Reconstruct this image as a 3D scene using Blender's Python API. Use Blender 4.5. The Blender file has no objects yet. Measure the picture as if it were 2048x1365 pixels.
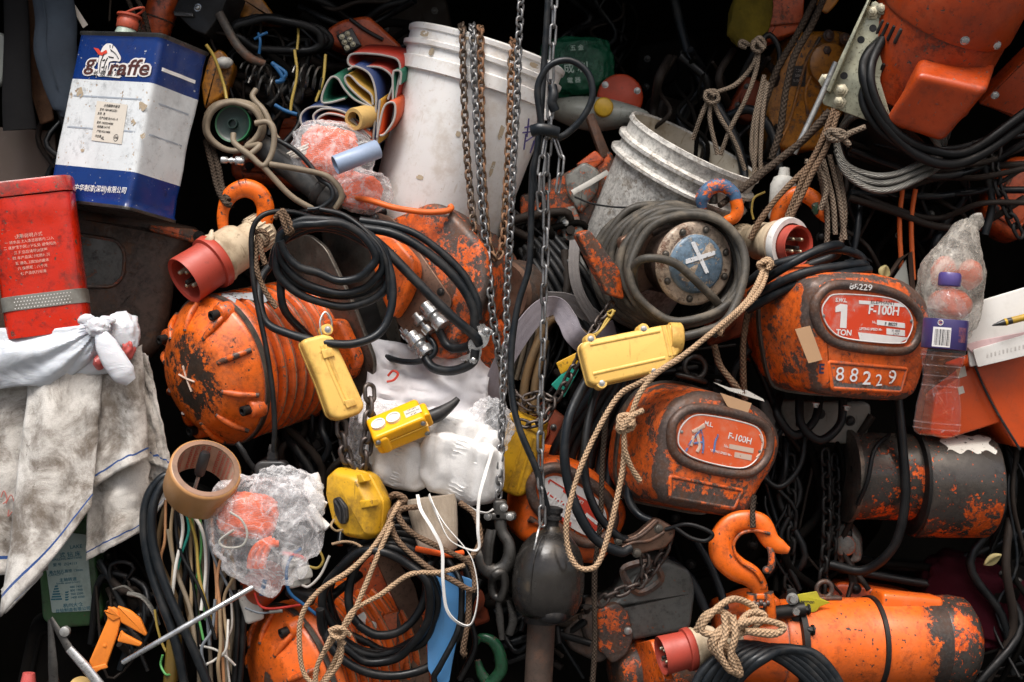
import bpy, bmesh, math, random
from mathutils import Vector, Matrix, noise as mn
# Shop front of second-hand chain hoists. Lengths below are in "px" units of 0.7 mm; the camera looks along +Y.
P = 0.0007; DP = 3286.0
SC = bpy.context.scene; COL = SC.collection
rnd = random.Random(11)
V = Vector
def u_at(y): return P*(DP+y)/DP
def W(px, py, y):
    s = u_at(y); return V(((px-1024)*s, y*P, (682.5-py)*s))
CAM = V((0, -DP*P, 0))
# ------------------------------------------------------------------ materials
class NT:
    def __init__(s, name):
        s.m = bpy.data.materials.new(name); s.m.use_nodes = True
        s.t = s.m.node_tree; s.b = s.t.nodes['Principled BSDF']; s.out = s.t.nodes['Material Output']
    def n(s, ty, ins=None, **pr):
        nd = s.t.nodes.new('ShaderNode'+ty)
        for k, v in pr.items(): setattr(nd, k, v)
        for k, v in (ins or {}).items():
            s.put(nd.inputs[k], v)
        return nd
    def put(s, sock, v):
        if isinstance(v, bpy.types.NodeSocket): s.t.links.new(v, sock)
        elif isinstance(v, (tuple, list)) and sock.type == 'RGBA': sock.default_value = tuple(v)+((1,) if len(v) == 3 else ())
        else: sock.default_value = v
    def co(s):
        tc = s.n('TexCoord'); oi = s.n('ObjectInfo')
        mu = s.n('Math', {0: oi.outputs['Random'], 1: 37.0}, operation='MULTIPLY')
        ad = s.n('VectorMath', {0: tc.outputs['Object'], 1: mu.outputs[0]}, operation='ADD')
        return ad.outputs[0]
    def noise(s, vec, scale, detail=5, rough=.6, dist=0):
        return s.n('TexNoise', {'Vector': vec, 'Scale': scale, 'Detail': detail, 'Roughness': rough, 'Distortion': dist}).outputs['Fac']
    def mr(s, v, a, b, lo=0, hi=1):
        return s.n('MapRange', {0: v, 1: a, 2: b, 3: lo, 4: hi}, interpolation_type='SMOOTHSTEP').outputs[0]
    def math(s, op, a, b=0.0, c=0.0):
        return s.n('Math', {0: a, 1: b, 2: c}, operation=op).outputs[0]
    def mix(s, f, a, b):
        nd = s.n('Mix', data_type='RGBA'); s.put(nd.inputs[0], f); s.put(nd.inputs[6], a); s.put(nd.inputs[7], b); return nd.outputs[2]
    def bump(s, h, st=.3, d=.001):
        return s.n('Bump', {'Height': h, 'Strength': st, 'Distance': d}).outputs[0]
    def scalev(s, vec, x, y, z):
        return s.n('VectorMath', {0: vec, 1: (x, y, z)}, operation='MULTIPLY').outputs[0]
    def edge(s, rad=.003, pt=(.54, .62)):
        bv = s.n('Bevel', {'Radius': rad}, samples=4); g = s.n('NewGeometry')
        d = s.n('VectorMath', {0: bv.outputs[0], 1: g.outputs['Normal']}, operation='DOT_PRODUCT').outputs['Value']
        return s.math('MAXIMUM', s.mr(s.math('SUBTRACT', 1.0, d), .01, .16), s.mr(g.outputs['Pointiness'], *pt))
    def set(s, **k):
        for a, v in k.items():
            s.put(s.b.inputs[{'col': 'Base Color', 'rough': 'Roughness', 'metal': 'Metallic', 'normal': 'Normal', 'spec': 'Specular IOR Level',
                              'alpha': 'Alpha', 'trans': 'Transmission Weight', 'coat': 'Coat Weight', 'sss': 'Subsurface Weight', 'sheen': 'Sheen Weight'}[a]], v)
        return s.m
MAT = {}
def mul(c, k): return tuple(min(1, x*k) for x in c)
def paint(name, col, chip=.3, grad=None, under=(.06, .046, .04), rust=(.12, .055, .03), dirt=.4, rough=.4, sc=1.0, edge=.2, erad=.004, pt=(.54, .62), scratch=True, dust=.0, dustc=(.5, .24, .13)):
    N = NT(name); c = N.co()
    big = N.noise(c, 7*sc, 3); mid = N.noise(c, 26*sc, 9, .68, .6); fine = N.noise(c, 260*sc, 3)
    jag = N.noise(c, 120*sc, 7, .8)
    v = N.math('MULTIPLY_ADD', jag, .36, N.math('MULTIPLY_ADD', mid, .48, N.math('MULTIPLY', big, .26)))
    if edge: v = N.math('MULTIPLY_ADD', N.edge(erad, pt), edge, v)
    if scratch:
        st = N.noise(N.scalev(c, 1, 1, .08), 190*sc, 3, .5)
        v = N.math('ADD', v, N.mr(st, .68, .78, 0, .10))
    if grad:   # wear that grows along one axis of the part or outwards from it
        gx = N.n('TexCoord').outputs['Object']; g = N.n('SeparateXYZ', {0: gx}).outputs[grad[0]] if grad[0] < 3 else N.n('VectorMath', {0: N.scalev(gx, 1, 0, 1)}, operation='LENGTH').outputs['Value']
        v = N.math('ADD', v, N.mr(g, grad[1]*P, grad[2]*P, 0, grad[3]))
    th = .74-.42*chip
    cm = N.mr(v, th, th+.03)
    cm = N.math('MAXIMUM', cm, N.mr(N.math('MULTIPLY_ADD', big, .25, N.noise(c, 150*sc, 3, .6)), .80-.12*chip, .82-.12*chip))
    halo = N.math('MULTIPLY', N.mr(v, th-.12, th+.01), N.mr(jag, .35, .6))
    un = N.mix(N.mr(N.noise(c, 40*sc, 6), .42, .62), under, rust)
    un = N.mix(N.mr(fine, .4, .75), un, mul(under, 1.9))
    base = N.mix(N.noise(c, 14*sc, 4), mul(col, .82), mul(col, 1.12))
    base = N.mix(N.math('MULTIPLY', N.mr(N.noise(c, 60*sc, 8, .7), .5, .72), dirt), base, mul(col, .32))
    if dust: base = N.mix(N.math('MULTIPLY', N.mr(N.noise(c, 19*sc, 9, .78), .46, .66), dust), base, dustc)
    gr = N.math('MULTIPLY', N.mr(N.noise(c, 9*sc, 10, .8), .47, .66), dirt*.9)
    base = N.mix(gr, base, (.045, .032, .025))
    base = N.mix(N.math('MULTIPLY', halo, .7), base, mul(col, .3))
    rg = N.math('ADD', N.mr(N.noise(c, 30*sc, 5), .3, .7, rough-.1, rough+.14), N.math('MULTIPLY', cm, .1))
    h = N.math('ADD', N.math('MULTIPLY', N.math('SUBTRACT', 1.0, cm), .6), N.math('MULTIPLY', fine, .25))
    MAT[name] = N.set(col=N.mix(cm, base, un), rough=rg, normal=N.bump(h, .5, .0008), metal=N.math('MULTIPLY', cm, .35)); return MAT[name]
def metal(name, col, rust=.3, rough=.42, sc=1.0, met=.8, rc=(.11, .05, .025), dark=(.03, .026, .023), bp=.22):
    N = NT(name); c = N.co(); v = N.noise(c, 30*sc, 8, .68); f = N.noise(c, 240*sc, 4)
    th = .72-.42*rust; k = N.mr(v, th, th+.12)
    b = N.mix(N.mr(N.noise(c, 12*sc, 7, .7), .4, .68), col, mul(col, .55)); b = N.mix(k, b, rc); b = N.mix(N.mr(f, .52, .8), b, dark)
    b = N.mix(N.mr(N.noise(c, 9*sc, 6), .55, .75, 0, .7), b, dark)
    MAT[name] = N.set(col=b, rough=N.mr(v, .3, .7, rough-.1, rough+.25), metal=N.mr(k, 0, 1, met, .15), normal=N.bump(N.math('ADD', f, v), bp, .0006)); return MAT[name]
def rubber(name, col, dust=.4, dcol=(.12, .105, .09), rough=.42, sc=1.0):
    N = NT(name); c = N.co(); v = N.noise(c, 34*sc, 7, .66); f = N.noise(c, 300*sc, 3)
    k = N.math('MULTIPLY', N.mr(v, .45, .72), dust); k2 = N.math('MULTIPLY', N.mr(f, .55, .75), dust*.6)
    b = N.mix(N.math('MAXIMUM', k, k2), col, dcol)
    MAT[name] = N.set(col=b, rough=N.mr(v, .3, .7, rough-.08, rough+.25), normal=N.bump(f, .2, .0005), spec=.32); return MAT[name]
def plastic(name, col, rough=.4, dirt=.3, dcol=(.06, .045, .03), sc=1.0, sss=0, bump=.15, spec=.5):
    N = NT(name); c = N.co(); v = N.noise(c, 18*sc, 9, .7); f = N.noise(c, 130*sc, 5, .65)
    k = N.math('MULTIPLY', N.mr(v, .46, .68), dirt); s = N.math('MULTIPLY', N.mr(f, .6, .7), dirt); st = N.noise(N.scalev(c, 1, 1, .1), 210*sc, 3, .5); k = N.math('MAXIMUM', k, N.math('MULTIPLY', N.mr(st, .64, .74), dirt*.8))
    b = N.mix(N.noise(c, 6*sc, 2), mul(col, .9), mul(col, 1.06)); b = N.mix(N.math('MAXIMUM', k, s), b, dcol)
    MAT[name] = N.set(col=b, rough=N.mr(v, .3, .7, rough-.07, rough+.12), normal=N.bump(N.noise(c, 420*sc, 3), bump, .0005), spec=spec)
    if sss: N.b.inputs['Subsurface Weight'].default_value = sss; N.b.inputs['Subsurface Radius'].default_value = (.01, .008, .006)
    return MAT[name]
def rope(name, col, k=1.0, dirt=.5, lay=False, met=0):
    N = NT(name); c = N.co(); uv = N.n('UVMap').outputs[0]; sp = N.n('SeparateXYZ', {0: uv}); U = sp.outputs[0]; Vv = sp.outputs[1]
    a = N.math('SINE', N.math('MULTIPLY', N.math('ADD', N.math('MULTIPLY', U, (4.4 if not lay else 1.3)*k), N.math('MULTIPLY', Vv, 5.0)), 6.2832))
    if lay: h = N.math('ABSOLUTE', a)
    else:
        b2 = N.math('SINE', N.math('MULTIPLY', N.math('SUBTRACT', N.math('MULTIPLY', U, 4.4*k), N.math('MULTIPLY', Vv, 4.0)), 6.2832)); h = N.math('MULTIPLY', N.math('ADD', a, b2), .5)
    v = N.noise(c, 30, 6); f = N.noise(c, 500, 3)
    bcol = N.mix(N.mr(h, -.6 if not lay else 0, .7, 0, 1), mul(col, .78), mul(col, 1.06)); bcol = N.mix(N.math('MULTIPLY', N.mr(v, .42, .7), dirt), bcol, mul(col, .28)); bcol = N.mix(N.mr(f, .5, .8, 0, .6), bcol, mul(col, .4))
    MAT[name] = N.set(col=bcol, rough=.85 if not met else .45, metal=met, normal=N.bump(N.math('ADD', h, f), .8, .0012), spec=.2 if not met else .5); return MAT[name]
def cloth(name, col, stain=.5, scol=(.13, .10, .075), stripe=None, fuzz=900, rough=.95, rib=0):
    N = NT(name); c = N.co(); v = N.noise(c, 17, 9, .72, .4); w = N.noise(c, 6, 4); f = N.noise(c, fuzz, 3, .7)
    b = N.mix(f, mul(col, .72), mul(col, 1.12)); k = N.math('MULTIPLY', N.mr(N.math('ADD', N.math('MULTIPLY', v, .7), N.math('MULTIPLY', w, .4)), .46, .68), stain)
    b = N.mix(k, b, scol); b = N.mix(N.math('MULTIPLY', N.mr(N.noise(c, 90, 4), .64, .75), stain), b, mul(scol, .8))
    h = f
    if stripe or rib:
        uv = N.n('UVMap').outputs[0]; sp = N.n('SeparateXYZ', {0: uv})
    if rib:
        h = N.math('MULTIPLY_ADD', N.math('SINE', N.math('MULTIPLY', sp.outputs[1], rib)), .12, f)
        b = N.mix(N.mr(N.math('SINE', N.math('MULTIPLY', sp.outputs[1], rib)), -1, .2, .12, 0), b, mul(col, .6))
    if stripe:
        d = N.math('ABSOLUTE', N.math('SUBTRACT', sp.outputs[1], stripe)); d = N.math('ADD', d, N.math('MULTIPLY_ADD', f, .006, -.003))
        b = N.mix(N.mr(d, .007, .0095, 1, 0), b, (.03, .075, .23))
    MAT[name] = N.set(col=b, rough=rough, normal=N.bump(h, .7, .0016), spec=.1, sheen=.15 if col[1] > .3 else 0); return MAT[name]
def film(name, col=(.9, .9, .9), op=.3, rough=.18, sc=1.0, tint=(1, 1, 1), cr=0.):
    N = NT(name); c = N.co(); v = N.noise(c, 22*sc, 6, .6, 1.2); f = N.noise(c, 70*sc, 5, .6, 2.)
    lw = N.n('LayerWeight', {'Blend': .35}).outputs['Facing']
    a = N.math('ADD', N.math('MULTIPLY', N.mr(v, .45, .72), op*.9), N.math('MULTIPLY_ADD', lw, .22 if op > .12 else .1, op*.4)); a = N.math('ADD', a, N.mr(f, .6, .72, 0, .25))
    for s_, w_ in ((26, cr), (55, cr*.7)) if cr else ():
        rd = N.math('ABSOLUTE', N.math('SUBTRACT', N.noise(c, s_*sc, 2, .5, .8), .5)); a = N.math('ADD', a, N.mr(rd, 0, .05, w_, 0))
    nb = N.bump(N.math('ADD', v, N.math('MULTIPLY', f, .6)), .8, .004)
    N.set(col=col, rough=rough, normal=nb); tr = N.n('BsdfTransparent', {'Color': tint})
    mx = N.n('MixShader', {0: N.math('MINIMUM', a, .97), 1: tr.outputs[0], 2: N.b.outputs[0]}); N.t.links.new(mx.outputs[0], N.out.inputs[0])
    MAT[name] = N.m; return N.m
def ink(name, col, wear=.3, rough=.5):
    """printed or brushed marks, partly rubbed off"""
    N = NT(name); c = N.co(); v = N.noise(c, 120, 7, .7); N.set(col=N.mix(N.noise(c, 60, 4), mul(col, .8), mul(col, 1.05)), rough=rough)
    tr = N.n('BsdfTransparent'); th = .74-.42*wear
    mx = N.n('MixShader', {0: N.mr(v, th, th+.03, 1, 0), 1: tr.outputs[0], 2: N.b.outputs[0]}); N.t.links.new(mx.outputs[0], N.out.inputs[0])
    MAT[name] = N.m; return N.m
# ------------------------------------------------------------------ mesh building
def crom(pts, res=6, closed=False):
    p = [V(q) for q in pts]; n = len(p); out = []
    if n < 3 and not closed:
        return [p[0].lerp(p[-1], i/res) for i in range(res+1)]
    for i in range(n if closed else n-1):
        a = p[(i-1) % n] if closed or i > 0 else p[0]*2-p[1]
        b = p[i]; c = p[(i+1) % n]; d = p[(i+2) % n] if closed or i < n-2 else p[-1]*2-p[-2]
        for j in range(res):
            t = j/res; t2 = t*t; t3 = t2*t
            out.append(.5*((2*b)+(c-a)*t+(2*a-5*b+4*c-d)*t2+(3*b-a-3*c+d)*t3))
    if not closed: out.append(p[-1].copy())
    return out
def rp(pts, r, seg=5):
    """polygon with rounded corners; r a number or a list"""
    n = len(pts); out = []
    for i in range(n):
        b = V(pts[i][:2]).to_2d(); a = V(pts[i-1][:2]).to_2d(); c = V(pts[(i+1) % n][:2]).to_2d()
        e1 = a-b; e2 = c-b; l1 = e1.length; l2 = e2.length
        ri = r[i] if isinstance(r, (list, tuple)) else r
        if l1 < 1e-6 or l2 < 1e-6: continue
        d = min(ri, l1*.48, l2*.48)
        if d < .2: out.append((b.x, b.y)); continue
        p0 = b+e1/l1*d; p1 = b+e2/l2*d
        for k in range(seg+1):
            t = k/seg; q = p0*(1-t)**2+b*2*t*(1-t)+p1*t*t; out.append((q.x, q.y))
    return out
def stadium(x0, x1, z, r, n=12):
    o = [(x1+r*math.sin(math.pi*i/n), z+r*math.cos(math.pi*i/n)) for i in range(n+1)]
    return o+[(x0-r*math.sin(math.pi*i/n), z-r*math.cos(math.pi*i/n)) for i in range(n+1)]
def ell(cx, cz, rx, rz, n=28, a0=0, pw=1.0):
    f = lambda t: math.copysign(abs(t)**pw, t)
    return [(cx+rx*f(math.cos(a0+2*math.pi*i/n)), cz+rz*f(math.sin(a0+2*math.pi*i/n))) for i in range(n)]
def inset(o, d):
    n = len(o); out = []
    ar = sum(o[i][0]*o[(i+1) % n][1]-o[(i+1) % n][0]*o[i][1] for i in range(n)); sg = 1 if ar > 0 else -1
    for i in range(n):
        a = V(o[i-1]); b = V(o[i]); c = V(o[(i+1) % n]); t = ((b-a).normalized()+(c-b).normalized())
        if t.length < 1e-6: t = c-b
        t.normalize(); nn = V((-t.y, t.x))*sg
        q = b+nn*d; out.append((q.x, q.y))
    return out
class M:
    def __init__(s): s.v = []; s.f = []; s.u = []; s.mi = []
    def add(s, vs, fs, uvs=None, X=None, mi=0):
        o = len(s.v); s.v += [(X @ V(v)) if X is not None else V(v) for v in vs]
        for i, f in enumerate(fs):
            s.f.append([o+j for j in f]); s.u.append(uvs[i] if uvs else None); s.mi.append(mi if not isinstance(mi, list) else mi[i])
        return s
    def rings(s, rings, cap0=True, cap1=True, closed=True, X=None, mi=0, us=None, smi=None):
        n = len(rings[0]); vs = [p for r in rings for p in r]; fs = []; uv = []; ms = []
        m = n if closed else n-1
        for i in range(len(rings)-1):
            for j in range(m):
                k = (j+1) % n
                fs.append((i*n+j, i*n+k, (i+1)*n+k, (i+1)*n+j)); u0 = us[i] if us else i/(len(rings)-1); u1 = us[i+1] if us else (i+1)/(len(rings)-1)
                uv.append(((u0, j/m), (u0, (j+1)/m), (u1, (j+1)/m), (u1, j/m))); ms.append(smi[i] if smi else mi)
        if cap0: fs.append(tuple(range(n-1, -1, -1))); uv.append(None); ms.append(smi[0] if smi else mi)
        if cap1: fs.append(tuple((len(rings)-1)*n+j for j in range(n))); uv.append(None); ms.append(smi[-1] if smi else mi)
        return s.add(vs, fs, uv, X, ms)
    def loft(s, o, prof, cap0=True, cap1=True, X=None, smi=None):
        """outline o in (x,z), prof = [(y, inset)]"""
        return s.rings([[(x, y, z) for x, z in (inset(o, d) if abs(d) > 1e-6 else o)] for y, d in prof], cap0, cap1, X=X, smi=smi)
    def slab(s, o, y0, y1, b=3, seg=3, X=None):
        b = min(b, abs(y1-y0)*.48)
        pr = [(y0+b*(1-math.cos(math.pi/2*i/seg)), b*(1-math.sin(math.pi/2*i/seg))) for i in range(seg+1)]
        pr += [(y1-b*(1-math.cos(math.pi/2*i/seg)), b*(1-math.sin(math.pi/2*i/seg))) for i in range(seg, -1, -1)]
        return s.loft(o, pr, X=X)
    def lathe(s, prof, n=28, o=(0, 0, 0), ax='y', X=None, a0=0, mi=0, smi=None, cap=True):
        """prof [(r, a)] about the local axis"""
        rs = []
        for r, a in prof:
            ring = []
            for j in range(n):
                t = a0+2*math.pi*j/n; c, q = math.cos(t)*r, math.sin(t)*r
                ring.append((o[0]+c, o[1]+a, o[2]+q) if ax == 'y' else (o[0]+c, o[1]+q, o[2]+a) if ax == 'z' else (o[0]+a, o[1]+c, o[2]+q))
            rs.append(ring)
        return s.rings(rs, cap and prof[0][0] > .01, cap and prof[-1][0] > .01, X=X, mi=mi, smi=smi)
    def box(s, c, d, b=2, seg=2, X=None, mi=0):
        o = rp([(-d[0]/2, -d[2]/2), (d[0]/2, -d[2]/2), (d[0]/2, d[2]/2), (-d[0]/2, d[2]/2)], min(b*1.7+.3, .45*min(d[0], d[2])), seg+1); b = min(b, .26*min(d[0], d[2]))
        m = M().slab(o, -d[1]/2, d[1]/2, b, seg); Y = Matrix.Translation(V(c))
        if X is not None: Y = X @ Y
        return s.add(m.v, m.f, m.u, Y, mi)
    def sweep(s, pts, sec, up=None, cap=True, X=None, closed=False, scale=None, mi=0, twist=0):
        p = [V(q) for q in pts]; n = len(p); rs = []; us = [0]; nrm = None
        ra = max(1e-6, sum(V(q).length for q in sec)/len(sec))
        for i in range(n):
            t = (p[(i+1) % n]-p[i-1]) if closed else (p[min(i+1, n-1)]-p[max(i-1, 0)])
            t = t.normalized() if t.length > 1e-9 else V((0, 1, 0))
            if up is not None:
                a = V(up[i]) if isinstance(up, list) else V(up)
            else:
                a = nrm if nrm is not None else (V((0, -1, 0)) if abs(t.y) < .9 else V((1, 0, 0)))
            nrm = a-t*a.dot(t)
            if nrm.length < 1e-6: nrm = t.orthogonal()
            nrm.normalize(); bi = t.cross(nrm)
            k = scale[i] if scale else 1
            tw = twist*i/n; ct, st = math.cos(tw), math.sin(tw)
            rs.append([p[i]+(nrm*(a0*ct-b0*st)+bi*(a0*st+b0*ct))*k for a0, b0 in sec])
            if i: us.append(us[-1]+(p[i]-p[i-1]).length/(6.2832*ra))
        if closed: rs.append(rs[0]); us.append(us[-1]+(p[0]-p[-1]).length/(6.2832*ra))
        return s.rings(rs, cap and not closed, cap and not closed, X=X, us=us, mi=mi)
    def tube(s, pts, r=4, n=8, res=6, closed=False, X=None, el=1.0, up=None, mi=0, smooth=True, wob=0):
        q = crom(pts, res, closed) if smooth else [V(a) for a in pts]; sc = None
        if isinstance(r, (list, tuple)):
            m = len(pts); L = len(q); sc = []
            for i in range(L):
                f = i/(L if closed else L-1)*(m if closed else m-1); k = int(f); f -= k
                sc.append(r[k % m]*(1-f)+r[min(k+1, m-1) if not closed else (k+1) % m]*f)
            r = 1
        if wob and sc is None: ph = rnd.random()*99; sc = [1+wob*mn.noise(V((ph, i*.21, 0)))+wob*.6*mn.noise(V((ph, i*.7, 5))) for i in range(len(q))]
        sec = [(math.cos(2*math.pi*i/n)*r*el, math.sin(2*math.pi*i/n)*r) for i in range(n)]
        return s.sweep(q, sec, up, X=X, closed=closed, scale=sc, mi=mi)
    def sheet(s, fn, nu=20, nv=20, X=None, mi=0):
        vs = [V(fn(i/nu, j/nv)) for j in range(nv+1) for i in range(nu+1)]; fs = []; uv = []
        for j in range(nv):
            for i in range(nu):
                a = j*(nu+1)+i; fs.append((a, a+1, a+nu+2, a+nu+1)); uv.append(((i/nu, j/nv), ((i+1)/nu, j/nv), ((i+1)/nu, (j+1)/nv), (i/nu, (j+1)/nv)))
        return s.add(vs, fs, uv, X, mi)
    def blob(s, c, d, amp=.15, fr=2.0, sub=4, seed=0, crease=0, pw=1.0, X=None, fn=None, mi=0):
        bm = bmesh.new(); bmesh.ops.create_icosphere(bm, subdivisions=sub, radius=1); sd = V((seed*7.3, seed*3.1, seed*5.7)); vs = []
        for v in bm.verts:
            q = v.co.copy(); f = lambda t: math.copysign(abs(t)**pw, t)
            k = 1+amp*mn.fractal(q*fr+sd, .9, 2.1, 4)
            if crease: k += crease*(abs(mn.noise(q*fr*2.1+sd))-.25)+crease*.4*(abs(mn.noise(q*fr*4.3+sd))-.25)
            w = V((f(q.x)*d[0], f(q.y)*d[1], f(q.z)*d[2]))*k
            if fn: w = V(fn(w))
            vs.append(w+V(c))
        for i, v in enumerate(bm.verts): v.index = i
        fs = [tuple(v.index for v in f.verts) for f in bm.faces]; bm.free()
        uv = [tuple((math.atan2(vs[j].z-c[2], vs[j].x-c[0])/6.2832, (vs[j].z-c[2])/(2*d[2])+.5) for j in f) for f in fs]
        return s.add(vs, fs, uv, X, mi)
    def text(s, tx, size, x=0, z=0, y=0, bold=0, rot=0, sx=1.0, align='CENTER', depth=.4, wrap=None, shear=0, mi=0):
        cu = bpy.data.curves.new('t', 'FONT'); cu.body = tx; cu.size = size; cu.align_x = align; cu.align_y = 'CENTER'; cu.offset = bold*size; cu.extrude = 0; cu.shear = shear; cu.resolution_u = 3
        ob = bpy.data.objects.new('t', cu); me = bpy.data.meshes.new_from_object(ob)
        ca, sa = math.cos(math.radians(rot)), math.sin(math.radians(rot)); vs = []
        for v in me.vertices:
            a, b = v.co.x*sx, v.co.y; q = (x+a*ca-b*sa, y, z+a*sa+b*ca); vs.append(wrap(*q) if wrap else q)
        fs = [tuple(p.vertices) for p in me.polygons]
        bpy.data.objects.remove(ob); bpy.data.curves.remove(cu); bpy.data.meshes.remove(me)
        return s.add(vs, fs, mi=mi)
def setp(o, label=None, cat=None, group=None, kind=None):
    for k, v in (('label', label), ('category', cat), ('group', group), ('kind', kind)):
        if v: o[k] = v
    return o
def to_obj(name, m, mats, u=1.0, solid=0, sub=0, bev=0, sharp=55, smooth=True):
    me = bpy.data.meshes.new(name); me.from_pydata([tuple(v*u) for v in m.v], [], m.f)
    if any(x is not None for x in m.u):
        uv = me.uv_layers.new(name='UVMap'); k = 0; dat = []
        for f, x in zip(m.f, m.u):
            for j in range(len(f)):
                dat += list(x[j]) if x is not None else [0.0, 0.0]
        uv.data.foreach_set('uv', dat)
    for a in (mats if isinstance(mats, (list, tuple)) else [mats]): me.materials.append(MAT[a] if isinstance(a, str) else a)
    me.polygons.foreach_set('material_index', m.mi)
    if smooth:
        me.shade_smooth(); me.set_sharp_from_angle(angle=math.radians(sharp))
    me.validate(); me.update()
    o = bpy.data.objects.new(name, me); COL.objects.link(o)
    if bev: b = o.modifiers.new('b', 'BEVEL'); b.width = bev*u; b.segments = 2; b.limit_method = 'ANGLE'; b.angle_limit = math.radians(35)
    if solid: b = o.modifiers.new('s', 'SOLIDIFY'); b.thickness = solid*u; b.offset = 0
    if sub: b = o.modifiers.new('u', 'SUBSURF'); b.levels = sub; b.render_levels = sub
    return o
def rotm(roll=0, pitch=0, yaw=0):
    r = math.radians; return Matrix.Rotation(r(roll), 3, 'Y') @ Matrix.Rotation(r(pitch), 3, 'X') @ Matrix.Rotation(r(yaw), 3, 'Z')
def aimm(dx, dz, dy, roll=0):
    y = V((dx, dy, dz)).normalized(); z = V((0, 0, 1)); z = (z-y*z.dot(y))
    if z.length < .05: z = V((0, -1, 0)); z = z-y*z.dot(y)
    z.normalize(); x = y.cross(z); m = Matrix((x, y, z)).transposed()
    return m @ Matrix.Rotation(math.radians(roll), 3, 'Y')
class T:
    """a thing: an Empty that parents its parts; local x right, y away, z up, in px units"""
    def __init__(s, name, label, cat, px, py, y, rot=(0, 0, 0), aim=None, group=None):
        s.e = bpy.data.objects.new(name, None); COL.objects.link(s.e); s.u = u_at(y)
        s.e.empty_display_size = .02
        setp(s.e, label, cat, group); s.R = aimm(*aim) if aim else rotm(*rot); s.o = W(px, py, y)
        s.e.matrix_world = Matrix.Translation(s.o) @ s.R.to_4x4()
    def tr(s, pts, y=0):
        """pixels -> (x,z) on the local plane at depth y"""
        n = s.R @ V((0, 1, 0)); c = s.o+n*(y*s.u); out = []
        for a, b in pts:
            d = W(a, b, 0)-CAM; t = (c-CAM).dot(n)/d.dot(n); q = s.R.transposed() @ (CAM+d*t-s.o); out.append((q.x/s.u, q.z/s.u))
        return out
    def at(s, px, py, y):
        return (s.R.transposed() @ (W(px, py, y)-s.o))/s.u
    def ats(s, pts): return [s.at(*p) for p in pts]
    def part(s, name, m, mat, parent=None, label=None, **k):
        o = to_obj(name, m, mat, s.u, **k); o.parent = parent or s.e
        if label: o['label'] = label
        return o
    def slab(s, name, mat, pts, y0=0, y1=40, b=4, r=8, seg=3, ty=None, parent=None, label=None, raw=False, **k):
        b = min(b, max(.8, r*.7)); o = rp(pts if raw else s.tr(pts, y0 if ty is None else ty), r); return s.part(name, M().slab(o, y0, y1, b, seg), mat, parent, label, **k)
    def lathe(s, name, mat, prof, n=28, o=(0, 0, 0), ax='y', parent=None, label=None, a0=0, cap=True, **k):
        return s.part(name, M().lathe(prof, n, o, ax, a0=a0, cap=cap), mat, parent, label, **k)
    def box(s, name, mat, c, d, b=3, X=None, parent=None, label=None, **k):
        return s.part(name, M().box(c, d, b, X=X), mat, parent, label, **k)
    def tube(s, name, mat, pts, r=4, n=10, parent=None, label=None, closed=False, el=1.0, up=None, res=6, **k):
        return s.part(name, M().tube(pts, r, n, res, closed, el=el, up=up), mat, parent, label, **k)
    def bolts(s, mat, pts, r=6, h=6, name='bolt', parent=None, ax='y', n=6):
        first = None
        for p in pts:
            if first is None:
                m = M().lathe([(r*1.35, 0), (r*1.35, -h*.25)], 16, ax=ax).lathe([(r, -h*.2), (r, -h*.85), (r*.8, -h)], n, ax=ax); first = o = s.part(name, m, mat, parent)
            else:
                o = first.copy(); COL.objects.link(o)
            o.location = V(p)*s.u
        return s
def lathe_bolt(m, c, r, h, n=6): return m.lathe([(r, 0), (r, -h*.85), (r*.8, -h)], n, c)
def cable(name, label, cat, pts, r, mat, group=None, n=8, res=6, el=1.0, extra=None):
    """one flexible thing along (px, py, depth) points"""
    o = W(*pts[0]); m = M(); k = u_at(pts[0][2])
    for ps in [pts]+(extra or []): m.tube([(W(*p)-o)/k+V((rnd.uniform(-1, 1), rnd.uniform(-1, 1), rnd.uniform(-1, 1)))*1.1 for p in ps], r, n, res, el=el, wob=.16 if mat.startswith('rope') else .07)
    if mat.startswith('rope'):   # loose fibres
        for ps in [pts]+(extra or []):
            q = crom([(W(*p)-o)/k for p in ps], 8); L_ = sum((q[i+1]-q[i]).length for i in range(len(q)-1))
            for _ in range(int(L_*.9)):
                i = rnd.randrange(len(q)-1); c = q[i].lerp(q[i+1], rnd.random()); d = V((rnd.gauss(0, 1), rnd.gauss(0, 1), rnd.gauss(0, 1))).normalized(); e = (d+V((rnd.gauss(0, 1), rnd.gauss(0, 1), rnd.gauss(0, 1)))*.6).normalized(); b0 = c+d*r*.85; w_ = e.orthogonal()*.22
                m.add([b0-w_, b0+w_, b0+e*r*rnd.uniform(.5, 1.1)], [(0, 1, 2)])
    ob = to_obj(name, m, mat, k); ob.location = o; return setp(ob, label, cat, group)
def coil(cx, cy, rx, ry, turns, y0, y1, jit=4, a0=0, n=12, rx1=None, ry1=None, rot=0, yt=0, seed=1, dx=0, dy=0):
    r = random.Random(seed); out = []; N = int(turns*n); cr, sr = math.cos(math.radians(rot)), math.sin(math.radians(rot))
    for i in range(N+1):
        f = i/N; a = math.radians(a0)+2*math.pi*turns*f; A = rx+((rx1 or rx)-rx)*f+r.uniform(-jit, jit); B = ry+((ry1 or ry)-ry)*f+r.uniform(-jit, jit)
        x = A*math.cos(a); z = B*math.sin(a); out.append((cx+dx*f+x*cr-z*sr, cy+dy*f+x*sr+z*cr, y0+(y1-y0)*f+yt*math.sin(a)+r.uniform(-jit, jit)*.6))
    return out
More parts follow.
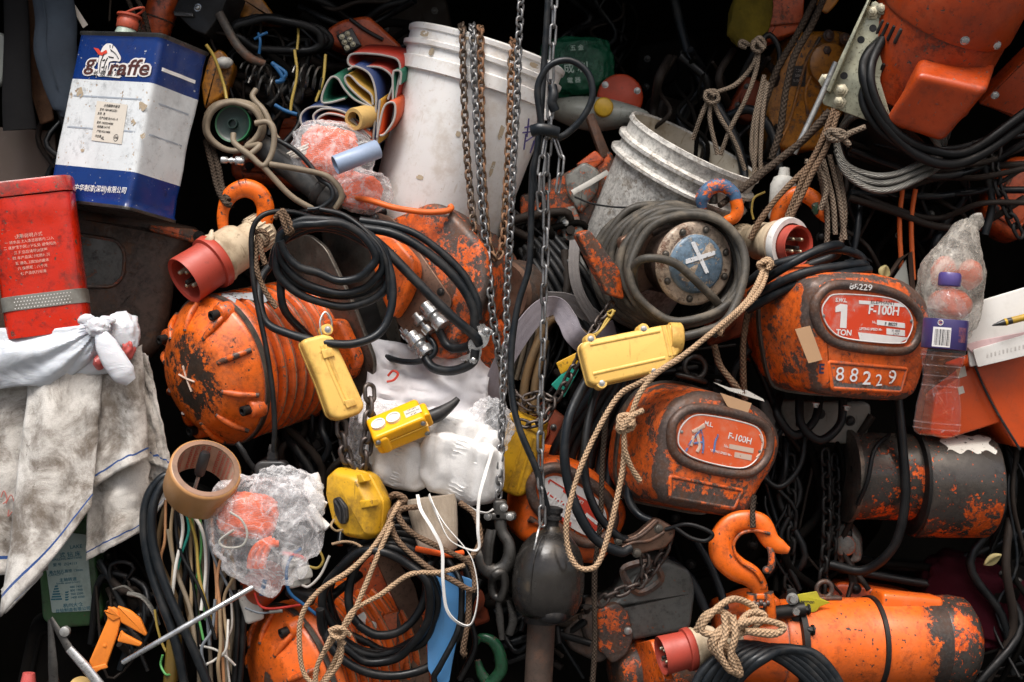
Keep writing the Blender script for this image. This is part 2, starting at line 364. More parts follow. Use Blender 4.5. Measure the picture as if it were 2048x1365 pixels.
def link_mesh(pitch, d, wide):
    L = (pitch+d)/2-wide; m = M(); pts = []
    for i in range(9): a = math.pi*i/8; pts.append((wide*math.cos(a), 0, L+wide*math.sin(a)))
    for i in range(9): a = math.pi+math.pi*i/8; pts.append((wide*math.cos(a), 0, -L+wide*math.sin(a)))
    return m.tube(pts, d/2, 7, closed=True, smooth=False)
def chain(name, label, pts, pitch, d, wide, mat, group='hanging chains', tw=35, cat='chain'):
    P3 = [W(*p) for p in pts]; q = crom(P3, 14); u = u_at(pts[0][2]); pu = pitch*u
    t = bpy.data.objects.new(name, None); COL.objects.link(t); t.location = P3[0]; t.empty_display_size = .02; setp(t, label, cat, group)
    first = None; acc = 0; prev = q[0].copy(); i = 1; k = 0
    while i < len(q):
        dseg = (q[i]-prev).length
        if acc+dseg < pu: acc += dseg; prev = q[i].copy(); i += 1; continue
        nx = prev.lerp(q[i], (pu-acc)/dseg); acc = 0; prev = nx
        dr = (q[min(i+1, len(q)-1)]-q[max(i-2, 0)]).normalized()
        z = -dr; y = V((0, 1, 0)); y = (y-z*y.dot(z)).normalized(); x = y.cross(z)
        R3 = Matrix((x, y, z)).transposed() @ Matrix.Rotation(math.radians(tw+(90 if k % 2 else 0)+rnd.uniform(-9, 9)), 3, 'Z')
        if first is None:
            first = o = to_obj('link', link_mesh(pitch, d, wide), mat, u)
        else:
            o = first.copy(); COL.objects.link(o)
        o.parent = t; o.matrix_local = Matrix.Translation(nx-P3[0]) @ R3.to_4x4(); k += 1
    return t
# ------------------------------------------------------------------ materials used
OR = (.76, .12, .009); ORD = (.5, .07, .008)
paint('orange', dust=0.2, col=OR, chip=.34, dirt=.5); paint('orange_clean', dust=0.2, col=(.76, .12, .009), chip=.26, dirt=.5, edge=.3, under=(.11, .10, .095), rust=(.10, .05, .03)); paint('orange_soot', dust=0.2, col=(.74, .13, .008), chip=.22, grad=(3, 115, 50, .15), under=(.03, .022, .017), rust=(.06, .03, .016), dirt=.7, edge=.2); paint('orange_end', dust=0.15, col=(.74, .125, .009), chip=.2, grad=(1, 225, 330, .4), under=(.035, .03, .027), rust=(.06, .035, .025), dirt=.35, edge=.2); paint('orange_worn', dust=0.2, col=OR, chip=.52, dirt=.55, edge=.3)
paint('orange_bare', dust=0.2, col=OR, chip=.74, dirt=.55, under=(.05, .043, .036), edge=.3); paint('orange_dark', dust=0.2, col=(.5, .07, .008), chip=.3, dirt=.6)
paint('orange_cover', dust=0.3, col=(.74, .122, .014), chip=.38, dirt=.55, edge=.75, erad=.013, pt=(.515, .575), under=(.075, .055, .047), rust=(.11, .055, .034))
paint('orange_motor', dust=.1, col=(.38, .044, .005), chip=.10, dirt=.45, edge=.12, rough=.42); paint('orange_box', dust=.1, col=(.40, .048, .005), chip=.12, dirt=.5, edge=.55, rough=.4, under=(.12, .10, .09)); paint('orange_fresh', dust=0.15, col=(.74, .125, .009), chip=.2, dirt=.4, edge=.3)
paint('orange_hook', (.78, .138, .008), .2, dirt=.35, edge=.3, rough=.35); paint('mustard', (.42, .16, .012), .3, dirt=.7); paint('blue_hook', (.06, .13, .24), .42, under=(.7, .13, .015), rust=(.65, .10, .012), dirt=.4)
paint('green_hook', (.007, .075, .03), .25, dirt=.5); paint('grey_box', (.20, .20, .18), .3, dirt=.7, under=(.4, .08, .02)); paint('motor_blue', (.13, .20, .27), .3, under=(.36, .29, .22), rust=(.22, .17, .12), dirt=.3)
paint('cream_ring', (.46, .36, .27), .35, under=(.16, .12, .09), dirt=.5); paint('red_tin', (.5, .017, .004), .17, dirt=.85, rough=.22, edge=.1); paint('green_machine', (.03, .09, .03), .25, dirt=.7)
paint('tin_blue', (.005, .028, .15), .1, dirt=.25, rough=.2, edge=.15, under=(.4, .4, .4), rust=(.2, .12, .07)); paint('tin_white', (.62, .65, .66), .13, dirt=.25, rough=.27, edge=.1, under=(.40, .32, .24), rust=(.3, .2, .12))
paint('bucket_grime', (.70, .68, .63), .31, under=(.33, .31, .28), rust=(.25, .21, .16), dirt=.55, rough=.6, edge=.1, sc=1.3); paint('rust_brown', (.10, .05, .03), .5, under=(.05, .03, .022), dirt=.5)
paint('brown_cover', (.085, .055, .042), .45, under=(.04, .034, .03), rust=(.11, .055, .03), dirt=.6, edge=.35, erad=.012); paint('grey_cover', (.09, .095, .09), .3, under=(.045, .045, .043), rust=(.2, .06, .02), dirt=.6, edge=.4)
paint('bare_orange', (.05, .044, .038), .40, under=(.55, .085, .010), rust=(.5, .07, .010), dirt=.4, edge=-.05, rough=.3); paint('bare_orange_low', (.05, .044, .038), .31, grad=(2, 10, -80, .07), under=(.55, .085, .010), rust=(.5, .07, .010), dirt=.4, edge=-.05, rough=.3)
metal('steel', (.5, .5, .48), .15, .3); metal('chrome', (.62, .63, .63), .05, .2); metal('steel_dark', (.10, .096, .09), .25, .33); metal('chassis', (.15, .135, .115), .35, .42, rc=(.10, .06, .035)); metal('chassis_brown', (.2, .12, .085), .4, .45, rc=(.13, .06, .035))
metal('chain_steel', (.26, .26, .26), .2, .36, sc=2); metal('chain_rust', (.17, .13, .10), .5, .5, sc=2, rc=(.20, .10, .05)); metal('chain_brown', (.2, .13, .08), .7, .6, sc=2, rc=(.24, .12, .06)); metal('chain_heavy', (.12, .10, .09), .35, .4, sc=2, rc=(.10, .05, .03))
metal('galv', (.45, .44, .32), .2, .34, rc=(.42, .30, .13)); metal('zinc', (.55, .5, .36), .1, .3); metal('black_iron', (.010, .0095, .009), .3, .5, met=.3, rc=(.03, .018, .012), dark=(.008, .007, .007)); metal('pear', (.035, .032, .029), .4, .2, met=.3, rc=(.075, .055, .035), dark=(.02, .017, .014)); metal('brown_iron', (.10, .07, .055), .5, .5, met=.4, rc=(.13, .07, .045))
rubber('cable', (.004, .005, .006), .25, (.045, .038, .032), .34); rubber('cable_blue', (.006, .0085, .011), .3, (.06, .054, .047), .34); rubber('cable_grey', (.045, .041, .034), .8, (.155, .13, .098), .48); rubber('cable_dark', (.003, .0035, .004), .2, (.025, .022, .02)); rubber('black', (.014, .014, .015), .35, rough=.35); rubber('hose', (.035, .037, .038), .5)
rubber('wire_orange', (.62, .12, .02), .3, (.3, .1, .05)); rubber('hose_tan', (.21, .17, .12), .5, (.10, .08, .06)); rubber('hose_brown', (.15, .095, .045), .5, (.07, .05, .03))
for nm, c in (('wire_white', (.6, .58, .53)), ('wire_peach', (.5, .25, .12)), ('wire_teal', (.02, .25, .2)), ('wire_grey', (.16, .18, .2)), ('wire_yellow', (.38, .27, .06)), ('wire_green', (.07, .25, .07)), ('wire_blue', (.012, .08, .2)), ('wire_tan', (.3, .22, .13)), ('wire_red', (.5, .03, .02))): rubber(nm, c, .35, mul(c, .35), .4)
plastic('yellow_pale', (.78, .49, .12), .42, .7, (.33, .17, .03)); plastic('yellow_old', (.62, .34, .014), .4, .85, (.14, .075, .012)); plastic('yellow_new', (.86, .40, .004), .3, .3, (.3, .14, .01)); plastic('red_plug', (.38, .048, .028), .5, .5, (.16, .03, .018)); plastic('cream', (.52, .42, .29), .5, .75, (.16, .11, .06))
plastic('bucket', (.82, .81, .79), .42, .42, (.42, .33, .23), sss=.12, sc=1.4); plastic('bucket_in', (.52, .47, .38), .6, .9, (.22, .15, .08)); plastic('white_pl', (.7, .69, .66), .4, .3); plastic('white_dirty', (.5, .49, .45), .5, .6); plastic('blue_pl', (.06, .21, .44), .38, .15); plastic('pipe_blue', (.28, .36, .5), .35, .15); plastic('purple', (.085, .06, .22), .35, .05); plastic('black_pl', (.015, .015, .016), .32, .3)
plastic('red_cap', (.55, .10, .05), .4, .3); plastic('orange_caliper', (.72, .2, .015), .55, .35, (.3, .08, .01)); plastic('green_lid', (.006, .02, .016), .35, .2); plastic('green_ring', (.012, .11, .04), .35, .2); plastic('can_grey', (.30, .32, .29), .4, .6); plastic('cap_yellow', (.5, .3, .01), .4, .35); plastic('disc_red', (.55, .055, .012), .45, .3); plastic('tag_yellow', (.42, .37, .02), .4, .3); plastic('box_orange', (.55, .07, .01), .35, .25); plastic('amber', (.12, .075, .012), .25, .3); plastic('pink_pl', (.5, .09, .08), .4, .2); plastic('teal', (.015, .30, .22), .4, .2)
plastic('kraft', (.46, .235, .09), .38, .12); plastic('kraft_in', (.52, .35, .25), .6, .25); plastic('kraft_edge', (.24, .13, .08), .5, .5); plastic('paper_tan', (.55, .34, .19), .6, .06); plastic('paper', (.66, .65, .62), .7, .2, (.3, .27, .22)); plastic('paper_pink', (.6, .42, .42), .7, .15); plastic('label_cream', (.60, .555, .48), .6, .15); plastic('label_teal', (.36, .46, .44), .5, .5, (.16, .2, .17)); plastic('label_navy', (.035, .025, .11), .35, .1); plastic('wood', (.05, .028, .017), .6, .6); plastic('cardboard', (.55, .36, .12), .6, .2); plastic('grey_pl', (.19, .19, .17), .45, .6); plastic('leaf', (.35, .3, .13), .6, .3)
plastic('label_red', (.66, .06, .018), .4, .6, (.5, .4, .36)); plastic('label_orange', (.66, .10, .025), .45, .6, (.55, .3, .2)); rubber('heap_shade', (.0035, .0033, .003), .4, (.012, .009, .007), .8); rubber('heap_shade_brown', (.016, .011, .008), .4, (.032, .022, .016), .65); rubber('heap_shade_orange', (.16, .025, .005), .6, (.02, .014, .01), .6); MAT['heap_shade'].node_tree.nodes['Principled BSDF'].inputs['Specular IOR Level'].default_value = .06; plastic('sticker_white', (.68, .66, .64), .45, .4, (.3, .2, .16)); plastic('mint', (.4, .5, .42), .4, .2)  # heap colours are darkened to hold the shade of the gaps
rope('rope_tan', (.50, .34, .21), dirt=.35); rope('rope_brown', (.18, .115, .072)); rope('rope_dark', (.065, .047, .034)); rope('rope_grey', (.22, .17, .125)); rope('wire_rope', (.20, .195, .175), 1.6, .6, True, .6); rope('cord_white', (.62, .6, .54), dirt=.2)
cloth('towel', (.66, .635, .59), .95, (.115, .09, .068), stripe=.915, fuzz=650); cloth('denim', (.05, .065, .085), .3, (.02, .02, .025), fuzz=1500); cloth('carpet', (.11, .06, .035), .5, (.03, .02, .015), fuzz=500); cloth('burgundy', (.03, .002, .006), .5, (.02, .004, .006), fuzz=1200); cloth('dark_cloth', (.012, .012, .013), .3, (.02, .02, .02)); cloth('glove_white', (.84, .83, .81), .12, fuzz=700, rib=420); cloth('glove_plain', (.82, .81, .79), .15, fuzz=900); cloth('glove_tan', (.5, .42, .33), .5, (.2, .15, .1), rib=190); cloth('glove_orange', (.85, .13, .03), .1, (.5, .06, .01), rib=170); cloth('webbing', (.36, .33, .37), .4, (.17, .14, .13), rib=70); cloth('webbing_grey', (.24, .225, .22), .4, (.1, .09, .08), rib=70); cloth('yellow_cloth', (.17, .125, .015), .6, (.05, .04, .01)); cloth('sack_white', (.84, .82, .84), .15, (.4, .38, .4), fuzz=1300)
for nm, c in (('mat_red', (.50, .035, .015)), ('mat_blue', (.015, .045, .17)), ('mat_yellow', (.6, .33, .03)), ('mat_green', (.015, .15, .09)), ('mat_white', (.45, .42, .39)), ('mat_orange', (.68, .1, .02))): plastic(nm, mul(c, .75), .55, .35, mul(c, .3))
film('film_clear', (.9, .9, .91), .26, .09, cr=.17); film('film_thick', (.80, .80, .82), .75, .2); film('bag_frost', (.42, .39, .34), .6, .3, cr=.12); film('bottle', (.85, .86, .9), .03, .05, sc=.6); film('refraction_fill', (.6, .2, .08), .1, .08, tint=(.97, .66, .5)); film('bag_green', (.006, .085, .04), 1.8, .4)
N_ = NT('bag_white'); c_ = N_.co(); N_.set(col=N_.mix(N_.mr(N_.noise(c_, 14, 7), .45, .75), (.54, .55, .58), (.40, .41, .44)), rough=.27, normal=N_.bump(N_.noise(N_.scalev(c_, 1, 1, 2.2), 26, 5, .6, 1.), .5, .004), sss=.1); MAT['bag_white'] = N_.m
ink('ink_white', (.75, .73, .71), .38); ink('ink_white_clean', (.78, .77, .75), .22); ink('ink_grey', (.3, .27, .25), .45); ink('ink_black', (.02, .02, .022), .3); ink('ink_navy', (.015, .02, .06), .25); ink('ink_blue', (.12, .2, .42), .5); ink('ink_brown', (.07, .02, .015), .1); ink('ink_red', (.6, .05, .025), .25); ink('ink_teal', (.02, .14, .2), .3); ink('ink_pink', (.5, .16, .13), .4); ink('ink_line', (.33, .37, .42), .35); ink('ink_purple', (.10, .08, .25), .35); ink('chalk', (.72, .74, .76), .4); ink('peel_white', (.68, .66, .60), .38); ink('peel_grey', (.36, .38, .40), .42); ink('ink_cream', (.6, .45, .36), .35); ink('ink_faint', (.6, .4, .32), .44); ink('rub', (.40, .32, .22), .5)
N_ = NT('asphalt'); c_ = N_.co(); N_.set(col=N_.mix(N_.noise(c_, 60, 8), (.05, .05, .05), (.10, .098, .093)), rough=.85); MAT['asphalt'] = N_.m
N_ = NT('shade_wall'); c_ = N_.co(); N_.set(col=N_.mix(N_.mr(N_.noise(c_, 6, 8, .7), .35, .7), (.004, .0036, .003), (.010, .0085, .007)), rough=.9, spec=.08, normal=N_.bump(N_.noise(c_, 30, 8), .4, .004)); MAT['shade_wall'] = N_.m  # grimy, and near black so the gaps' deep shade is in the colour
# ------------------------------------------------------------------ setting
def struct(name, lo, hi, mat):
    m = M(); c = [(a+b)/2 for a, b in zip(lo, hi)]; m.box((0, 0, 0), [b-a for a, b in zip(lo, hi)], .004, 1)
    o = to_obj(name, m, mat); o.location = c; o['kind'] = 'structure'; return o
m = M(); m.sheet(lambda a, b: ((a-.5)*120, (b-.6)*120, 0), 8, 8); g = to_obj('street_ground', m, 'asphalt'); g.location = (0, 0, -1.25); g['kind'] = 'structure'
struct('shop_floor', (-1.5, -.1, -1.246), (1.5, 1.3, -1.1), 'shade_wall'); struct('back_wall', (-1.5, 1.02, -1.1), (1.5, 1.2, 1.0), 'shade_wall')
struct('side_wall', (-1.62, -.05, -1.1), (-1.5, 1.2, 1.0), 'shade_wall'); struct('side_wall', (1.5, -.05, -1.1), (1.62, 1.2, 1.0), 'shade_wall'); struct('ceiling', (-1.62, -.16, .62), (1.62, 1.2, .80), 'shade_wall')  # unseen ceiling, run forward over the pile to shade its top things
EL, AZ = 58, -25     # the soft sun: high, in front of the stall, a little to the left
w = bpy.data.worlds.new('World'); SC.world = w; w.use_nodes = True; t = w.node_tree
sk = t.nodes.new('ShaderNodeTexSky'); sk.sky_type = 'NISHITA'; sk.sun_disc = False; sk.sun_elevation = math.radians(EL); sk.sun_rotation = math.radians(180+AZ); sk.air_density = 1.; sk.dust_density = 6; sk.ozone_density = .3
bg = t.nodes['Background']; bg.inputs[1].default_value = .055; t.links.new(sk.outputs[0], bg.inputs[0])
L = bpy.data.lights.new('sun', 'SUN'); L.energy = 1.5; L.angle = math.radians(26); L.color = (1, .97, .94); lo = bpy.data.objects.new('sun', L); COL.objects.link(lo)
ce, se = math.cos(math.radians(EL)), math.sin(math.radians(EL)); sd = V((math.sin(math.radians(AZ))*ce, -math.cos(math.radians(AZ))*ce, se)); lo.rotation_euler = sd.to_track_quat('Z', 'Y').to_euler(); lo.location = sd*5
cd = bpy.data.cameras.new('camera'); co = bpy.data.objects.new('camera', cd); COL.objects.link(co); co.location = CAM; co.rotation_euler = (math.pi/2, 0, 0)
cd.sensor_width = 36; cd.lens = 36*DP/2048; cd.clip_start = .05; cd.clip_end = 300; cd.dof.use_dof = True; cd.dof.focus_distance = (DP-150)*P; cd.dof.aperture_fstop = 4.5
SC.camera = co; SC.view_settings.view_transform = 'Standard'; SC.view_settings.look = 'None'; SC.view_settings.exposure = 1.47; SC.view_settings.gamma = 1
SC.cycles.max_bounces = 6; SC.cycles.transparent_max_bounces = 16; SC.cycles.use_denoising = True
# ------------------------------------------------------------------ helpers for recurring things
def tx(t, parent, mat, rows, y, name='lettering', rot=0, sx=1.0):
    """rows: (text, px, py, size, bold, align, sx)"""
    m = M()
    for r in rows:
        s, px, py, sz = r[:4]; b = r[4] if len(r) > 4 else .02; al = r[5] if len(r) > 5 else 'CENTER'; k = r[6] if len(r) > 6 else sx; ro = r[7] if len(r) > 7 else rot
        (x, z), = t.tr([(px, py)], y); m.text(s, sz, x, z, y, b, ro, k, al)
    return t.part(name, m, mat, parent, smooth=False)
def hook_tube(t, name, mat, pts, rad, el=.8, parent=None):
    return t.part(name, M().tube([t.at(*p) for p in pts], rad, 14, 8, el=el), mat, parent)
def cee_plug(name, label, px, py, y, aim, k=1.0, body=1.0, shell='red_plug', red=1.0, group='industrial plugs'):
    t = T(name, label, 'plug', px, py, y, aim=aim, group=group)
    t.lathe('shell', shell, [(41*k, 4), (47*k, 0), (48*k, 3), (46*k, 60*k*red), (47*k, 62*k*red), (40*k, 64*k*red), (40*k, 58*k*red), (40*k, 52*k), (41*k, 4)], 36, cap=False)
    t.lathe('socket_base', 'red_plug', [(.001, 40*k), (40.5*k, 40*k)], 28)
    t.lathe('collar', 'red_plug' if body == 1 else 'cream', [(46*k, 62*k*red), (53*k, 64*k*red), (54*k, 78*k*red), (50*k, 82*k*red)], 36)
    m = M(); b0 = 82*k*red; m.lathe([(50*k, b0), (51*k, b0+6*k), (47*k, b0+12*k), (46*k, b0+50*k), (41*k, b0+60*k), (33*k, b0+66*k), (32*k, b0+88*k), (35*k, b0+90*k), (36*k, b0+118*k), (31*k, b0+124*k), (20*k, b0+128*k)], 36)
    for i in range(24):
        a = 2*math.pi*i/24; m.box((36*k*math.cos(a), b0+104*k, 36*k*math.sin(a)), (4*k, 24*k, 4*k), 1, 1)
    b = t.part('plug_body', m, 'cream')
    for i in range(4):
        a = math.radians(45+90*i); t.lathe('pin', 'zinc', [(.01, 3*k), (3.6*k, 4*k), (4.4*k, 6*k), (4.4*k, 44*k)], 10, o=(20*k*math.cos(a), 0, 20*k*math.sin(a)))
    t.lathe('pin', 'steel_dark', [(.01, 1*k), (5*k, 2*k), (5*k, 44*k)], 10, o=(0, 0, -6*k), label='thick earth pin')
    return t, b0
# ------------------------------------------------------------------ hoist reading 1 TON, right
def hoist_f(t, face, rim, plate, panel, flange_y=150, back=300, seed=0, mat='orange_cover', pan_mat='orange_clean', body_in=26, plm='label_red'):  # plm: the name plate's own scuffed colour
    o = [(p.x, p.y) for p in (V((q.x, q.z)) for q in crom([(x, 0, z) for x, z in t.tr(face, 16)], 4, True))]
    cv = t.part('cover', M().loft(o, [(0, 30), (2, 22), (7, 12), (14, 5), (24, 1), (36, 0), (flange_y*.6, -3), (flange_y, -7)], True, False), mat)
    t.part('flange', M().loft(o, [(flange_y, -6), (flange_y+1, -12), (flange_y+10, -12), (flange_y+11, -6)]), 'chassis')
    t.part('gear_case', M().loft(o, [(flange_y+11, 2), (flange_y+40, 4), (flange_y+70, body_in*.5), (flange_y+90, body_in), (back, body_in+10), (back+8, body_in+30)], False, True), mat)
    ro = [(q.x, 0, q.z) for q in crom([(x, 0, z) for x, z in t.tr(rim, 0)], 6, True)]
    t.part('rim', M().tube([(x, 2, z) for x, _, z in ro], 10, 12, closed=True, el=1.1, up=(0, 1, 0), smooth=False), mat, cv)
    po = [(q.x, q.z) for q in crom([(x, 0, z) for x, z in t.tr(plate, -4)], 6, True)]
    pl = t.part('name_plate', M().loft(po, [(-3.6, 1), (-4, 2), (-4, 2.2), (-1, 0)], False, False).loft(po, [(-4, 2), (-4.02, 2.5)], False, False).loft(inset(po, 2), [(-4.01, 0), (-4.0, .01)], True, False), plm, cv)
    t.part('plate_border', M().tube([(x, -3.5, z) for x, z in inset(po, 2)], 1.6, 6, closed=True, smooth=False), 'sticker_white', pl)
    xs = [p[0] for p in po]; zc = sum(p[1] for p in po)/len(po)
    t.bolts('steel', [(min(xs)+7, -4.5, zc), (max(xs)-7, -4.5, zc)], 2.6, 1.6, name='rivet', parent=pl, n=10)
    pp = rp(t.tr(panel, 0), 7)
    t.part('number_panel', M().loft(pp, [(.5, -3), (-2.4, 0), (-2.6, 3), (-.5, 5)], False, False).loft(inset(pp, 5), [(-.6, 0), (-.5, .1)], True, False), pan_mat, cv)
    return cv, pl
t = T('chain_hoist', 'worn orange chain hoist whose red plate reads 1 TON F-100H, beside the purple capped bottle', 'chain hoist', 1735, 672, -190, (5, 5, 27), group='orange chain hoists')
face1 = [(1606, 643), (1617, 574), (1639, 554), (1675, 546), (1730, 547), (1787, 555), (1821, 569), (1850, 597), (1863, 638), (1861, 682), (1846, 742), (1832, 782), (1818, 796), (1796, 803), (1707, 799), (1642, 789), (1626, 770), (1615, 722)]
cv, pl = hoist_f(t, face1, [(1630, 625), (1640, 590), (1676, 570), (1766, 580), (1818, 605), (1840, 642), (1830, 686), (1796, 703), (1692, 692), (1648, 670)], [(1643, 625), (1652, 600), (1677, 587), (1773, 594), (1812, 613), (1827, 645), (1817, 677), (1797, 689), (1696, 680), (1660, 661)], [(1656, 723), (1816, 737), (1803, 786), (1664, 778)])
m = M()
for q in ([(1671, 614), (1681, 608), (1695, 610), (1693, 657), (1680, 656), (1682, 623), (1671, 625)], [(1718, 601), (1800, 607), (1812, 615), (1718, 608)], [(1716, 665), (1818, 676), (1797, 687), (1720, 682)], [(1754, 640), (1810, 647), (1810, 657), (1754, 650)], [(1773, 657), (1810, 661), (1810, 673), (1773, 669)]):
    m.loft(t.tr(q, -4.6), [(-4.6, 0), (-4.4, 0)], True, False)
t.part('white_band', m, 'ink_white_clean', pl, smooth=False)
tx(t, pl, 'ink_white_clean', [('TON', 1688, 666, 16, .03, 'CENTER', 1.1), ('F-100H', 1768, 622, 25, .028, 'CENTER', 1.05), ('No.', 1749, 645, 8, .01), ('LIFTING SPEED M~', 1742, 659, 7, .03), ('S.W.L.', 1683, 601, 11, .04)], -4.9)
tx(t, pl, 'ink_black', [('ELEPHANT', 1766, 606, 10, .0, 'CENTER', 1.3), ('F  88229', 1782, 649, 9, .02), ('50  60HZ', 1792, 662, 5.5, .01), ('2.4 2.9', 1792, 668, 5.5, .01)], -5.2, 'print')
tx(t, cv, 'ink_white', [('88229', 1722, 575, 17, .015, 'CENTER', 1.35)], -9, 'chalk_mark')
tx(t, cv, 'chalk', [('8', 1680, 750, 40, .0, 'CENTER', 1.15, 4), ('8', 1708, 752, 40, .0, 'CENTER', 1.1, -6), ('2', 1734, 758, 38, .012, 'CENTER', 1.2), ('2', 1758, 762, 34, .0, 'CENTER', 1.1, 6), ('9', 1784, 757, 42, .0, 'CENTER', 1.1, -5)], -3, 'painted_number')
tx(t, cv, 'ink_navy', [('E', 1643, 739, 27, .03)], -1, 'ink_letter')
t.part('tape_strip', M().loft(rp(t.tr([(1590, 659), (1620, 652), (1645, 720), (1617, 727)], -1), 1), [(-1.2, 0), (-.8, 0), (-.6, 0)], True, False), 'paper_tan', cv)
t.bolts('steel', [t.at(1632, 806, -120), t.at(1694, 812, -120)], 6, 10, ax='z')
# ------------------------------------------------------------------ hoist with scuffed plate, centre right
t = T('chain_hoist', 'worn orange chain hoist with a scuffed plate marked A F, under the pale yellow pendant', 'chain hoist', 1415, 890, -230, (13, -4, 27), group='orange chain hoists')
def cx(pts, s=4.0135, ox=1210, oy=720): return [(ox+a/s, oy+b/s) for a, b in pts]
face2 = cx([(430, 640), (470, 470), (560, 330), (700, 262), (830, 250), (960, 275), (1170, 350), (1290, 420), (1390, 580), (1400, 720), (1350, 870), (1250, 1020), (1180, 1170), (1120, 1250), (1040, 1268), (800, 1225), (520, 1165), (440, 1100), (400, 940)])
cv, pl = hoist_f(t, face2, cx([(535, 640), (560, 490), (690, 395), (900, 400), (1160, 465), (1290, 540), (1325, 680), (1270, 830), (1130, 915), (900, 895), (690, 840), (570, 760)]), cx([(582, 650), (610, 530), (720, 440), (900, 450), (1160, 510), (1250, 570), (1275, 680), (1225, 800), (1110, 875), (900, 850), (700, 790), (610, 720)]), cx([(520, 930), (1110, 1045), (1040, 1200), (520, 1110)]), pan_mat='orange_worn', plm='label_orange')
m = M()
for q in ([(1000, 675), (1195, 712), (1190, 752), (995, 712)], [(1042, 740), (1180, 765), (1175, 810), (1038, 782)]): m.loft(t.tr(cx(q), -4.6), [(-4.6, 0), (-4.4, 0)], True, False)
m.tube([(x, -4.5, z) for x, z in t.tr(cx([(1240, 600), (1262, 660), (1250, 740), (1215, 785)]), -4.5)], 1.8, 6)
t.part('white_band', m, 'ink_cream', pl, smooth=False)
tx(t, pl, 'ink_white', [('M.L.', 1418, 849, 13, .02), ('F-100H', 1480, 878, 18, .02, 'CENTER', 1.1), ('No.', 1453, 893, 8, .01), ('LIFTING SPEED M~', 1442, 906, 6.5, .02)], -4.9)
m = M()
for q in ([(650, 735), (690, 660), (770, 560)], [(770, 560), (790, 660), (785, 750)], [(715, 670), (790, 660)], [(875, 750), (885, 660), (910, 600)]): m.tube([(x, -5, z) for x, z in t.tr(cx(q), -5)], 2.4, 6, el=.4, up=(0, 1, 0))
t.part('pen_mark', m, 'ink_blue', pl)
m = M()
for q in ([(690, 690), (730, 580), (800, 520)], [(740, 600), (760, 690), (740, 740)], [(700, 580), (800, 530)]): m.tube([(x, -4.6, z) for x, z in t.tr(cx(q), -5)], 4, 6, el=.4, up=(0, 1, 0))
t.part('paint_dab', m, 'ink_cream', pl)
t.part('tape_strip', M().loft(rp(t.tr(cx([(925, 265), (1178, 350), (1140, 445), (985, 375)]), -2), 1), [(-2, 0), (-1.5, 0), (-1, 0)], True, False), 'paper_tan', cv)
t.part('peeling_sticker', M().loft(rp(t.tr(cx([(790, 170), (920, 215), (1060, 235), (1190, 305), (1200, 325), (1080, 290), (920, 240)]), 34), 1), [(-.5, 0), (0, 0)], True, False), 'peel_white', cv)
a = t.at(1393, 735, -130); t.part('lifting_eye', M().tube([a+V((26*math.cos(x*.4488), 6, 22*math.sin(x*.4488))) for x in range(14)], 6, 10, closed=True, el=1).tube([a+V((34*math.cos(x*.4488), 10+16*math.sin(x*.4488), -24)) for x in range(14)], 5, 8, closed=True), 'steel_dark')
t.bolts('black_iron', [t.at(1437, 760, -170)], 6, 10, ax='z')
# ------------------------------------------------------------------ third hoist with white sticker, behind the pear switch
t = T('chain_hoist', 'orange chain hoist with red and white sticker, partly hidden by the pear shaped housing', 'chain hoist', 1145, 1010, -130, (35, 0, 16), group='orange chain hoists')
def c3(pts): return cx(pts, 5.686, 1020, 880)
o = [(q.x, q.z) for q in crom([(x, 0, z) for x, z in t.tr(c3([(120, 900), (160, 600), (260, 340), (400, 230), (560, 210), (760, 260), (1000, 400), (1180, 570), (1310, 740), (1330, 900), (1260, 1080), (1170, 1250), (1000, 1420), (700, 1380), (300, 1230), (120, 1130)]), 16)], 4, True)]
cv = t.part('cover', M().loft(o, [(0, 30), (3, 20), (9, 9), (18, 3), (30, 0), (120, -5), (126, 5), (190, 15)], True, True), 'orange_clean')
po = [(q.x, q.z) for q in crom([(x, 0, z) for x, z in t.tr(c3([(330, 560), (380, 460), (500, 410), (640, 450), (900, 600), (1040, 730), (1100, 880), (1060, 1010), (950, 1090), (820, 1070), (600, 930), (400, 740)]), -4)], 5, True)]
t.part('rim', M().tube([(x, 0, z) for x, z in inset(po, -16)], 11, 12, closed=True, el=1.1, up=(0, 1, 0), smooth=False), 'orange_cover', cv)
pl = t.part('name_plate', M().loft(po, [(-4, 0), (-3, 0)], True, False), 'sticker_white', cv)
m = M()
for q in ([(430, 470), (455, 445), (640, 560), (640, 620), (600, 590), (610, 560), (460, 470), (440, 510)], [(480, 640), (680, 740), (690, 800), (420, 620), (440, 590)], [(420, 770), (600, 880), (700, 940), (690, 990), (400, 790)], [(740, 610), (860, 680), (960, 760), (1060, 900), (1030, 1000), (950, 1060), (820, 980), (720, 820)]):
    m.loft(t.tr(c3(q), -4.6), [(-4.6, 0), (-4.4, 0)], True, False)
t.part('red_field', m, 'ink_red', pl, smooth=False)
tx(t, pl, 'ink_white_clean', [('1', 1182, 1037, 46, .02)], -5, rot=-95); tx(t, pl, 'ink_white_clean', [('F-100H', 1126, 1012, 27, .025)], -5, rot=180); tx(t, pl, 'ink_white', [('LIFT', 1160, 1002, 9, .02)], -5, rot=180)
t.part('rib', M().tube([(x, 2, z) for x, z in t.tr(c3([(220, 900), (460, 1030), (700, 1130)]), 0)], 7, 8), 'orange', cv)
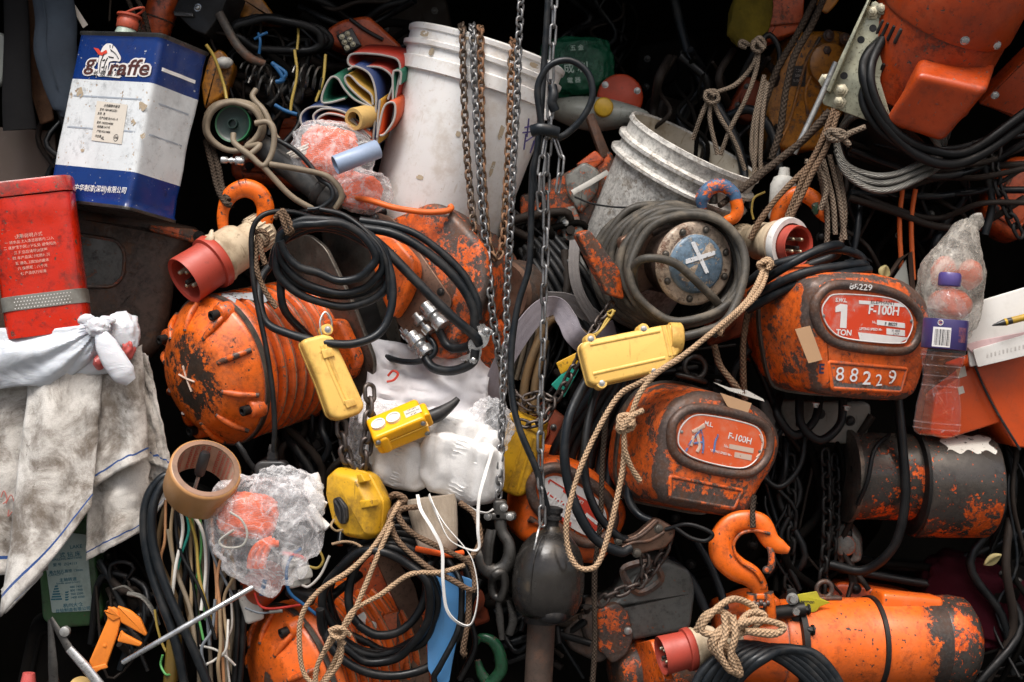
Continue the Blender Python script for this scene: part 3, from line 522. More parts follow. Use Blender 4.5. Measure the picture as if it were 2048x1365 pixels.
# ------------------------------------------------------------------ pale yellow pendant (centre right), three more pendants
def pendant(label, pts, y, rot, th=58, mat='yellow_pale', bosses=(), ribs=(), holes=(), group='yellow pendant controls', r=15, bev=8):
    cxp = sum(p[0] for p in pts)/len(pts); cyp = sum(p[1] for p in pts)/len(pts)
    t = T('pendant_control', label, 'pendant', cxp, cyp, y, rot, group=group); o = rp(t.tr(pts), r)
    m = M().slab(o, 0, th*.56, bev, 4).slab(inset(o, 2), th*.56-1, th, bev, 4); m.loft(inset(o, -1.5), [(th*.5, 1.5), (th*.5+1, 0), (th*.5+4, 0), (th*.5+5, 1.5)], False, False)
    for b in bosses:
        (x, z), = t.tr([b[:2]]); m.lathe([(10.5, 0), (11.5, 1.5), (11.5, th*.55)], 16, (x, 2, z)).v
    c = t.part('casing', m, mat)
    for q in ribs:
        t.part('rib', M().tube([(x, .5, z) for x, z in t.tr(q)], 4, 8, el=.7, up=(0, 1, 0)), mat, c)
    if bosses: t.bolts('steel', [(x, 2, z) for x, z in t.tr([b[:2] for b in bosses])], 5, 3, name='screw', parent=c, n=16)
    return t, c
t, c = pendant('pale yellow pendant control lying under the big grey cable coil', [(1161, 692), (1172, 681), (1326, 650), (1352, 648), (1365, 700), (1330, 741), (1192, 772), (1180, 766)], -300, (0, -8, 8), 66, bosses=[(1182, 678), (1288, 658), (1204, 766), (1308, 742)], ribs=[[(1180, 690), (1320, 662)], [(1186, 748), (1330, 716)], [(1326, 652), (1340, 712)], [(1335, 650), (1349, 710)]])
t.lathe('cable_sleeve', 'yellow_pale', [(31, -14), (31, 8), (26, 12)], 24, o=tuple(t.at(1352, 676, -265)), ax='x', parent=c)
t, c = pendant('pale yellow pendant control hanging upright below the black cable loops', [(602, 680), (652, 668), (668, 674), (731, 812), (722, 828), (680, 840), (662, 834), (640, 770)], -270, (0, -6, 20), 62, bosses=[(656, 659)], ribs=[[(650, 690), (668, 740), (697, 806)], [(643, 692), (660, 740), (690, 808)]])
for q in ([(642, 700), (664, 696), (670, 712), (648, 718)], [(688, 802), (708, 797), (714, 810), (694, 817)]): t.slab('lug', 'yellow_pale', q, -5, 3, 2, 2, parent=c)
t.part('hanger', M().tube(t.ats([(645, 674, -260), (640, 645, -255), (650, 625, -250), (662, 640, -250), (664, 660, -250)]), 2.2, 6), 'steel', c)
t, c = pendant('mustard yellow pendant control standing behind the hanging chains, right of the white gloves', [(1018, 832), (1086, 866), (1050, 990), (1034, 996), (980, 975), (984, 955)], -150, (0, 5, -16), 56, 'yellow_old', bosses=[(1024, 866)], ribs=[[(1050, 868), (1018, 978)], [(1066, 876), (1034, 984)]], r=8)
t.slab('end_cap', 'yellow_old', [(1012, 836), (1018, 826), (1084, 852), (1080, 872)], -4, 50, 3, 4, parent=c)
# chunky octagonal pendant on heavy chain
t = T('pendant_switch', 'chunky octagonal yellow pendant switch with a black rocker, on the heavy chain', 'pendant', 690, 1012, -275, (3, 4, -34), group='yellow pendant controls')
o = rp(t.tr([(652, 952), (668, 936), (708, 946), (722, 954), (748, 1005), (744, 1072), (728, 1082), (690, 1076), (664, 1046), (650, 990)], 10), 7)
c = t.part('casing', M().loft(o, [(0, 14), (2, 10), (8, 5), (22, 0), (34, 0), (36, 3), (40, 3), (42, 0), (62, 1), (76, 8), (80, 14)]), 'yellow_old')
t.slab('raised_lip', 'yellow_old', [(712, 950), (722, 948), (730, 964), (716, 968)], -3, 20, 2, 3, parent=c); t.slab('raised_lip', 'yellow_old', [(718, 1002), (742, 1000), (744, 1014), (722, 1018)], -3, 20, 2, 3, parent=c)
b = t.slab('rocker_button', 'black', [(664, 998), (676, 994), (692, 1014), (694, 1040), (688, 1050), (678, 1048), (668, 1026)], -7, 6, 3, 6, parent=c)
for q in ([(670, 1002), (680, 1022), (682, 1046)], [(676, 998), (688, 1020), (690, 1046)]): t.part('button_ridge', M().tube([(x, -8, z) for x, z in t.tr(q, -8)], 2.6, 6), 'black', b)
t.tube('ring', 'wire_tan', t.ats([(668, 1040, -270), (662, 1052, -290), (672, 1062, -285), (686, 1060, -270)]), 2.4, 6, parent=c)
# bright yellow two button pendant
t = T('pendant_control', 'bright yellow pendant control with two white buttons, lying on the white gloves', 'pendant', 800, 852, -262, (-19, 38, 6), group='yellow pendant controls')
m = M().box((-4, 0, -13), (110, 66, 28), 8, 4).box((-4, 0, 12), (112, 68, 24), 8, 4).box((56, 0, 0), (16, 40, 34), 5, 3).box((-40, -30, -4), (20, 14, 40), 5, 3); c = t.part('casing', m, 'yellow_new')
t.part('seam', M().box((-4, 0, 0), (113.5, 69.5, 2), .8, 1), 'yellow_old', c)
for x in (-38, -6):
    b = t.lathe('button', 'white_pl', [(14.5, 22), (14.5, 30), (12, 30), (11, 27), (.01, 27)], 26, o=(x, -2, 0), ax='z', parent=c); t.lathe('button_cap', 'sticker_white', [(9.5, 26), (9, 29), (.01, 29.4)], 22, o=(x, -2, 0), ax='z', parent=b)
lb = t.part('label_plate', M().box((34, -4, 24.4), (34, 22, .8), .3, 1), 'label_cream', c)
m = M()
for s_, y in (('UP 24V', 3), ('DOWN 3A', -5), ('IP 54', -12)): m.text(s_, 6, 34, y, 0, .01, wrap=lambda x, y_, z: (x, z, 25.2))
t.part('lettering', m, 'ink_black', lb, smooth=False)
t.bolts('steel', [(-52, -36, 12), (44, -36, 12), (44, -36, -16)], 4, 3, name='screw', parent=c, n=14)
t.tube('cable_boot', 'black', t.ats([(852, 838, -250), (878, 828, -245), (904, 810, -240), (916, 798, -235)]), [15, 15, 9, 6], 12, parent=c)
# ------------------------------------------------------------------ grey cable coil round the motor with a white cross
t = T('hoist_motor', 'motor with a worn blue end cap crossed in white, inside the big grey cable coil', 'hoist motor', 1390, 528, -196, aim=(-80, 26, 200))
t.lathe('motor_barrel', 'brown_cover', [(76, 4), (78, 10), (78, 40), (70, 46), (70, 200), (60, 210)], 40)
t.lathe('end_ring', 'cream_ring', [(60, -2), (78, -3), (84, 1), (85, 8), (80, 12)], 44)
c = t.lathe('end_cap', 'motor_blue', [(.01, -13), (53, -12), (58, -9), (60, -2)], 40)
(x0, z0), = t.tr([(1400, 515)], -14); m = M()
for a, l in ((18, 34), (-58, 36)):
    a = math.radians(a); w = 5; d = V((math.cos(a), math.sin(a))); n = V((-d.y, d.x)); k = [(-l, -w*.8), (l, -w), (l+2, w*.6), (-l+2, w)]
    m.loft(rp([(x0+d.x*p+n.x*q, z0+d.y*p+n.y*q) for p, q in k], 3), [(-14.2-.3*(l == 36), 0), (-13, 0)], True, False)
t.part('cross_mark', m, 'chalk', c)
t.bolts('chassis', [(71*math.cos(math.radians(a)), -3, 71*math.sin(math.radians(a))) for a in (20, 75, 118, 165, 210, 262, 300, 340)], 5.5, 5, n=12)
t.slab('gear_plate', 'orange_worn', [(1155, 470), (1180, 460), (1240, 540), (1250, 600), (1215, 590)], 60, 90, 4, 8, ty=60)
t.slab('side_plate', 'chassis_brown', [(1240, 480), (1300, 440), (1330, 560), (1260, 600)], 90, 110, 3, 8, ty=90)
gr = coil(1316, 530, 136, 126, 8.92, -50, -222, 6, 40, 14, 112, 108, -10, -14, 3, 62, 6)+[(1476, 596, -248), (1448, 644, -262), (1404, 664, -268), (1364, 674, -266)]
cable('cable_coil', 'big loose coil of thick grey cable looped round the crossed motor', 'cable', gr, 8.4, 'cable_grey', n=10, res=5, extra=[[(1290, 640, -110), (1268, 570, -180), (1272, 530, -225), (1300, 517, -245), (1350, 528, -240), (1400, 570, -225), (1436, 610, -190), (1440, 640, -150)]])
# ------------------------------------------------------------------ blue and orange hook, other hooks
t = T('lifting_hook', 'small hook with chipped blue and orange paint against the dirty bucket', 'hook', 1440, 410, -120, group='painted lifting hooks')
hook_tube(t, 'hook_body', 'blue_hook', [(1404, 418, -120), (1405, 396, -124), (1422, 376, -126), (1446, 372, -126), (1466, 386, -124), (1473, 402, -122)], [9, 15, 15, 14, 13, 12], .8)
hook_tube(t, 'hook_shank', 'orange_hook', [(1471, 398, -122), (1475, 420, -120), (1468, 436, -118), (1450, 446, -112), (1440, 470, -90)], [13, 13, 12, 11, 12], .8)
t.lathe('swivel_nut', 'chassis', [(9, 0), (10, 3), (10, 22), (7, 25)], 8, o=tuple(t.at(1426, 408, -105)), ax='z')
t = T('lifting_hook', 'orange hook hanging at the far side of the red plug, right of the brown ropes', 'hook', 1605, 430, -30, group='painted lifting hooks')
hook_tube(t, 'hook_body', 'orange_hook', [(1552, 470, -20), (1556, 430, -30), (1575, 398, -36), (1604, 388, -40), (1630, 402, -42), (1644, 428, -44), (1656, 448, -46)], [12, 15, 16, 17, 17, 13, 3], .75)
t.part('paint_patch', M().blob(tuple(t.at(1632, 416, -52)), (8, 4, 13), .4, 2, 3), 'green_hook')
t = T('lifting_hook', 'bright orange eye hook stamped E T above the red and cream plug', 'hook', 490, 420, -90, group='painted lifting hooks')
c = hook_tube(t, 'hook_body', 'orange_hook', [(452, 478, -85), (446, 452, -88), (447, 420, -92), (462, 390, -96), (490, 377, -98), (518, 388, -96), (531, 416, -92), (526, 452, -88), (512, 490, -80), (500, 530, -60)], [10, 11, 12, 17, 19, 19, 18, 17, 16, 15], .75)
tx(t, c, 'ink_black', [('E', 478, 365, 10, .02, 'CENTER', 1, 14), ('T', 491, 363, 10, .02, 'CENTER', 1, 0)], -24, 'stamp')
t = T('lifting_hook', 'large orange safety hook with latch, point to the right, under the scuffed hoist', 'hook', 1500, 1110, -190, group='painted lifting hooks')
c = hook_tube(t, 'hook_body', 'orange_hook', [(1578, 1102, -196), (1560, 1094, -196), (1540, 1080, -196), (1522, 1050, -196), (1494, 1042, -196), (1462, 1050, -196), (1444, 1078, -196), (1446, 1110, -196), (1470, 1136, -196), (1500, 1152, -192), (1516, 1172, -186), (1520, 1190, -180)], [7, 15, 19, 22, 22, 22, 25, 27, 26, 23, 19, 17], .62)
t.part('hook_ridge', M().tube(t.ats([(1540, 1068, -208), (1512, 1062, -212), (1482, 1068, -214), (1467, 1092, -214), (1480, 1122, -212), (1512, 1146, -206), (1524, 1166, -200)]), 3.4, 8), 'orange_hook', c)
t.part('latch', M().tube(t.ats([(1530, 1080, -198), (1542, 1104, -202), (1543, 1130, -202), (1535, 1146, -200)]), [4, 7, 8, 6], 10, el=.6), 'orange_worn')
t.bolts('orange', [tuple(t.at(1533, 1140, -208))], 6, 5, n=12)
t.part('swivel', M().lathe([(14, 0), (17, 3), (17, 12), (14, 16)], 20, tuple(t.at(1518, 1180, -180)), 'z').tube(t.ats([(1504, 1186, -186), (1502, 1210, -186), (1500, 1240, -180)]), 11, 10).tube(t.ats([(1536, 1184, -186), (1540, 1210, -186), (1542, 1240, -180)]), 11, 10).box(tuple(t.at(1521, 1192, -180)), (44, 30, 14), 4), 'orange_hook')
m = M()
for i in range(5): m.lathe([(6, -3), (7, 0), (6, 3)], 10, tuple(t.at(1508+i*7, 1206+(i % 2)*4, -192)), 'x')
t.part('bearing', m, 'orange_worn')
t = T('lifting_hook', 'green painted hook low down between the blue strip and the pear shaped housing', 'hook', 975, 1310, -170, group='painted lifting hooks')
hook_tube(t, 'hook_body', 'green_hook', [(950, 1290, -170), (962, 1276, -175), (986, 1284, -178), (1000, 1310, -178), (1002, 1340, -175), (985, 1362, -172), (970, 1368, -170)], [5, 9, 12, 13, 13, 12, 10], .8)
hook_tube(t, 'hook_tail', 'green_hook', [(955, 1320, -165), (962, 1345, -165), (975, 1365, -165)], [6, 10, 12], .8)
# ------------------------------------------------------------------ clamp under the scuffed hoist
t = T('chain_clamp', 'rusty brown chain guide clamp hanging below the scuffed hoist', 'clamp', 1310, 1075, -220, (0, 0, 12), group='chain fittings')
def c4(p): return cx(p, 2.4155, 1000, 800)
c = t.part('clamp_plate', M().slab(rp(t.tr(c4([(550, 665), (580, 645), (620, 665), (660, 650), (750, 572), (775, 575), (850, 620), (848, 660), (800, 720), (740, 730), (650, 755), (600, 730)])), 12), 0, 24, 5, 3), 'chassis_brown')
t.part('groove', M().tube([(x, -2, z) for x, z in t.tr(c4([(590, 715), (640, 690), (720, 680), (790, 640)]))], 4, 8), 'rust_brown', c); t.part('groove', M().tube([(x, -1, z) for x, z in t.tr(c4([(555, 668), (620, 680), (690, 650), (760, 585)]))], 4, 8), 'rust_brown', c)
t.bolts('chassis', [(x, 0, z) for x, z in t.tr(c4([(660, 740), (765, 622), (572, 680)]))], 7, 6, n=12)
# ------------------------------------------------------------------ pear shaped black housing on the cable
t = T('pear_housing', 'black pear shaped metal housing hanging on its cable and chain, low centre', 'housing', 1098, 1140, -240, (4, 0, 0))
b = t.lathe('shell', 'pear', [(15, 88), (18, 80), (38, 70), (57, 48), (68, 22), (72, -4), (73, -30), (70, -58), (60, -84), (46, -94), (30, -92)], 40, ax='z')
t.lathe('cable_gland', 'black', [(13, 84), (14, 100), (19, 101), (19, 108), (16, 109), (16, 114), (19, 115), (20, 124), (14, 126), (8, 128)], 20, ax='z')
t.part('seam', M().tube([(r_*math.sin(-.5), -r_*math.cos(-.5), z) for r_, z in ((38, 70.5), (57.5, 48), (68.5, 22), (72.6, -4), (73.6, -30), (70.6, -58))], 1.2, 6), 'pear', b)
t.part('nose', M().lathe([(30, 0), (34, -10), (28, -26), (16, -30)], 24, (10, -30, -70), 'z'), 'black'); t.part('wire_loop', M().tube(t.ats([(1088, 1038, -250), (1078, 1058, -290), (1072, 1084, -302), (1068, 1100, -304)]), 2.4, 6), 'steel', b)
t = T('lever_pole', 'dark worn metal pole standing below the pear shaped housing', 'pole', 1080, 1300, -200, (3, 0, 0))
t.lathe('pole_shaft', 'brown_iron', [(28, 70), (28, -120), (26, -126)], 24, ax='z'); t.lathe('pole_collar', 'black', [(34, 74), (36, 66), (34, 54)], 24, ax='z')
# ------------------------------------------------------------------ motor lower right
t = T('hoist_motor', 'long bright orange motor with a worn black end, lower right corner', 'hoist motor', 1590, 1290, -40, aim=(330, -5, 60))
c = t.lathe('motor_barrel', 'orange_end', [(86, -40), (90, -34), (92, 0), (92, 60), (92, 110), (92, 160), (93, 162), (93, 230), (93, 300), (91, 318)], 56)
t.lathe('end_cover', 'bare_orange', [(92, 296), (94, 300), (95, 330), (90, 356), (70, 372), (.01, 376)], 56, label='end worn down to black metal')
for a, n_ in ((158, 'clamp_band'), (-8, 'flange')): t.lathe(n_, 'black_iron', [(93, a-4), (96, a-3), (96, a+6), (93, a+7)] if n_ == 'clamp_band' else [(90, a-10), (102, a-8), (102, a+4), (92, a+6)], 56)
t.lathe('gear_neck', 'orange_clean', [(60, -140), (70, -130), (78, -60), (84, -40)], 40)
X = Matrix.Translation((10, 230, 78)) @ Matrix.Rotation(math.radians(-6), 4, 'X')
t.part('junction_box', M().box((0, 0, 0), (70, 130, 50), 8, 3, X=X), 'orange_fresh')
t.part('lifting_eye', M().tube([V((0, 60+16*math.cos(a), 110+16*math.sin(a))) for a in [i*.4488 for i in range(14)]], 5, 8, closed=True).box((0, 60, 94), (40, 62, 8), 3), 'orange_worn')
t.bolts('steel', [(-20, 36, 92), (-10, 190, 104), (-24, 175, 100), (18, 36, 92)], 6, 7, ax='z'); t.bolts('black_iron', [(86, 6, 44), (96, 6, -20), (60, 6, 80)], 8, 14, ax='y')
t = T('hoist_motor', 'orange gear housing on the bottom edge behind the red tipped plug', 'hoist motor', 1330, 1330, -60, aim=(200, 20, 60)); t.lathe('motor_barrel', 'orange_worn', [(40, -110), (52, -100), (62, -60), (64, 120), (50, 130)], 40); t.lathe('flange', 'black_iron', [(64, -40), (72, -38), (72, -28), (64, -26)], 40); t.slab('bracket', 'orange', [(1262, 1290), (1300, 1280), (1330, 1365), (1262, 1380)], -70, -50, 3, 8, ty=-70)
t = T('reduction_gearbox', 'orange gear housing with bolted cover behind the long orange motor', 'gear housing', 1720, 1205, 60, (10, 0, -10)); c = t.slab('housing', 'orange_dark', [(1650, 1180), (1680, 1165), (1800, 1186), (1850, 1200), (1850, 1290), (1640, 1290)], 0, 120, 8, 12); t.bolts('black_iron', [(x, 0, z) for x, z in t.tr([(1712, 1178), (1790, 1192)])], 8, 9); t.tube('strut', 'steel_dark', t.ats([(1704, 1165, 40), (1692, 1210, 40)]), 5, 8)
t = T('old_hoist', 'orange hoist body just behind the knotted rope and safety hook', 'hoist body', 1470, 1240, -90, (-8, 0, 0)); t.slab('body_shell', 'orange_clean', [(1428, 1216), (1500, 1190), (1560, 1195), (1590, 1300), (1440, 1310)], 0, 110, 12, 16); t.lathe('axle', 'black_iron', [(14, -40), (14, 70)], 20, o=tuple(t.at(1540, 1228, -110)), ax='x'); t.slab('end_plate', 'black_iron', [(1572, 1180), (1590, 1176), (1610, 1230), (1620, 1290), (1600, 1294), (1584, 1240)], -22, -12, 2, 6)
t.bolts('steel', [(x, -22, z) for x, z in t.tr([(1584, 1198), (1590, 1222)], -22)], 9, 16)
t = T('warning_tag', 'small yellow printed tag stuck beside the orange motor lifting eye', 'tag', 1620, 1206, -95, (5, 0, 15)); c = t.slab('tag_card', 'tag_yellow', [(1592, 1190), (1634, 1183), (1640, 1196), (1662, 1206), (1640, 1214), (1632, 1224), (1600, 1228)], 0, 3, 1, 3); tx(t, c, 'ink_black', [('emmon', 1615, 1204, 10, .02), ('JL-JM', 1612, 1215, 9, .02)], -.4)
m = M()
# plug bottom right tied with rope
t, b0 = cee_plug('industrial_plug', 'red and cream industrial plug wrapped in knotted rope, bottom right', 1322, 1312, -270, (150, 28, 35), .82, 1, red=1.0)
kn = [(1392, 1262, -320), (1410, 1232, -330), (1440, 1222, -325), (1462, 1240, -320), (1436, 1262, -335), (1420, 1290, -330), (1440, 1310, -320), (1466, 1290, -325), (1478, 1250, -318), (1500, 1226, -300), (1530, 1232, -290), (1500, 1262, -300), (1450, 1272, -330), (1404, 1262, -335), (1424, 1226, -335), (1460, 1200, -318), (1490, 1204, -300), (1512, 1222, -290), (1490, 1250, -310), (1440, 1268, -338), (1430, 1300, -334), (1462, 1340, -320), (1480, 1350, -310), (1470, 1320, -325), (1446, 1280, -338), (1470, 1252, -332), (1520, 1240, -310), (1560, 1248, -300), (1566, 1260, -300), (1540, 1270, -305), (1490, 1262, -318), (1556, 1268, -300)]
cable('rope', 'tan rope knotted round the red tipped plug at the bottom right', 'rope', kn, 7, 'rope_tan', 'ropes and cords', extra=[[(1448, 1230, -335), (1452, 1270, -345), (1440, 1300, -345), (1455, 1335, -335), (1478, 1348, -320)], [(1464, 1232, -335), (1470, 1270, -345), (1462, 1310, -340), (1470, 1340, -330)]])
for i in range(6):
    k = i*17; cable('power_cable', 'blue black cable, %s from the red plug, in the bundle below the knotted rope' % ('first', 'second', 'third', 'fourth', 'fifth', 'sixth')[i], 'cable', [(1380+k*.85, 1400, -300+k*.4), (1400+k, 1352, -295), (1440+k, 1312+i*1.5, -290-i*3), (1490+k*.9, 1290+i*2, -280), (1560+k*.8, 1318-i*2, -270), (1625+k*.6, 1372-i*2, -265), (1640+k*.6, 1410, -265)], 10.5, 'cable_blue', 'cables of the lower right bundle')
# ------------------------------------------------------------------ top right: winch motor, bracket, wire rope drum
t = T('winch_motor', 'big orange red winch motor with a boxy cover, hanging in the top right corner', 'winch motor', 1893, 26, -60, (21, 36, 16))
t.part('motor_cap', M().lathe([(130, -6), (138, -4), (140, 2), (140, 110), (128, 136), (98, 150), (.01, 156)], 64, ax='z'), 'orange_motor'); t.part('motor_body', M().lathe([(116, -180), (132, -170), (135, -5)], 64, ax='z'), 'orange_motor')
c8 = t.ats([(1848, 64, -40), (1998, 116, -60), (1978, 180, -190), (1836, 148, -186), (1882, 284, -118), (1764, 247, -110), (1900, 270, 40), (1800, 225, 40)])
bm = bmesh.new(); bv = [bm.verts.new(p) for p in c8]
for f in ((0, 1, 2, 3), (3, 2, 4, 5), (5, 4, 6, 7), (1, 0, 7, 6), (0, 3, 5, 7), (2, 1, 6, 4)): bm.faces.new([bv[i] for i in f])
bmesh.ops.subdivide_edges(bm, edges=bm.edges[:], cuts=5, use_grid_fill=True)
for v in bm.verts: v.co += v.co.normalized()*0+V((mn.noise(v.co*.02), mn.noise(v.co*.02+V((9, 0, 0))), mn.noise(v.co*.02+V((0, 9, 0)))))*2
bm.normal_update(); bmesh.ops.recalc_face_normals(bm, faces=bm.faces[:]); es = [e for e in bm.edges if len(e.link_faces) == 2 and e.calc_face_angle() > .5]
bmesh.ops.bevel(bm, geom=es, offset=13, segments=4, profile=.5, affect='EDGES'); bm.verts.index_update()
m = M().add([v.co.copy() for v in bm.verts], [tuple(v.index for v in f.verts) for f in bm.faces]); bm.free()
c = t.part('boxy_cover', m, 'orange_box', sharp=60)
t.bolts('chrome', [(139*math.sin(a), -139*math.cos(a), 12) for a in (-.05, .5)], 7, 5, n=16, name='screw')
for i in range(4):
    for z in (-40, -120): a = -.95-i*.13; t.box('vent_shade_block', 'black', (134*math.sin(a), -134*math.cos(a), z-i*4), (7, 7, 34), 2)  # black blocks drawn for the shade in open vents
t.slab('side_casing', 'orange_motor', [(1958, 210), (2060, 110), (2080, 260), (2048, 240)], 20, 60, 6, 6, ty=20); t.bolts('chrome', [t.at(1990, 191, -146)], 6, 4, n=16, name='screw')
t = T('mounting_bracket', 'yellowish galvanised steel bracket with bolts, left of the big winch motor', 'bracket', 1725, 150, -70, (0, 0, -14))
pl = [(1743, 5), (1752, 2), (1762, 10), (1790, 40), (1775, 90), (1760, 160), (1790, 262), (1648, 210), (1644, 204), (1680, 125)]
c = t.slab('bracket_plate', 'galv', pl, 0, 7, 1.5, 4); t.slab('bracket_web', 'galv', [(1734, 0), (1742, -4), (1660, 185), (1650, 180)], -26, 0, 2, 2)
m = M()
for p in ((1746, 57), (1722, 80), (1688, 152)):
    (x, z), = t.tr([p]); m.lathe([(7.5, -.6), (7.5, 1)], 18, (x, 0, z))
t.part('hole_shade_disc', m, 'black', c)  # black discs on the plate stand in for the dark of open holes
for p in ((1764, 22), (1678, 205), (1745, 26), (1652, 162), (1682, 182)):
    (x, z), = t.tr([p]); t.lathe('bolt', 'zinc', [(15, 0), (15, -3), (10, -4), (10, -13), (6, -14), (6, -20), (.01, -21)], 6 if p[0] != 1764 else 18, o=(x, 0, z))
t.tube('stay_rod', 'steel', t.ats([(1672, 125, -80), (1630, 220, -70), (1588, 308, -60)]), 6, 12)
t = T('cable_drum', 'drum wound with grey steel wire rope beneath the winch motor', 'cable drum', 1790, 262, 90, aim=(60, 120, 90))
t.lathe('drum_core', 'black_iron', [(.01, -70), (84, -66), (84, 60)], 40)
m = M(); pts = []
for i in range(9*24): a = 2*math.pi*i/24; pts.append(((98+3*math.sin(i*.7))*math.cos(a), 52-i/24*13, (98+3*math.sin(i*.7))*math.sin(a)))
t.part('wire_rope', M().tube(pts, 6.4, 7, 1, smooth=False), 'wire_rope'); t.lathe('drum_flange', 'black_iron', [(60, 66), (108, 68), (110, 76), (60, 78)], 48)
for i, (dy, r_) in enumerate(((0, 7), (9, 6.5), (19, 6.5))):
    cable('wire_rope', 'grey steel wire rope sagging in a bow under the winch drum, %s' % ('outermost turn', 'middle turn', 'innermost turn')[i], 'wire rope', [(1672, 300-dy, -60), (1690, 345-dy, -70), (1740, 378-dy*1.5, -75), (1790, 378-dy*1.6, -70), (1850, 350-dy*1.5, -50), (1880, 330-dy, -20)], r_, 'wire_rope', 'wire rope turns under the winch')
for i, q in enumerate(([(1785, 60, -60), (1735, 110, -95), (1728, 160, -110), (1760, 240, -110), (1820, 300, -90), (1890, 330, -70), (1960, 310, -50), (2060, 240, -40)], [(1770, 70, -80), (1742, 130, -110), (1748, 190, -120), (1790, 262, -105), (1860, 300, -80), (1940, 300, -60), (2060, 220, -60)], [(1740, 150, -90), (1726, 200, -95), (1760, 262, -95), (1840, 318, -80)])):
    cable('power_cable', ('thick black cable curving under the winch motor to the right edge, lower one', 'thick black cable hugging the boxy winch cover, upper one', 'short black cable tucked behind the winch cover and the steel drum')[i], 'cable', q, 10.5-i, 'cable_dark', 'black cables round the winch motor')
# mustard gear case, yellow bag, red case top
t = T('reduction_gearbox', 'mustard gear case with a small black plate, behind the brown ropes at top right', 'gear case', 1625, 190, 120, (0, 0, 14))
c = t.slab('case_shell', 'mustard', [(1580, 100), (1600, 62), (1690, 60), (1720, 80), (1710, 200), (1640, 300), (1560, 300), (1535, 260), (1540, 180)], 0, 120, 14, 16); t.lathe('boss', 'mustard', [(34, -6), (44, -2), (46, 10)], 30, o=tuple(t.at(1660, 130, 120)), parent=c); t.bolts('mustard', [t.at(1657, 72, 116), t.at(1690, 78, 116), t.at(1652, 102, 116)], 9, 8)
q = t.slab('rating_plate', 'black', [(1588, 132), (1614, 132), (1610, 174), (1582, 172)], -2, 1, .5, 2, parent=c); tx(t, q, 'ink_grey', [('220V', 1600, 142, 8, .01), ('50HZ', 1599, 152, 8, .01), ('0.75KW', 1598, 162, 7, .01)], -2.6)
for q in ([(1640, 76), (1610, 130), (1580, 240), (1552, 300)], [(1690, 110), (1640, 130), (1612, 180), (1616, 230)]): t.part('casting_rib', M().tube([(x, 0, z) for x, z in t.tr(q)], 4, 8), 'mustard', c)
t = T('canvas_bag', 'dirty yellow canvas bag hanging at the top above the rope knots', 'bag', 1500, 35, 90, (12, 0, 0)); t.part('bag_cloth', M().blob((0, 0, 0), (42, 22, 60), .12, 1.6, 4, 3, .12, .7), 'yellow_cloth')
t = T('tool_case', 'worn red tool case wedged at the top edge beside the yellow canvas bag', 'case', 1570, 40, 110, (8, 0, 0)); t.slab('case_body', 'orange_dark', [(1540, -40), (1610, -40), (1602, 60), (1532, 84)], 0, 80, 6, 6); t.slab('case_lid', 'orange_dark', [(1540, -40), (1612, -40), (1606, 46), (1536, 52)], -8, 0, 3, 6)
t = T('worn_plate', 'mustard coloured bent plate at the top edge beside the bracket', 'plate', 1665, 12, 40, (20, 0, 0)); t.slab('plate_body', 'mustard', [(1620, -20), (1690, -20), (1672, 10), (1655, 28), (1640, 20)], 0, 10, 3, 6)
# ropes running from the top right
def rp_(label, pts, r=6, mat='rope_grey', g='ropes and cords', name='rope', ex=None): return cable(name, label, 'rope', pts, r, mat, g, extra=ex)
rp_('dark brown rope from the top edge running down to the bracket ropes', [(1640, -20, 30), (1600, 60, 20), (1560, 130, 20), (1535, 190, 25), (1520, 260, 30)], 7, 'rope_dark', ex=[[(1655, -20, 10), (1625, 50, 0), (1590, 110, 0), (1572, 180, 5), (1560, 260, 10), (1542, 320, 10)]])
rp_('dirty tan rope knotted at its top, fanning out above the grey bucket', [(1518, 88, -10), (1505, 130, -15), (1470, 170, -20), (1428, 190, -25), (1405, 225, -20), (1385, 280, 0)], 4.5, 'rope_grey', ex=[[(1520, 90, -12), (1512, 140, -16), (1490, 200, -20), (1460, 260, -18), (1440, 310, -10)], [(1424, 195, -25), (1420, 240, -20), (1436, 310, -12)], [(1424, 195, -28), (1440, 235, -24), (1470, 285, -18), (1490, 340, -10)], [(1418, 182, -34), (1432, 184, -38), (1436, 200, -36), (1422, 206, -34), (1410, 198, -36), (1414, 184, -36), (1430, 192, -40)], [(1505, 86, -15), (1520, 76, -24), (1530, 90, -22), (1518, 104, -20), (1504, 96, -22), (1512, 82, -24), (1528, 98, -26)], [(1500, 90, -10), (1484, 82, -6), (1480, 92, -4), (1494, 96, -6)]])
rp_('bundle of limp dirty cords hanging left of the mustard gear case', [(1530, 160, -10), (1515, 230, -15), (1512, 300, -15), (1508, 350, -10)], 4.5, 'rope_grey', ex=[[(1536, 166, -12), (1526, 220, -18), (1522, 300, -18), (1522, 352, -12)], [(1528, 150, -12), (1508, 240, -12), (1504, 300, -10), (1512, 346, -8)]])
rp_('dark stiff rope running up from the blue orange hook to the bracket', [(1440, 412, -120), (1480, 380, -90), (1530, 340, -70), (1590, 296, -60), (1640, 250, -75), (1665, 225, -80)], 7, 'rope_dark', ex=[[(1455, 400, -110), (1500, 366, -85), (1560, 318, -75), (1610, 275, -75), (1660, 222, -85)]])
rp_('brown twisted rope hanging from the bracket past the red and white plug', [(1668, 220, -90), (1640, 290, -95), (1610, 350, -95), (1580, 420, -90), (1550, 490, -90), (1530, 540, -100)], 6, 'rope_brown', ex=[[(1676, 224, -92), (1655, 290, -100), (1625, 345, -100), (1595, 410, -100), (1556, 480, -96)], [(1620, 330, -90), (1560, 390, -85), (1520, 440, -80), (1500, 480, -80)]])
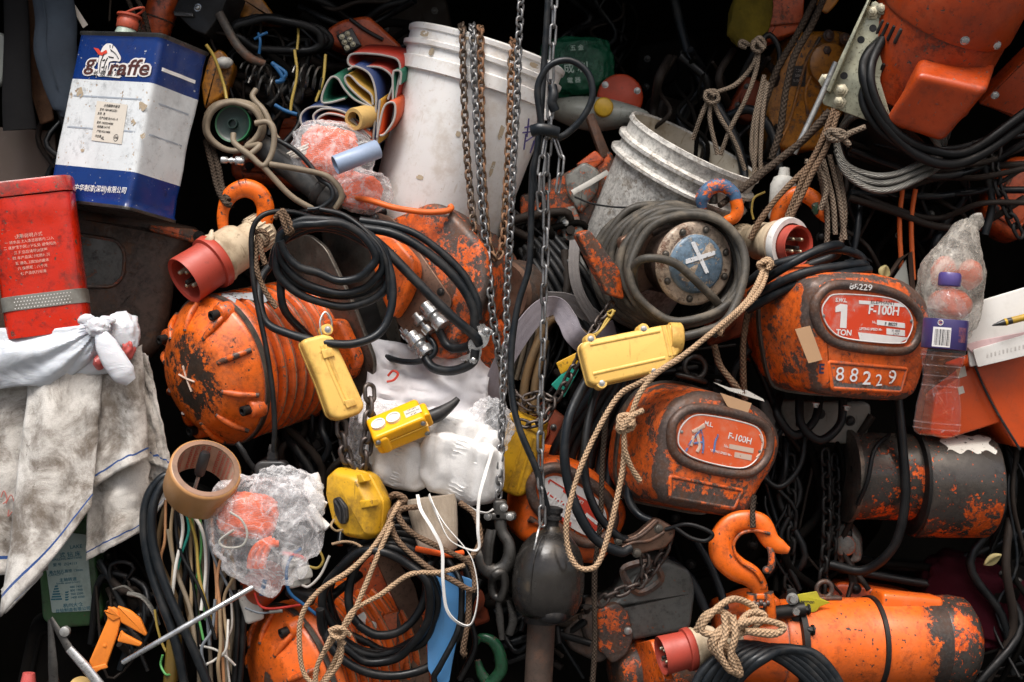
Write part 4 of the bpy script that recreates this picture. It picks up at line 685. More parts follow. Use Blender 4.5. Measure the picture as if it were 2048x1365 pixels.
rp_('frayed rope knot tied below the bracket corner', [(1650, 270, -110), (1672, 262, -118), (1690, 268, -118), (1676, 280, -120), (1656, 276, -120), (1662, 262, -122), (1684, 276, -122), (1700, 266, -112), (1730, 254, -110)], 6, 'rope_grey', ex=[[(1680, 272, -118), (1692, 284, -116), (1700, 292, -114)]])
rp_('pale braided cords hanging right of the orange hook behind the red plug', [(1634, 320, -60), (1650, 400, -60), (1656, 450, -60), (1652, 500, -55)], 5.5, 'rope_grey', ex=[[(1646, 320, -58), (1664, 400, -60), (1672, 470, -60)], [(1660, 310, -50), (1680, 400, -50), (1690, 480, -50)], [(1676, 330, -45), (1690, 420, -45), (1682, 490, -45)], [(1612, 322, -70), (1640, 340, -80), (1652, 380, -80), (1640, 420, -75)]])
# plug red white right, its cable
t, b0 = cee_plug('industrial_plug', 'red industrial plug with a white ring, above the hoist marked 1 TON', 1598, 492, -120, (-90, 20, 120), .85, 0)
t.lathe('white_ring', 'white_pl', [(44, 22), (54, 22), (56, 30), (54, 40), (44, 42)], 40, cap=False)
for i, q in enumerate(([(1500, 590, -120), (1530, 560, -160), (1580, 530, -200), (1640, 498, -190), (1680, 492, -150), (1672, 510, -120), (1620, 530, -110)], [(1500, 605, -140), (1550, 570, -190), (1610, 545, -215), (1680, 532, -190), (1730, 530, -150), (1720, 545, -130)], [(1490, 570, -100), (1540, 535, -140), (1600, 515, -160), (1670, 500, -150), (1715, 510, -120), (1722, 524, -110), (1690, 530, -105)], [(1495, 620, -150), (1560, 585, -190), (1620, 560, -210), (1690, 548, -190), (1740, 540, -150)])):
    cable('power_cable', ('dusty black cable loop over the 1 TON hoist, passing in front of the red plug', 'dusty black cable along the top of the 1 TON hoist, its nearest strand', 'dusty black cable over the 1 TON hoist, uppermost strand bent round at the right', 'dusty black cable pressed against the 1 TON hoist top, lowest strand')[i], 'cable', q, 9, 'cable_blue', 'cables over the 1 TON hoist')
# long tan rope of the middle with knot
rp_('light brown rope from the knot by the grey coil, looping down past the pear housing', [(1528, 520, -180), (1520, 560, -210), (1490, 606, -260), (1430, 660, -330), (1360, 715, -345), (1290, 760, -330), (1240, 790, -310), (1200, 850, -320), (1160, 940, -330), (1136, 1030, -335), (1134, 1090, -335), (1150, 1130, -335), (1176, 1138, -335), (1200, 1120, -335), (1225, 1040, -330), (1245, 940, -325), (1250, 880, -325)], 5.5, 'rope_tan', ex=[[(1534, 520, -176), (1528, 560, -205), (1504, 600, -250), (1450, 650, -300), (1440, 668, -320)], [(1360, 716, -345), (1310, 750, -345), (1278, 790, -350), (1258, 840, -345), (1246, 860, -342)], [(1238, 846, -350), (1262, 840, -356), (1264, 856, -350), (1240, 864, -350), (1238, 852, -352), (1264, 848, -358), (1262, 832, -350), (1240, 836, -350), (1244, 860, -356), (1260, 834, -358), (1286, 822, -352)], [(1248, 862, -350), (1250, 900, -345), (1262, 935, -335), (1280, 962, -325)], [(1516, 528, -190), (1536, 518, -200), (1544, 530, -196), (1524, 540, -194), (1518, 528, -200), (1540, 524, -204), (1536, 540, -200)]])
rp_('dark braided rope hanging between the grey coil and the 1 TON hoist', [(1500, 600, -130), (1488, 680, -120), (1486, 760, -110), (1490, 800, -100)], 6.5, 'rope_brown', ex=[[(1428, 690, -160), (1440, 730, -160), (1468, 770, -170), (1482, 788, -165)]])
# ------------------------------------------------------------------ bottle and right edge
t = T('water_bottle', 'clear plastic water bottle with purple cap and label, standing right of the 1 TON hoist', 'bottle', 1872, 872, -210, (5, 0, 0))
BP = [(36, 0), (44, 6), (46, 20), (44, 60), (37, 100), (36, 120), (41, 150), (44, 165)]
t.part('bottle_body', M().lathe([(.01, 6), (30, 2)]+BP+[(43, 172), (44, 235), (42, 248), (34, 270), (20, 285), (17, 290), (19, 293), (17, 296), (17, 304)], 40, ax='z'), 'bottle'); t.part('tinted_water', M().lathe([(.01, 8), (33, 8)]+[(r-2.5, z+2) for r, z in BP]+[(.01, 167)], 36, ax='z'), 'refraction_fill')  # orange refracted from things behind is tinted into the clear water
m = M()
for q in ([(-20, 70), (-22, 100), (4, 60), (2, 95)], [(10, 45), (-16, 80), (14, 90)], [(-10, 40), (16, 55), (18, 30)], [(-12, 110), (10, 118)]): m.tube([(x, -math.sqrt(max(1, 42**2-x*x))+1.5, z) for x, z in q], 1.3, 6)
for z, r_ in ((120, 36), (100, 37.2), (140, 39.4), (160, 44), (26, 46), (14, 45.2)): m.tube([(r_*math.cos(a), r_*math.sin(a), z) for a in [i*.3142 for i in range(20)]], 1.4, 6, closed=True)
t.part('embossed_ribs', m, 'bottle')
t.lathe('bottle_cap', 'purple', [(21, 300), (22.5, 302), (22.5, 322), (20, 327), (.01, 328)], 30, ax='z'); lb = t.lathe('label_sleeve', 'label_navy', [(44.5, 174), (45, 175), (45, 232), (44.5, 233)], 40, ax='z')
def wr(r_): return lambda x, y, z: (r_*math.sin(x/r_), -r_*math.cos(x/r_), z)
m = M(); rr = random.Random(4); x = -33
while x < -3:
    w_ = rr.choice((.7, 1.2, 1.9)); 
    x += w_+rr.choice((.9, 1.4))
    m.add([wr(45.5)(x-w_, 0, 180), wr(45.5)(x, 0, 180), wr(45.5)(x, 0, 212), wr(45.5)(x-w_, 0, 212)], [(0, 1, 2, 3)])
br = t.part('barcode', M().add([wr(45.25)(a, 0, b) for b in (177, 216) for a in (-36, -28, -20, -12, -4, 0)], [(i, i+1, i+7, i+6) for i in range(5)]), 'sticker_white', lb, smooth=False); t.part('bars', m, 'black', lb, smooth=False)
m = M().text('C', 9, -22, 225, 0, .03, wrap=wr(45.4))
for i in range(8): m.text('INGREDIENTS WATER', 3, 18+i*2.6, 204, 0, .0, rot=90, wrap=wr(45.4))
t.part('lettering', m, 'ink_pink', lb, smooth=False); t.part('recycle_ring', M().tube([wr(45.6)(-22+5*math.cos(a), 0, 225+5*math.sin(a)) for a in [i*.628 for i in range(10)]], .8, 5, closed=True), 'sticker_white', lb)
t = T('plastic_bag', 'translucent tied plastic bag holding orange things, behind the water bottle', 'bag', 1905, 560, -100, (6, 0, 0))
def bagfn(w):
    k = 1-.62*max(0, min(1, (w.z-20)/110)); return (w.x*k+max(0, w.z-40)*.22, w.y*k, w.z)
t.part('bag_film', M().blob((0, 0, 0), (68, 40, 128), .08, 2., 5, 2, .12, .85, fn=bagfn), 'bag_frost'); t.part('orange_filling', M().blob((-20, 0, 10), (26, 20, 34), .15, 2, 3, 5).blob((34, 0, 14), (26, 20, 30), .15, 2, 3, 6).blob((0, 2, -50), (44, 24, 34), .15, 2, 3, 8), 'box_orange')
t.part('bag_ears', M().tube([(20, 0, 100), (32, -4, 122), (46, -6, 130)], [8, 14, 10], 8, el=.4).tube([(26, 0, 104), (42, 4, 116), (48, 6, 112)], [8, 12, 8], 8, el=.4), 'bag_frost')
t = T('document_stack', 'stack of white and pink papers lying on the orange control box at the right edge', 'papers', 2010, 660, -60, (-20, 0, 0))
t.part('folder', M().slab(rp(t.tr([(1926, 612), (2100, 560), (2100, 690), (1940, 735), (1936, 705)]), 6), 0, 8, 2), 'paper'); t.part('pink_sheets', M().slab(rp(t.tr([(1930, 690), (1965, 680), (2100, 655), (2100, 690), (1945, 708)], -4), 4), -6, -1, 1), 'paper_pink'); pg = t.part('printed_sheets', M().slab(rp(t.tr([(1945, 700), (2100, 655), (2100, 700), (1955, 735)], -10), 4), -12, -6, 1), 'paper')
m = M()
for i in range(14): m.text('llllllll', 5, *t.tr([(1975+i*8, 712-i*2)], -13)[0], -12.8, .0, rot=70)
t.part('print_lines', m, 'ink_grey', pg, smooth=False)
t = T('pen', 'black and yellow pen lying on the papers at the right edge', 'pen', 2010, 645, -90, aim=(90, 22, 8)); t.lathe('pen_tip', 'black_pl', [(.01, -28), (1.5, -26), (6, -6), (7, 0), (7, 14), (6.4, 14)], 16); t.lathe('pen_barrel', 'cap_yellow', [(6.8, 14), (7, 15), (7, 90)], 16); t.lathe('grip_ring', 'cap_yellow', [(7, -1), (7.6, 0), (7.6, 3), (7, 4)], 16)
t = T('control_box', 'orange control box on the right edge below the papers', 'control box', 1990, 780, -20, (18, 0, 8))
c = t.slab('box_body', 'box_orange', [(1950, 735), (2100, 680), (2100, 900), (2030, 895)], 0, 160, 6, 6); c2 = t.slab('front_flap', 'box_orange', [(1870, 790), (1960, 722), (2020, 840), (1890, 880), (1860, 868)], 10, 60, 4, 8, ty=10); t.part('seam', M().tube(t.ats([(1938, 705, -32), (1980, 800, -28), (2040, 900, -22)]), 2.6, 6), 'black', c)
for q in ([(1912, 740), (1930, 732), (1934, 752), (1916, 758)], [(1914, 776), (1926, 772), (1930, 786), (1918, 790)]): t.part('label_sticker', M().loft(t.tr(q, 9), [(9.2, 0), (9.6, 0)], True, False), 'label_cream', c2)
# right hand dark motor cylinder, cloth, plate
t = T('hoist_motor', 'blackened orange motor cylinder with peeling white patch, below the water bottle', 'hoist motor', 1702, 952, 40, aim=(290, -8, 40))
c = t.lathe('motor_barrel', 'bare_orange_low', [(80, -10), (86, -6), (87, 0), (87, 122), (84, 124)], 52); c2 = t.lathe('end_cover', 'bare_orange_low', [(100, 126), (106, 128), (107, 134), (107, 200), (107, 276), (104, 281), (.01, 284)], 52, o=(0, 0, -14)); t.lathe('flange', 'chassis', [(88, -14), (93, -12), (93, -4), (86, -2)], 48); t.lathe('clamp_band', 'black_iron', [(96, 120), (109, 121), (109, 128), (96, 129)], 52, o=(0, 0, -7))
t.part('peeling_patch', M().sheet(lambda a, b: (107.8*math.cos(.72+.5*b+.05*math.sin(a*17)), 165+100*a+6*math.sin(b*9), 107.8*math.sin(.72+.5*b+.05*math.sin(a*17))-14), 24, 10), 'peel_white', c2)
t.bolts('black_iron', [t.at(1712, 938, 0), t.at(1716, 1010, 10)], 8, 10)
t = T('dark_cloth_bag', 'burgundy cloth bag slumped behind the long orange motor', 'bag', 1930, 1190, 130, (10, 0, 0)); t.part('bag_cloth', M().blob((10, 0, -16), (118, 50, 86), .12, .8, 5, 4, .2, .5), 'burgundy')
t = T('junction_plate', 'grey dirty cast plate under the 1 TON hoist', 'plate', 1630, 840, 30, (-2, 4, 0)); c = t.slab('plate_body', 'grey_pl', [(1520, 800), (1742, 806), (1742, 850), (1728, 880), (1690, 890), (1530, 868)], 0, 30, 6, 14); t.bolts('black_iron', [(x, 0, z) for x, z in t.tr([(1640, 828), (1700, 842), (1560, 850)])], 8, 7)
for i, q in enumerate(([(1600, 795, -20), (1602, 850, -40), (1640, 880, -40), (1680, 850, -30), (1686, 800, -20)], [(1560, 790, -10), (1556, 830, -50), (1590, 870, -40), (1630, 840, -20), (1640, 790, 0)], [(1796, 800, -20), (1806, 900, -40), (1810, 1000, -45), (1790, 1090, -30), (1730, 1140, 0), (1660, 1130, 20)], [(1780, 870, 0), (1750, 900, -50), (1735, 960, -60), (1715, 1010, -40)], [(1520, 950, 0), (1560, 975, -10), (1600, 930, -10), (1610, 850, 0)], [(1500, 700, -60), (1470, 740, -60), (1462, 800, -50), (1480, 860, -30)])):
    cable('power_cable', ('black cable looping under the 1 TON hoist in front of the grey plate', 'second black cable tucked closer to the hoist above the grey plate', 'thick black cable sweeping down in front of the blackened motor', 'thin black wire over the left end of the blackened motor', 'dark cable sagging right of the scuffed hoist', 'dark cable running between the two big hoist covers')[i], 'cable', q, (9, 9, 10, 4.5, 6, 8)[i], 'cable_dark', 'dark cables right of centre')
# ------------------------------------------------------------------ buckets
t = T('bucket', 'large white plastic bucket leaning to the right behind the hanging chains', 'bucket', 903, 336, 90, (17, 3, 0), group='plastic buckets')
BK = 158
prof = [(118, -250), (122, -246), (BK-6, 150), (BK-5, 158), (BK+3, 160), (BK+4, 184), (BK-3, 187), (BK-3, 206), (BK+5, 208), (BK+6, 216), (BK-2, 219), (BK-1, 236), (BK+3, 238), (BK+4, 246), (BK-1, 250), (BK-8, 250), (BK-10, 246), (BK-12, 150), (112, -240), (.01, -242)]
b = t.part('bucket_wall', M().lathe([(.01, -250)]+prof, 64, ax='z', cap=False), 'bucket', sharp=50)
m = M()
for q in ([(1058, 240), (1054, 275)], [(1046, 268), (1070, 262)], [(1050, 285), (1072, 270), (1062, 300)], [(1048, 300), (1052, 270)], [(1068, 280), (1060, 305)], [(1050, 258), (1062, 254)]):
    ps = []
    for p in q:
        # brushed on the round wall: push out to the wall radius
        v = t.at(p[0], p[1], 20); r_ = 122+(v.z+246)*(BK-128)/396+1; v.y = -math.sqrt(max(4, r_*r_-v.x*v.x)); ps.append(v)
    m.tube(ps, 1.6, 5, 4)
t.part('brushed_characters', m, 'ink_purple', b)
for a0, z, w_, h_ in ((-2.35, 226, 22, 12), (-2.2, 196, 10, 16), (-1.9, 170, 6, 26), (-1.05, 196, 12, 30), (-.9, 228, 20, 10), (-1.0, 90, 10, 34), (-1.55, 60, 9, 12), (-1.9, -40, 16, 9), (-.95, 20, 8, 40), (-1.7, 236, 24, 8)):
    rr_b = lambda zz: 122+(zz+246)*(158-128)/396+(9 if zz > 205 else 3 if zz > 156 else .7)
    t.part('scuff_mark', M().sheet(lambda a, b: (rr_b(z)*math.cos(a0+(a-.5)*w_/150), rr_b(z)*math.sin(a0+(a-.5)*w_/150), z+(b-.5)*h_*(.6+.4*math.sin(a*3.1))), 6, 4), 'rub', b)
t.part('handle_lug', M().lathe([(11, 0), (11, -10), (7, -12)], 16, (BK-8, -60, 150), 'y'), 'bucket', b)
t = T('bucket', 'smaller cement stained bucket tipped to show its mouth, behind the grey cable coil', 'bucket', 1322, 424, 70, (27, 17, 0), group='plastic buckets')
BK = 143
prof = [(.01, -190), (108, -190), (112, -186), (BK-10, 66), (BK-8, 72), (BK+6, 74), (BK+7, 80), (BK-5, 86), (BK-6, 104), (BK+5, 106), (BK+6, 113), (BK-5, 118), (BK-4, 138), (BK, 142), (BK-1, 150), (BK-6, 151), (BK-9, 146)]
t.part('bucket_wall', M().lathe(prof, 64, ax='z', cap=False), 'bucket_grime', sharp=50); t.part('bucket_lining', M().lathe([(BK-9, 147), (BK-13, 100), (100, -170), (.01, -172)], 56, ax='z', cap=False), 'bucket_in')
# ------------------------------------------------------------------ chains in front of the white bucket
A = [(922, 58, 15), (924, 52, -50), (925, 70, -95), (927, 160, -98), (932, 280, -98), (940, 380, -95), (950, 465, -100), (968, 520, -112), (980, 565, -120), (985, 624, -125), (996, 690, -128), (1005, 750, -128), (1008, 780, -126)]
chain('chain', 'rusty steel chain over the white bucket rim, leftmost of the strands', A, 14.5, 5, 6.6, 'chain_rust')
B = [(946, 60, 10), (945, 52, -50), (945, 72, -100), (949, 162, -104), (958, 320, -104), (966, 438, -104), (974, 506, -114), (979, 563, -130), (984, 620, -135), (994, 690, -138), (1000, 730, -136)]
chain('chain', 'dark steel chain over the white bucket rim, between leftmost strand and rust brown loop', B, 14.5, 5, 6.6, 'chain_steel')
CD = [(958, 70, 20), (960, 62, -50), (961, 80, -92), (964, 300, -96), (971, 438, -96), (981, 500, -104), (992, 516, -108), (1004, 494, -104), (1011, 400, -96), (1018, 280, -96), (1023, 130, -92), (1025, 84, -60), (1026, 90, 10)]
chain('chain', 'rust brown chain hanging as a long narrow loop on the white bucket front', CD, 14.5, 5, 6.6, 'chain_brown')
E = [(1044, -30, -215), (1041, 20, -215), (1037, 94, -215), (1033, 216, -212), (1026, 337, -210), (1022, 440, -208), (1019, 494, -205), (1013, 616, -205), (1015, 660, -205), (1008, 723, -210), (1006, 782, -220), (1002, 893, -230), (997, 1000, -232)]
chain('chain', 'bright grey chain hanging straight from the top edge down to the steel swivel fitting', E, 14.8, 5.2, 6.8, 'chain_steel')
F = [(1111, -40, -262), (1109, 0, -262), (1106, 67, -262), (1102, 135, -262), (1100, 243, -262), (1094, 330, -260), (1093, 391, -258), (1091, 506, -258), (1088, 593, -258), (1087, 677, -258), (1084, 746, -260), (1082, 810, -262), (1081, 945, -268), (1084, 1007, -270), (1085, 1046, -270)]
chain('chain', 'long link chain hanging beside the taped cable down to the pear housing', F, 37, 5.6, 6.2, 'chain_steel', tw=25)
chain('chain', 'short doubled end of long link chain hanging below the blue tape, right side', [(1098, 268, -270), (1112, 285, -276), (1122, 320, -276), (1118, 360, -276), (1112, 400, -272)], 36, 5, 6, 'chain_steel', tw=60)
chain('chain', 'short doubled end of long link chain hanging below the blue tape, left side', [(1094, 262, -275), (1088, 300, -282), (1082, 340, -282), (1080, 390, -276), (1082, 420, -270)], 36, 5, 6, 'chain_steel', tw=70)
cable('tape_wrap', 'dark blue tape wound round chain and cable where the cable loops back', 'tape', [(1064, 262, -285), (1080, 258, -292), (1098, 262, -292), (1116, 266, -284)], 12, 'cable_blue', 'dark tape wraps', n=8, el=.5)
cable('tape_wrap', 'frayed dark tape wound round the chain inside the cable loop', 'tape', [(1104, 172, -275), (1108, 190, -280), (1104, 206, -282), (1110, 222, -276)], 10, 'cable_blue', 'dark tape wraps', n=7)
cable('pendant_cable', 'black cable from the top edge down to the pear housing, its end looped back', 'cable', [(1098, -30, -240), (1092, 60, -240), (1086, 150, -240), (1082, 240, -250), (1076, 300, -256), (1066, 350, -256), (1062, 480, -250), (1056, 540, -248), (1036, 610, -250), (1022, 700, -255), (1024, 790, -262), (1040, 860, -268), (1072, 940, -270), (1092, 1010, -255), (1098, 1035, -245)], 7, 'cable_blue', n=10, extra=[[(1086, 268, -268), (1080, 230, -272), (1076, 175, -276), (1098, 132, -280), (1140, 122, -280), (1176, 146, -280), (1186, 190, -280), (1166, 234, -276), (1136, 266, -272), (1110, 280, -268)], [(1078, 268, -262), (1072, 310, -262), (1066, 350, -258), (1074, 390, -250), (1084, 400, -240)]])
Gh = 'heavy chains of the yellow pendants'
chain('heavy_chain', 'heavy dark chain running down behind the octagonal yellow pendant, right strand', [(738, 760, -240), (740, 820, -245), (734, 880, -250), (730, 930, -240), (732, 975, -220)], 27, 9, 10.5, 'chain_heavy', Gh, 30)
chain('heavy_chain', 'heavy dark chain coming out under the hanging yellow pendant, left strand', [(682, 830, -235), (684, 870, -240), (690, 905, -240), (700, 930, -235), (712, 950, -225)], 27, 9, 10.5, 'chain_heavy', Gh, 30)
chain('heavy_chain', 'oily dark chain draped left of the big pale pendant down to the mustard one', [(1230, 600, -150), (1200, 640, -170), (1172, 690, -200), (1140, 750, -190), (1110, 800, -170), (1070, 820, -150), (1030, 790, -130), (1010, 740, -110)], 20, 6.5, 8, 'chain_heavy', 'oily chains', 40)
chain('heavy_chain', 'oily chain heaped on top of the mustard pendant', [(1030, 840, -185), (1060, 850, -195), (1090, 836, -190), (1104, 806, -180), (1080, 790, -165), (1040, 800, -160)], 20, 6.5, 8, 'chain_heavy', 'oily chains', 40)
chain('heavy_chain', 'oily chain draped over the grey gearbox under the brown clamp', [(1190, 1215, -190), (1215, 1195, -200), (1250, 1180, -200), (1280, 1165, -195), (1290, 1130, -200), (1288, 1090, -200), (1300, 1060, -190)], 22, 8, 9, 'chain_heavy', 'oily chains', 30)
chain('heavy_chain', 'oily chain trailing behind the brown clamp to the grey gearbox top', [(1340, 1060, -180), (1330, 1100, -170), (1305, 1140, -170), (1280, 1170, -175)], 22, 8, 9, 'chain_heavy', 'oily chains', 30)
for i, (x, y0, y1, d) in enumerate(((1580, 900, 1190, 40), (1650, 890, 1180, 30), (1668, 900, 1130, 50))):
    chain('heavy_chain', ('black oily chain hanging in the gap right of the scuffed hoist', 'black oily chain hanging in the gap left of the blackened motor', 'black oily chain hanging deepest beside the blackened motor')[i], [(x, y0, d), (x+4, (y0+y1)/2, d-5), (x-6, y1, d)], 24, 8, 9.5, 'black_iron', 'black chains in the gap', 35)
chain('heavy_chain', 'black oily chain hanging at the right edge beside the plastic bag', [(2000, 260, 60), (1990, 340, 50), (2010, 410, 50), (2040, 470, 60)], 24, 8, 9.5, 'black_iron', 'black chains in the gap', 35)
# ------------------------------------------------------------------ swivel fitting, steel hook
t = T('swivel_fitting', 'dark steel chain swivel fitting with bolts, at the lower end of the bright chain', 'fitting', 1000, 1020, -235, group='chain fittings')
t.part('fitting_body', M().box((0, 0, 0), (28, 26, 42), 6, 3).box((-14, -2, -12), (36, 22, 16), 5, 2).box((18, -2, -12), (30, 22, 18), 5, 2), 'steel_dark'); t.bolts('steel', [(8, -13, 6), (20, -13, -12), (-24, -13, -12)], 6, 6, n=12)
t = T('steel_hook', 'oily steel snap hook with latch and shackle under the swivel fitting', 'hook', 985, 1110, -230, group='chain fittings')
c = t.part('hook_body', M().tube(t.ats([(1000, 1040, -235), (1004, 1064, -236), (1018, 1090, -238), (1016, 1124, -238), (996, 1144, -238), (974, 1138, -238), (960, 1112, -238), (954, 1096, -238)]), [13, 12, 12, 15, 17, 16, 13, 6], 14, el=.8), 'steel_dark'); t.part('latch', M().tube(t.ats([(982, 1060, -244), (976, 1090, -246), (974, 1130, -244)]), [9, 11, 9], 8, el=.6).tube(t.ats([(990, 1060, -244), (984, 1090, -246), (980, 1130, -244)]), [4, 4, 4], 8), 'steel_dark', c)
t = T('steel_shackle', 'steel ring shackle linked through the oily snap hook', 'shackle', 1000, 1170, -225, group='chain fittings'); t.part('bow', M().tube(t.ats([(990, 1150, -250), (1004, 1146, -248), (1010, 1170, -240), (1002, 1196, -232), (988, 1190, -225), (984, 1166, -230)]), 9, 10, closed=True), 'steel_dark'); t.part('pin_plate', M().tube(t.ats([(996, 1196, -225), (1000, 1240, -222), (1004, 1280, -218)]), [6, 8, 5], 8, el=.5).tube(t.ats([(1016, 1200, -215), (1026, 1240, -212), (1018, 1270, -210)]), [5, 9, 8], 8, el=.4), 'steel_dark')
# ------------------------------------------------------------------ gearbox behind, jug, disc, green bag, bar
t = T('gearbox', 'grey and orange gearbox behind the long link chain, between the two buckets', 'gearbox', 1140, 400, 80, (14, 0, -8))
c = t.slab('case_shell', 'orange_worn', [(1060, 390), (1100, 360), (1220, 300), (1235, 330), (1200, 400), (1160, 480), (1110, 500), (1050, 450)], 0, 100, 8, 8); t.slab('grey_cover', 'grey_box', [(1128, 352), (1168, 322), (1198, 340), (1196, 380), (1160, 428), (1134, 390)], -20, 10, 8, 10, parent=c); t.slab('top_block', 'orange_dark', [(1150, 330), (1190, 300), (1210, 320), (1180, 345)], -8, 30, 4, 6, parent=c); t.slab('lower_lug', 'grey_box', [(1110, 420), (1150, 410), (1170, 470), (1130, 490)], -14, 10, 5, 8, parent=c); t.bolts('steel', [tuple(t.at(1132, 447, 58))], 6, 5, n=12, parent=c)
t = T('gearbox', 'chipped orange gearbox corner low behind the chains, right of the white bucket foot', 'gearbox', 1075, 430, 100, (-10, 0, 0)); t.slab('case_shell', 'orange_worn', [(1040, 390), (1090, 380), (1120, 470), (1080, 500), (1040, 450)], 0, 60, 6, 8)
t = T('batten', 'thin dirty white batten sticking out behind the stained bucket', 'batten', 1170, 375, 40, (0, 0, 0)); t.part('batten_strip', M().tube(t.ats([(1144, 386, 30), (1180, 366, 40), (1215, 345, 60)]), 6, 6, el=.6), 'white_dirty')
t = T('rusty_bar', 'rusty flat bar standing between the grey jug and the stained bucket', 'bar', 1190, 280, 70, (-28, 0, 20)); t.slab('bar_strip', 'rust_brown', [(1172, 230), (1188, 226), (1222, 310), (1204, 318)], 0, 12, 3, 3)
t = T('metal_jug', 'dirty grey jug lying on its side with a yellow cap, behind the cable loop', 'jug', 1195, 230, 160, (8, 0, 0)); t.part('jug_body', M().blob((0, 0, 0), (105, 50, 34), .03, 1.2, 5, 1, fn=lambda w: (w.x, w.y, w.z*(1-.35*max(0, w.x)/105)+max(0, w.x)*.12)), 'can_grey'); t.lathe('jug_cap', 'cap_yellow', [(16, 0), (17, -3), (19, -3), (19, -16), (16, -19), (.01, -19)], 28, o=(8, -46, 8))
t = T('round_cover', 'orange red round cover with two screws leaning behind the grey jug', 'cover', 1240, 195, 200, (0, 0, 0)); c = t.lathe('disc', 'disc_red', [(.01, -6), (42, -6), (46, -3), (46, 8), (.01, 9)], 44); t.bolts('steel', [(-30, -6, 24), (34, -6, 12)], 5, 3, n=14, name='screw', parent=c)
t = T('carrier_bag', 'green plastic carrier bag with pale printing in the shade behind the cable loop', 'bag', 1150, 135, 240, (0, 0, 0)); c = t.part('bag_film', M().blob((0, 0, 0), (76, 36, 66), .16, 1.0, 5, 7, .12, .85), 'bag_green')
m = M()
for s, x, z, sz in (('成 利', 0, -10, 22), ('五 金', 2, 30, 12), ('電 器', -4, -34, 12)): m.text(s, sz, x, z, -48, .01, 4)
t.part('lettering', m, 'mint', c, smooth=False)
# ------------------------------------------------------------------ webbing sling, hoses, black cable bundle
def strap(label, pts, w_, mat, up, y=None):
    o = W(*pts[0]); k = u_at(pts[0][2]); q = crom([(W(*p)-o)/k for p in pts], 10); sec = [(-w_/2, -1.6), (w_/2, -1.6), (w_/2, 1.6), (-w_/2, 1.6)]
    UPS = []
    for i in range(len(q)):
        tg = (q[min(i+1, len(q)-1)]-q[max(i-1, 0)]).normalized(); UPS.append(V((-tg.z, -.45, tg.x)) if abs(tg.x)+abs(tg.z) > .1 else V((1, 0, 0)))
    ob = to_obj('webbing_sling', M().sweep(q, sec, up=UPS), mat, k); ob.location = o; return setp(ob, label, 'sling', 'webbing slings')
strap('mauve grey webbing sling arching up behind the long link chain', [(985, 800, -60), (1000, 740, -70), (1040, 670, -80), (1080, 622, -80), (1112, 614, -60), (1134, 640, -70), (1150, 672, -90), (1180, 690, -70), (1230, 660, -30)], 42, 'webbing', (-.35, -1, .25))
strap('grey webbing sling folded over behind the pale pendant', [(1090, 600, -20), (1140, 606, -20), (1190, 640, -15), (1220, 680, -10)], 36, 'webbing_grey', (-.3, -1, .6))
strap('grey flat sling hanging left of the big cable coil', [(1150, 480, -30), (1148, 540, -50), (1160, 590, -50), (1190, 640, -40)], 22, 'webbing_grey', (-1, -1, .1))
cable('air_hose', 'brown air hose bent over behind the webbing sling', 'hose', [(1044, 830, -50), (1052, 760, -55), (1074, 690, -60), (1100, 640, -50), (1140, 650, -40), (1180, 680, -30)], 9, 'hose_brown', extra=[[(1068, 830, -45), (1072, 760, -50), (1090, 680, -52)]])
BN = ('leftmost', 'second from the left', 'third from the left', 'middle', 'fourth from the right', 'third from the right', 'second from the right', 'rightmost')
for i in range(8):
    a = i*17; cable('power_cable', 'grey black cable in the bundle under the pale pendant, %s' % BN[i], 'cable', [(1240+a*.5, 690+i*4, -120), (1200+a*.75, 760, -130+i*5), (1150+a, 830, -125+i*6), (1110+a*1.1, 900, -110+i*8), (1090+a*1.25, 980, -80)], 9.5, 'cable' if i % 3 else 'cable_blue', 'cable bundle under the pale pendant')
cable('power_cable', 'thick grey cable curving down left of the tan rope loop to the brown clamp', 'cable', [(1216, 690, -170), (1180, 750, -215), (1140, 830, -250), (1130, 900, -262), (1135, 960, -262), (1155, 1020, -262), (1190, 1076, -255), (1240, 1104, -240), (1262, 1096, -230)], 10, 'cable_blue', 'cables into the brown clamp')
cable('power_cable', 'dark cable curving inside the tan rope loop to the brown clamp', 'cable', [(1226, 710, -160), (1190, 790, -205), (1172, 880, -235), (1172, 960, -240), (1196, 1030, -245), (1236, 1074, -235), (1252, 1080, -225)], 8.5, 'cable', 'cables into the brown clamp')
cable('power_cable', 'dark cable under the scuffed hoist curving right into the brown clamp', 'cable', [(1256, 960, -160), (1258, 1000, -170), (1280, 1030, -185), (1310, 1044, -200)], 8.5, 'cable_blue', 'cables into the brown clamp'); cable('wire_rope', 'looped end of thin black wire rope right of the brown clamp', 'wire rope', [(1330, 1060, -215), (1370, 1048, -225), (1400, 1056, -228), (1424, 1070, -228), (1410, 1082, -226), (1380, 1076, -224), (1350, 1056, -220)], 4.5, 'cable_dark')
rp_('dark rope hanging straight down over the grey gearbox edge', [(1212, 830, -200), (1206, 920, -205), (1200, 1040, -210), (1190, 1150, -215), (1190, 1280, -215), (1184, 1380, -210)], 5.5, 'rope_dark'); rp_('short dark rope hung in the throat of the large safety hook', [(1508, 990, -210), (1506, 1020, -215), (1505, 1056, -222)], 5.5, 'rope_dark')
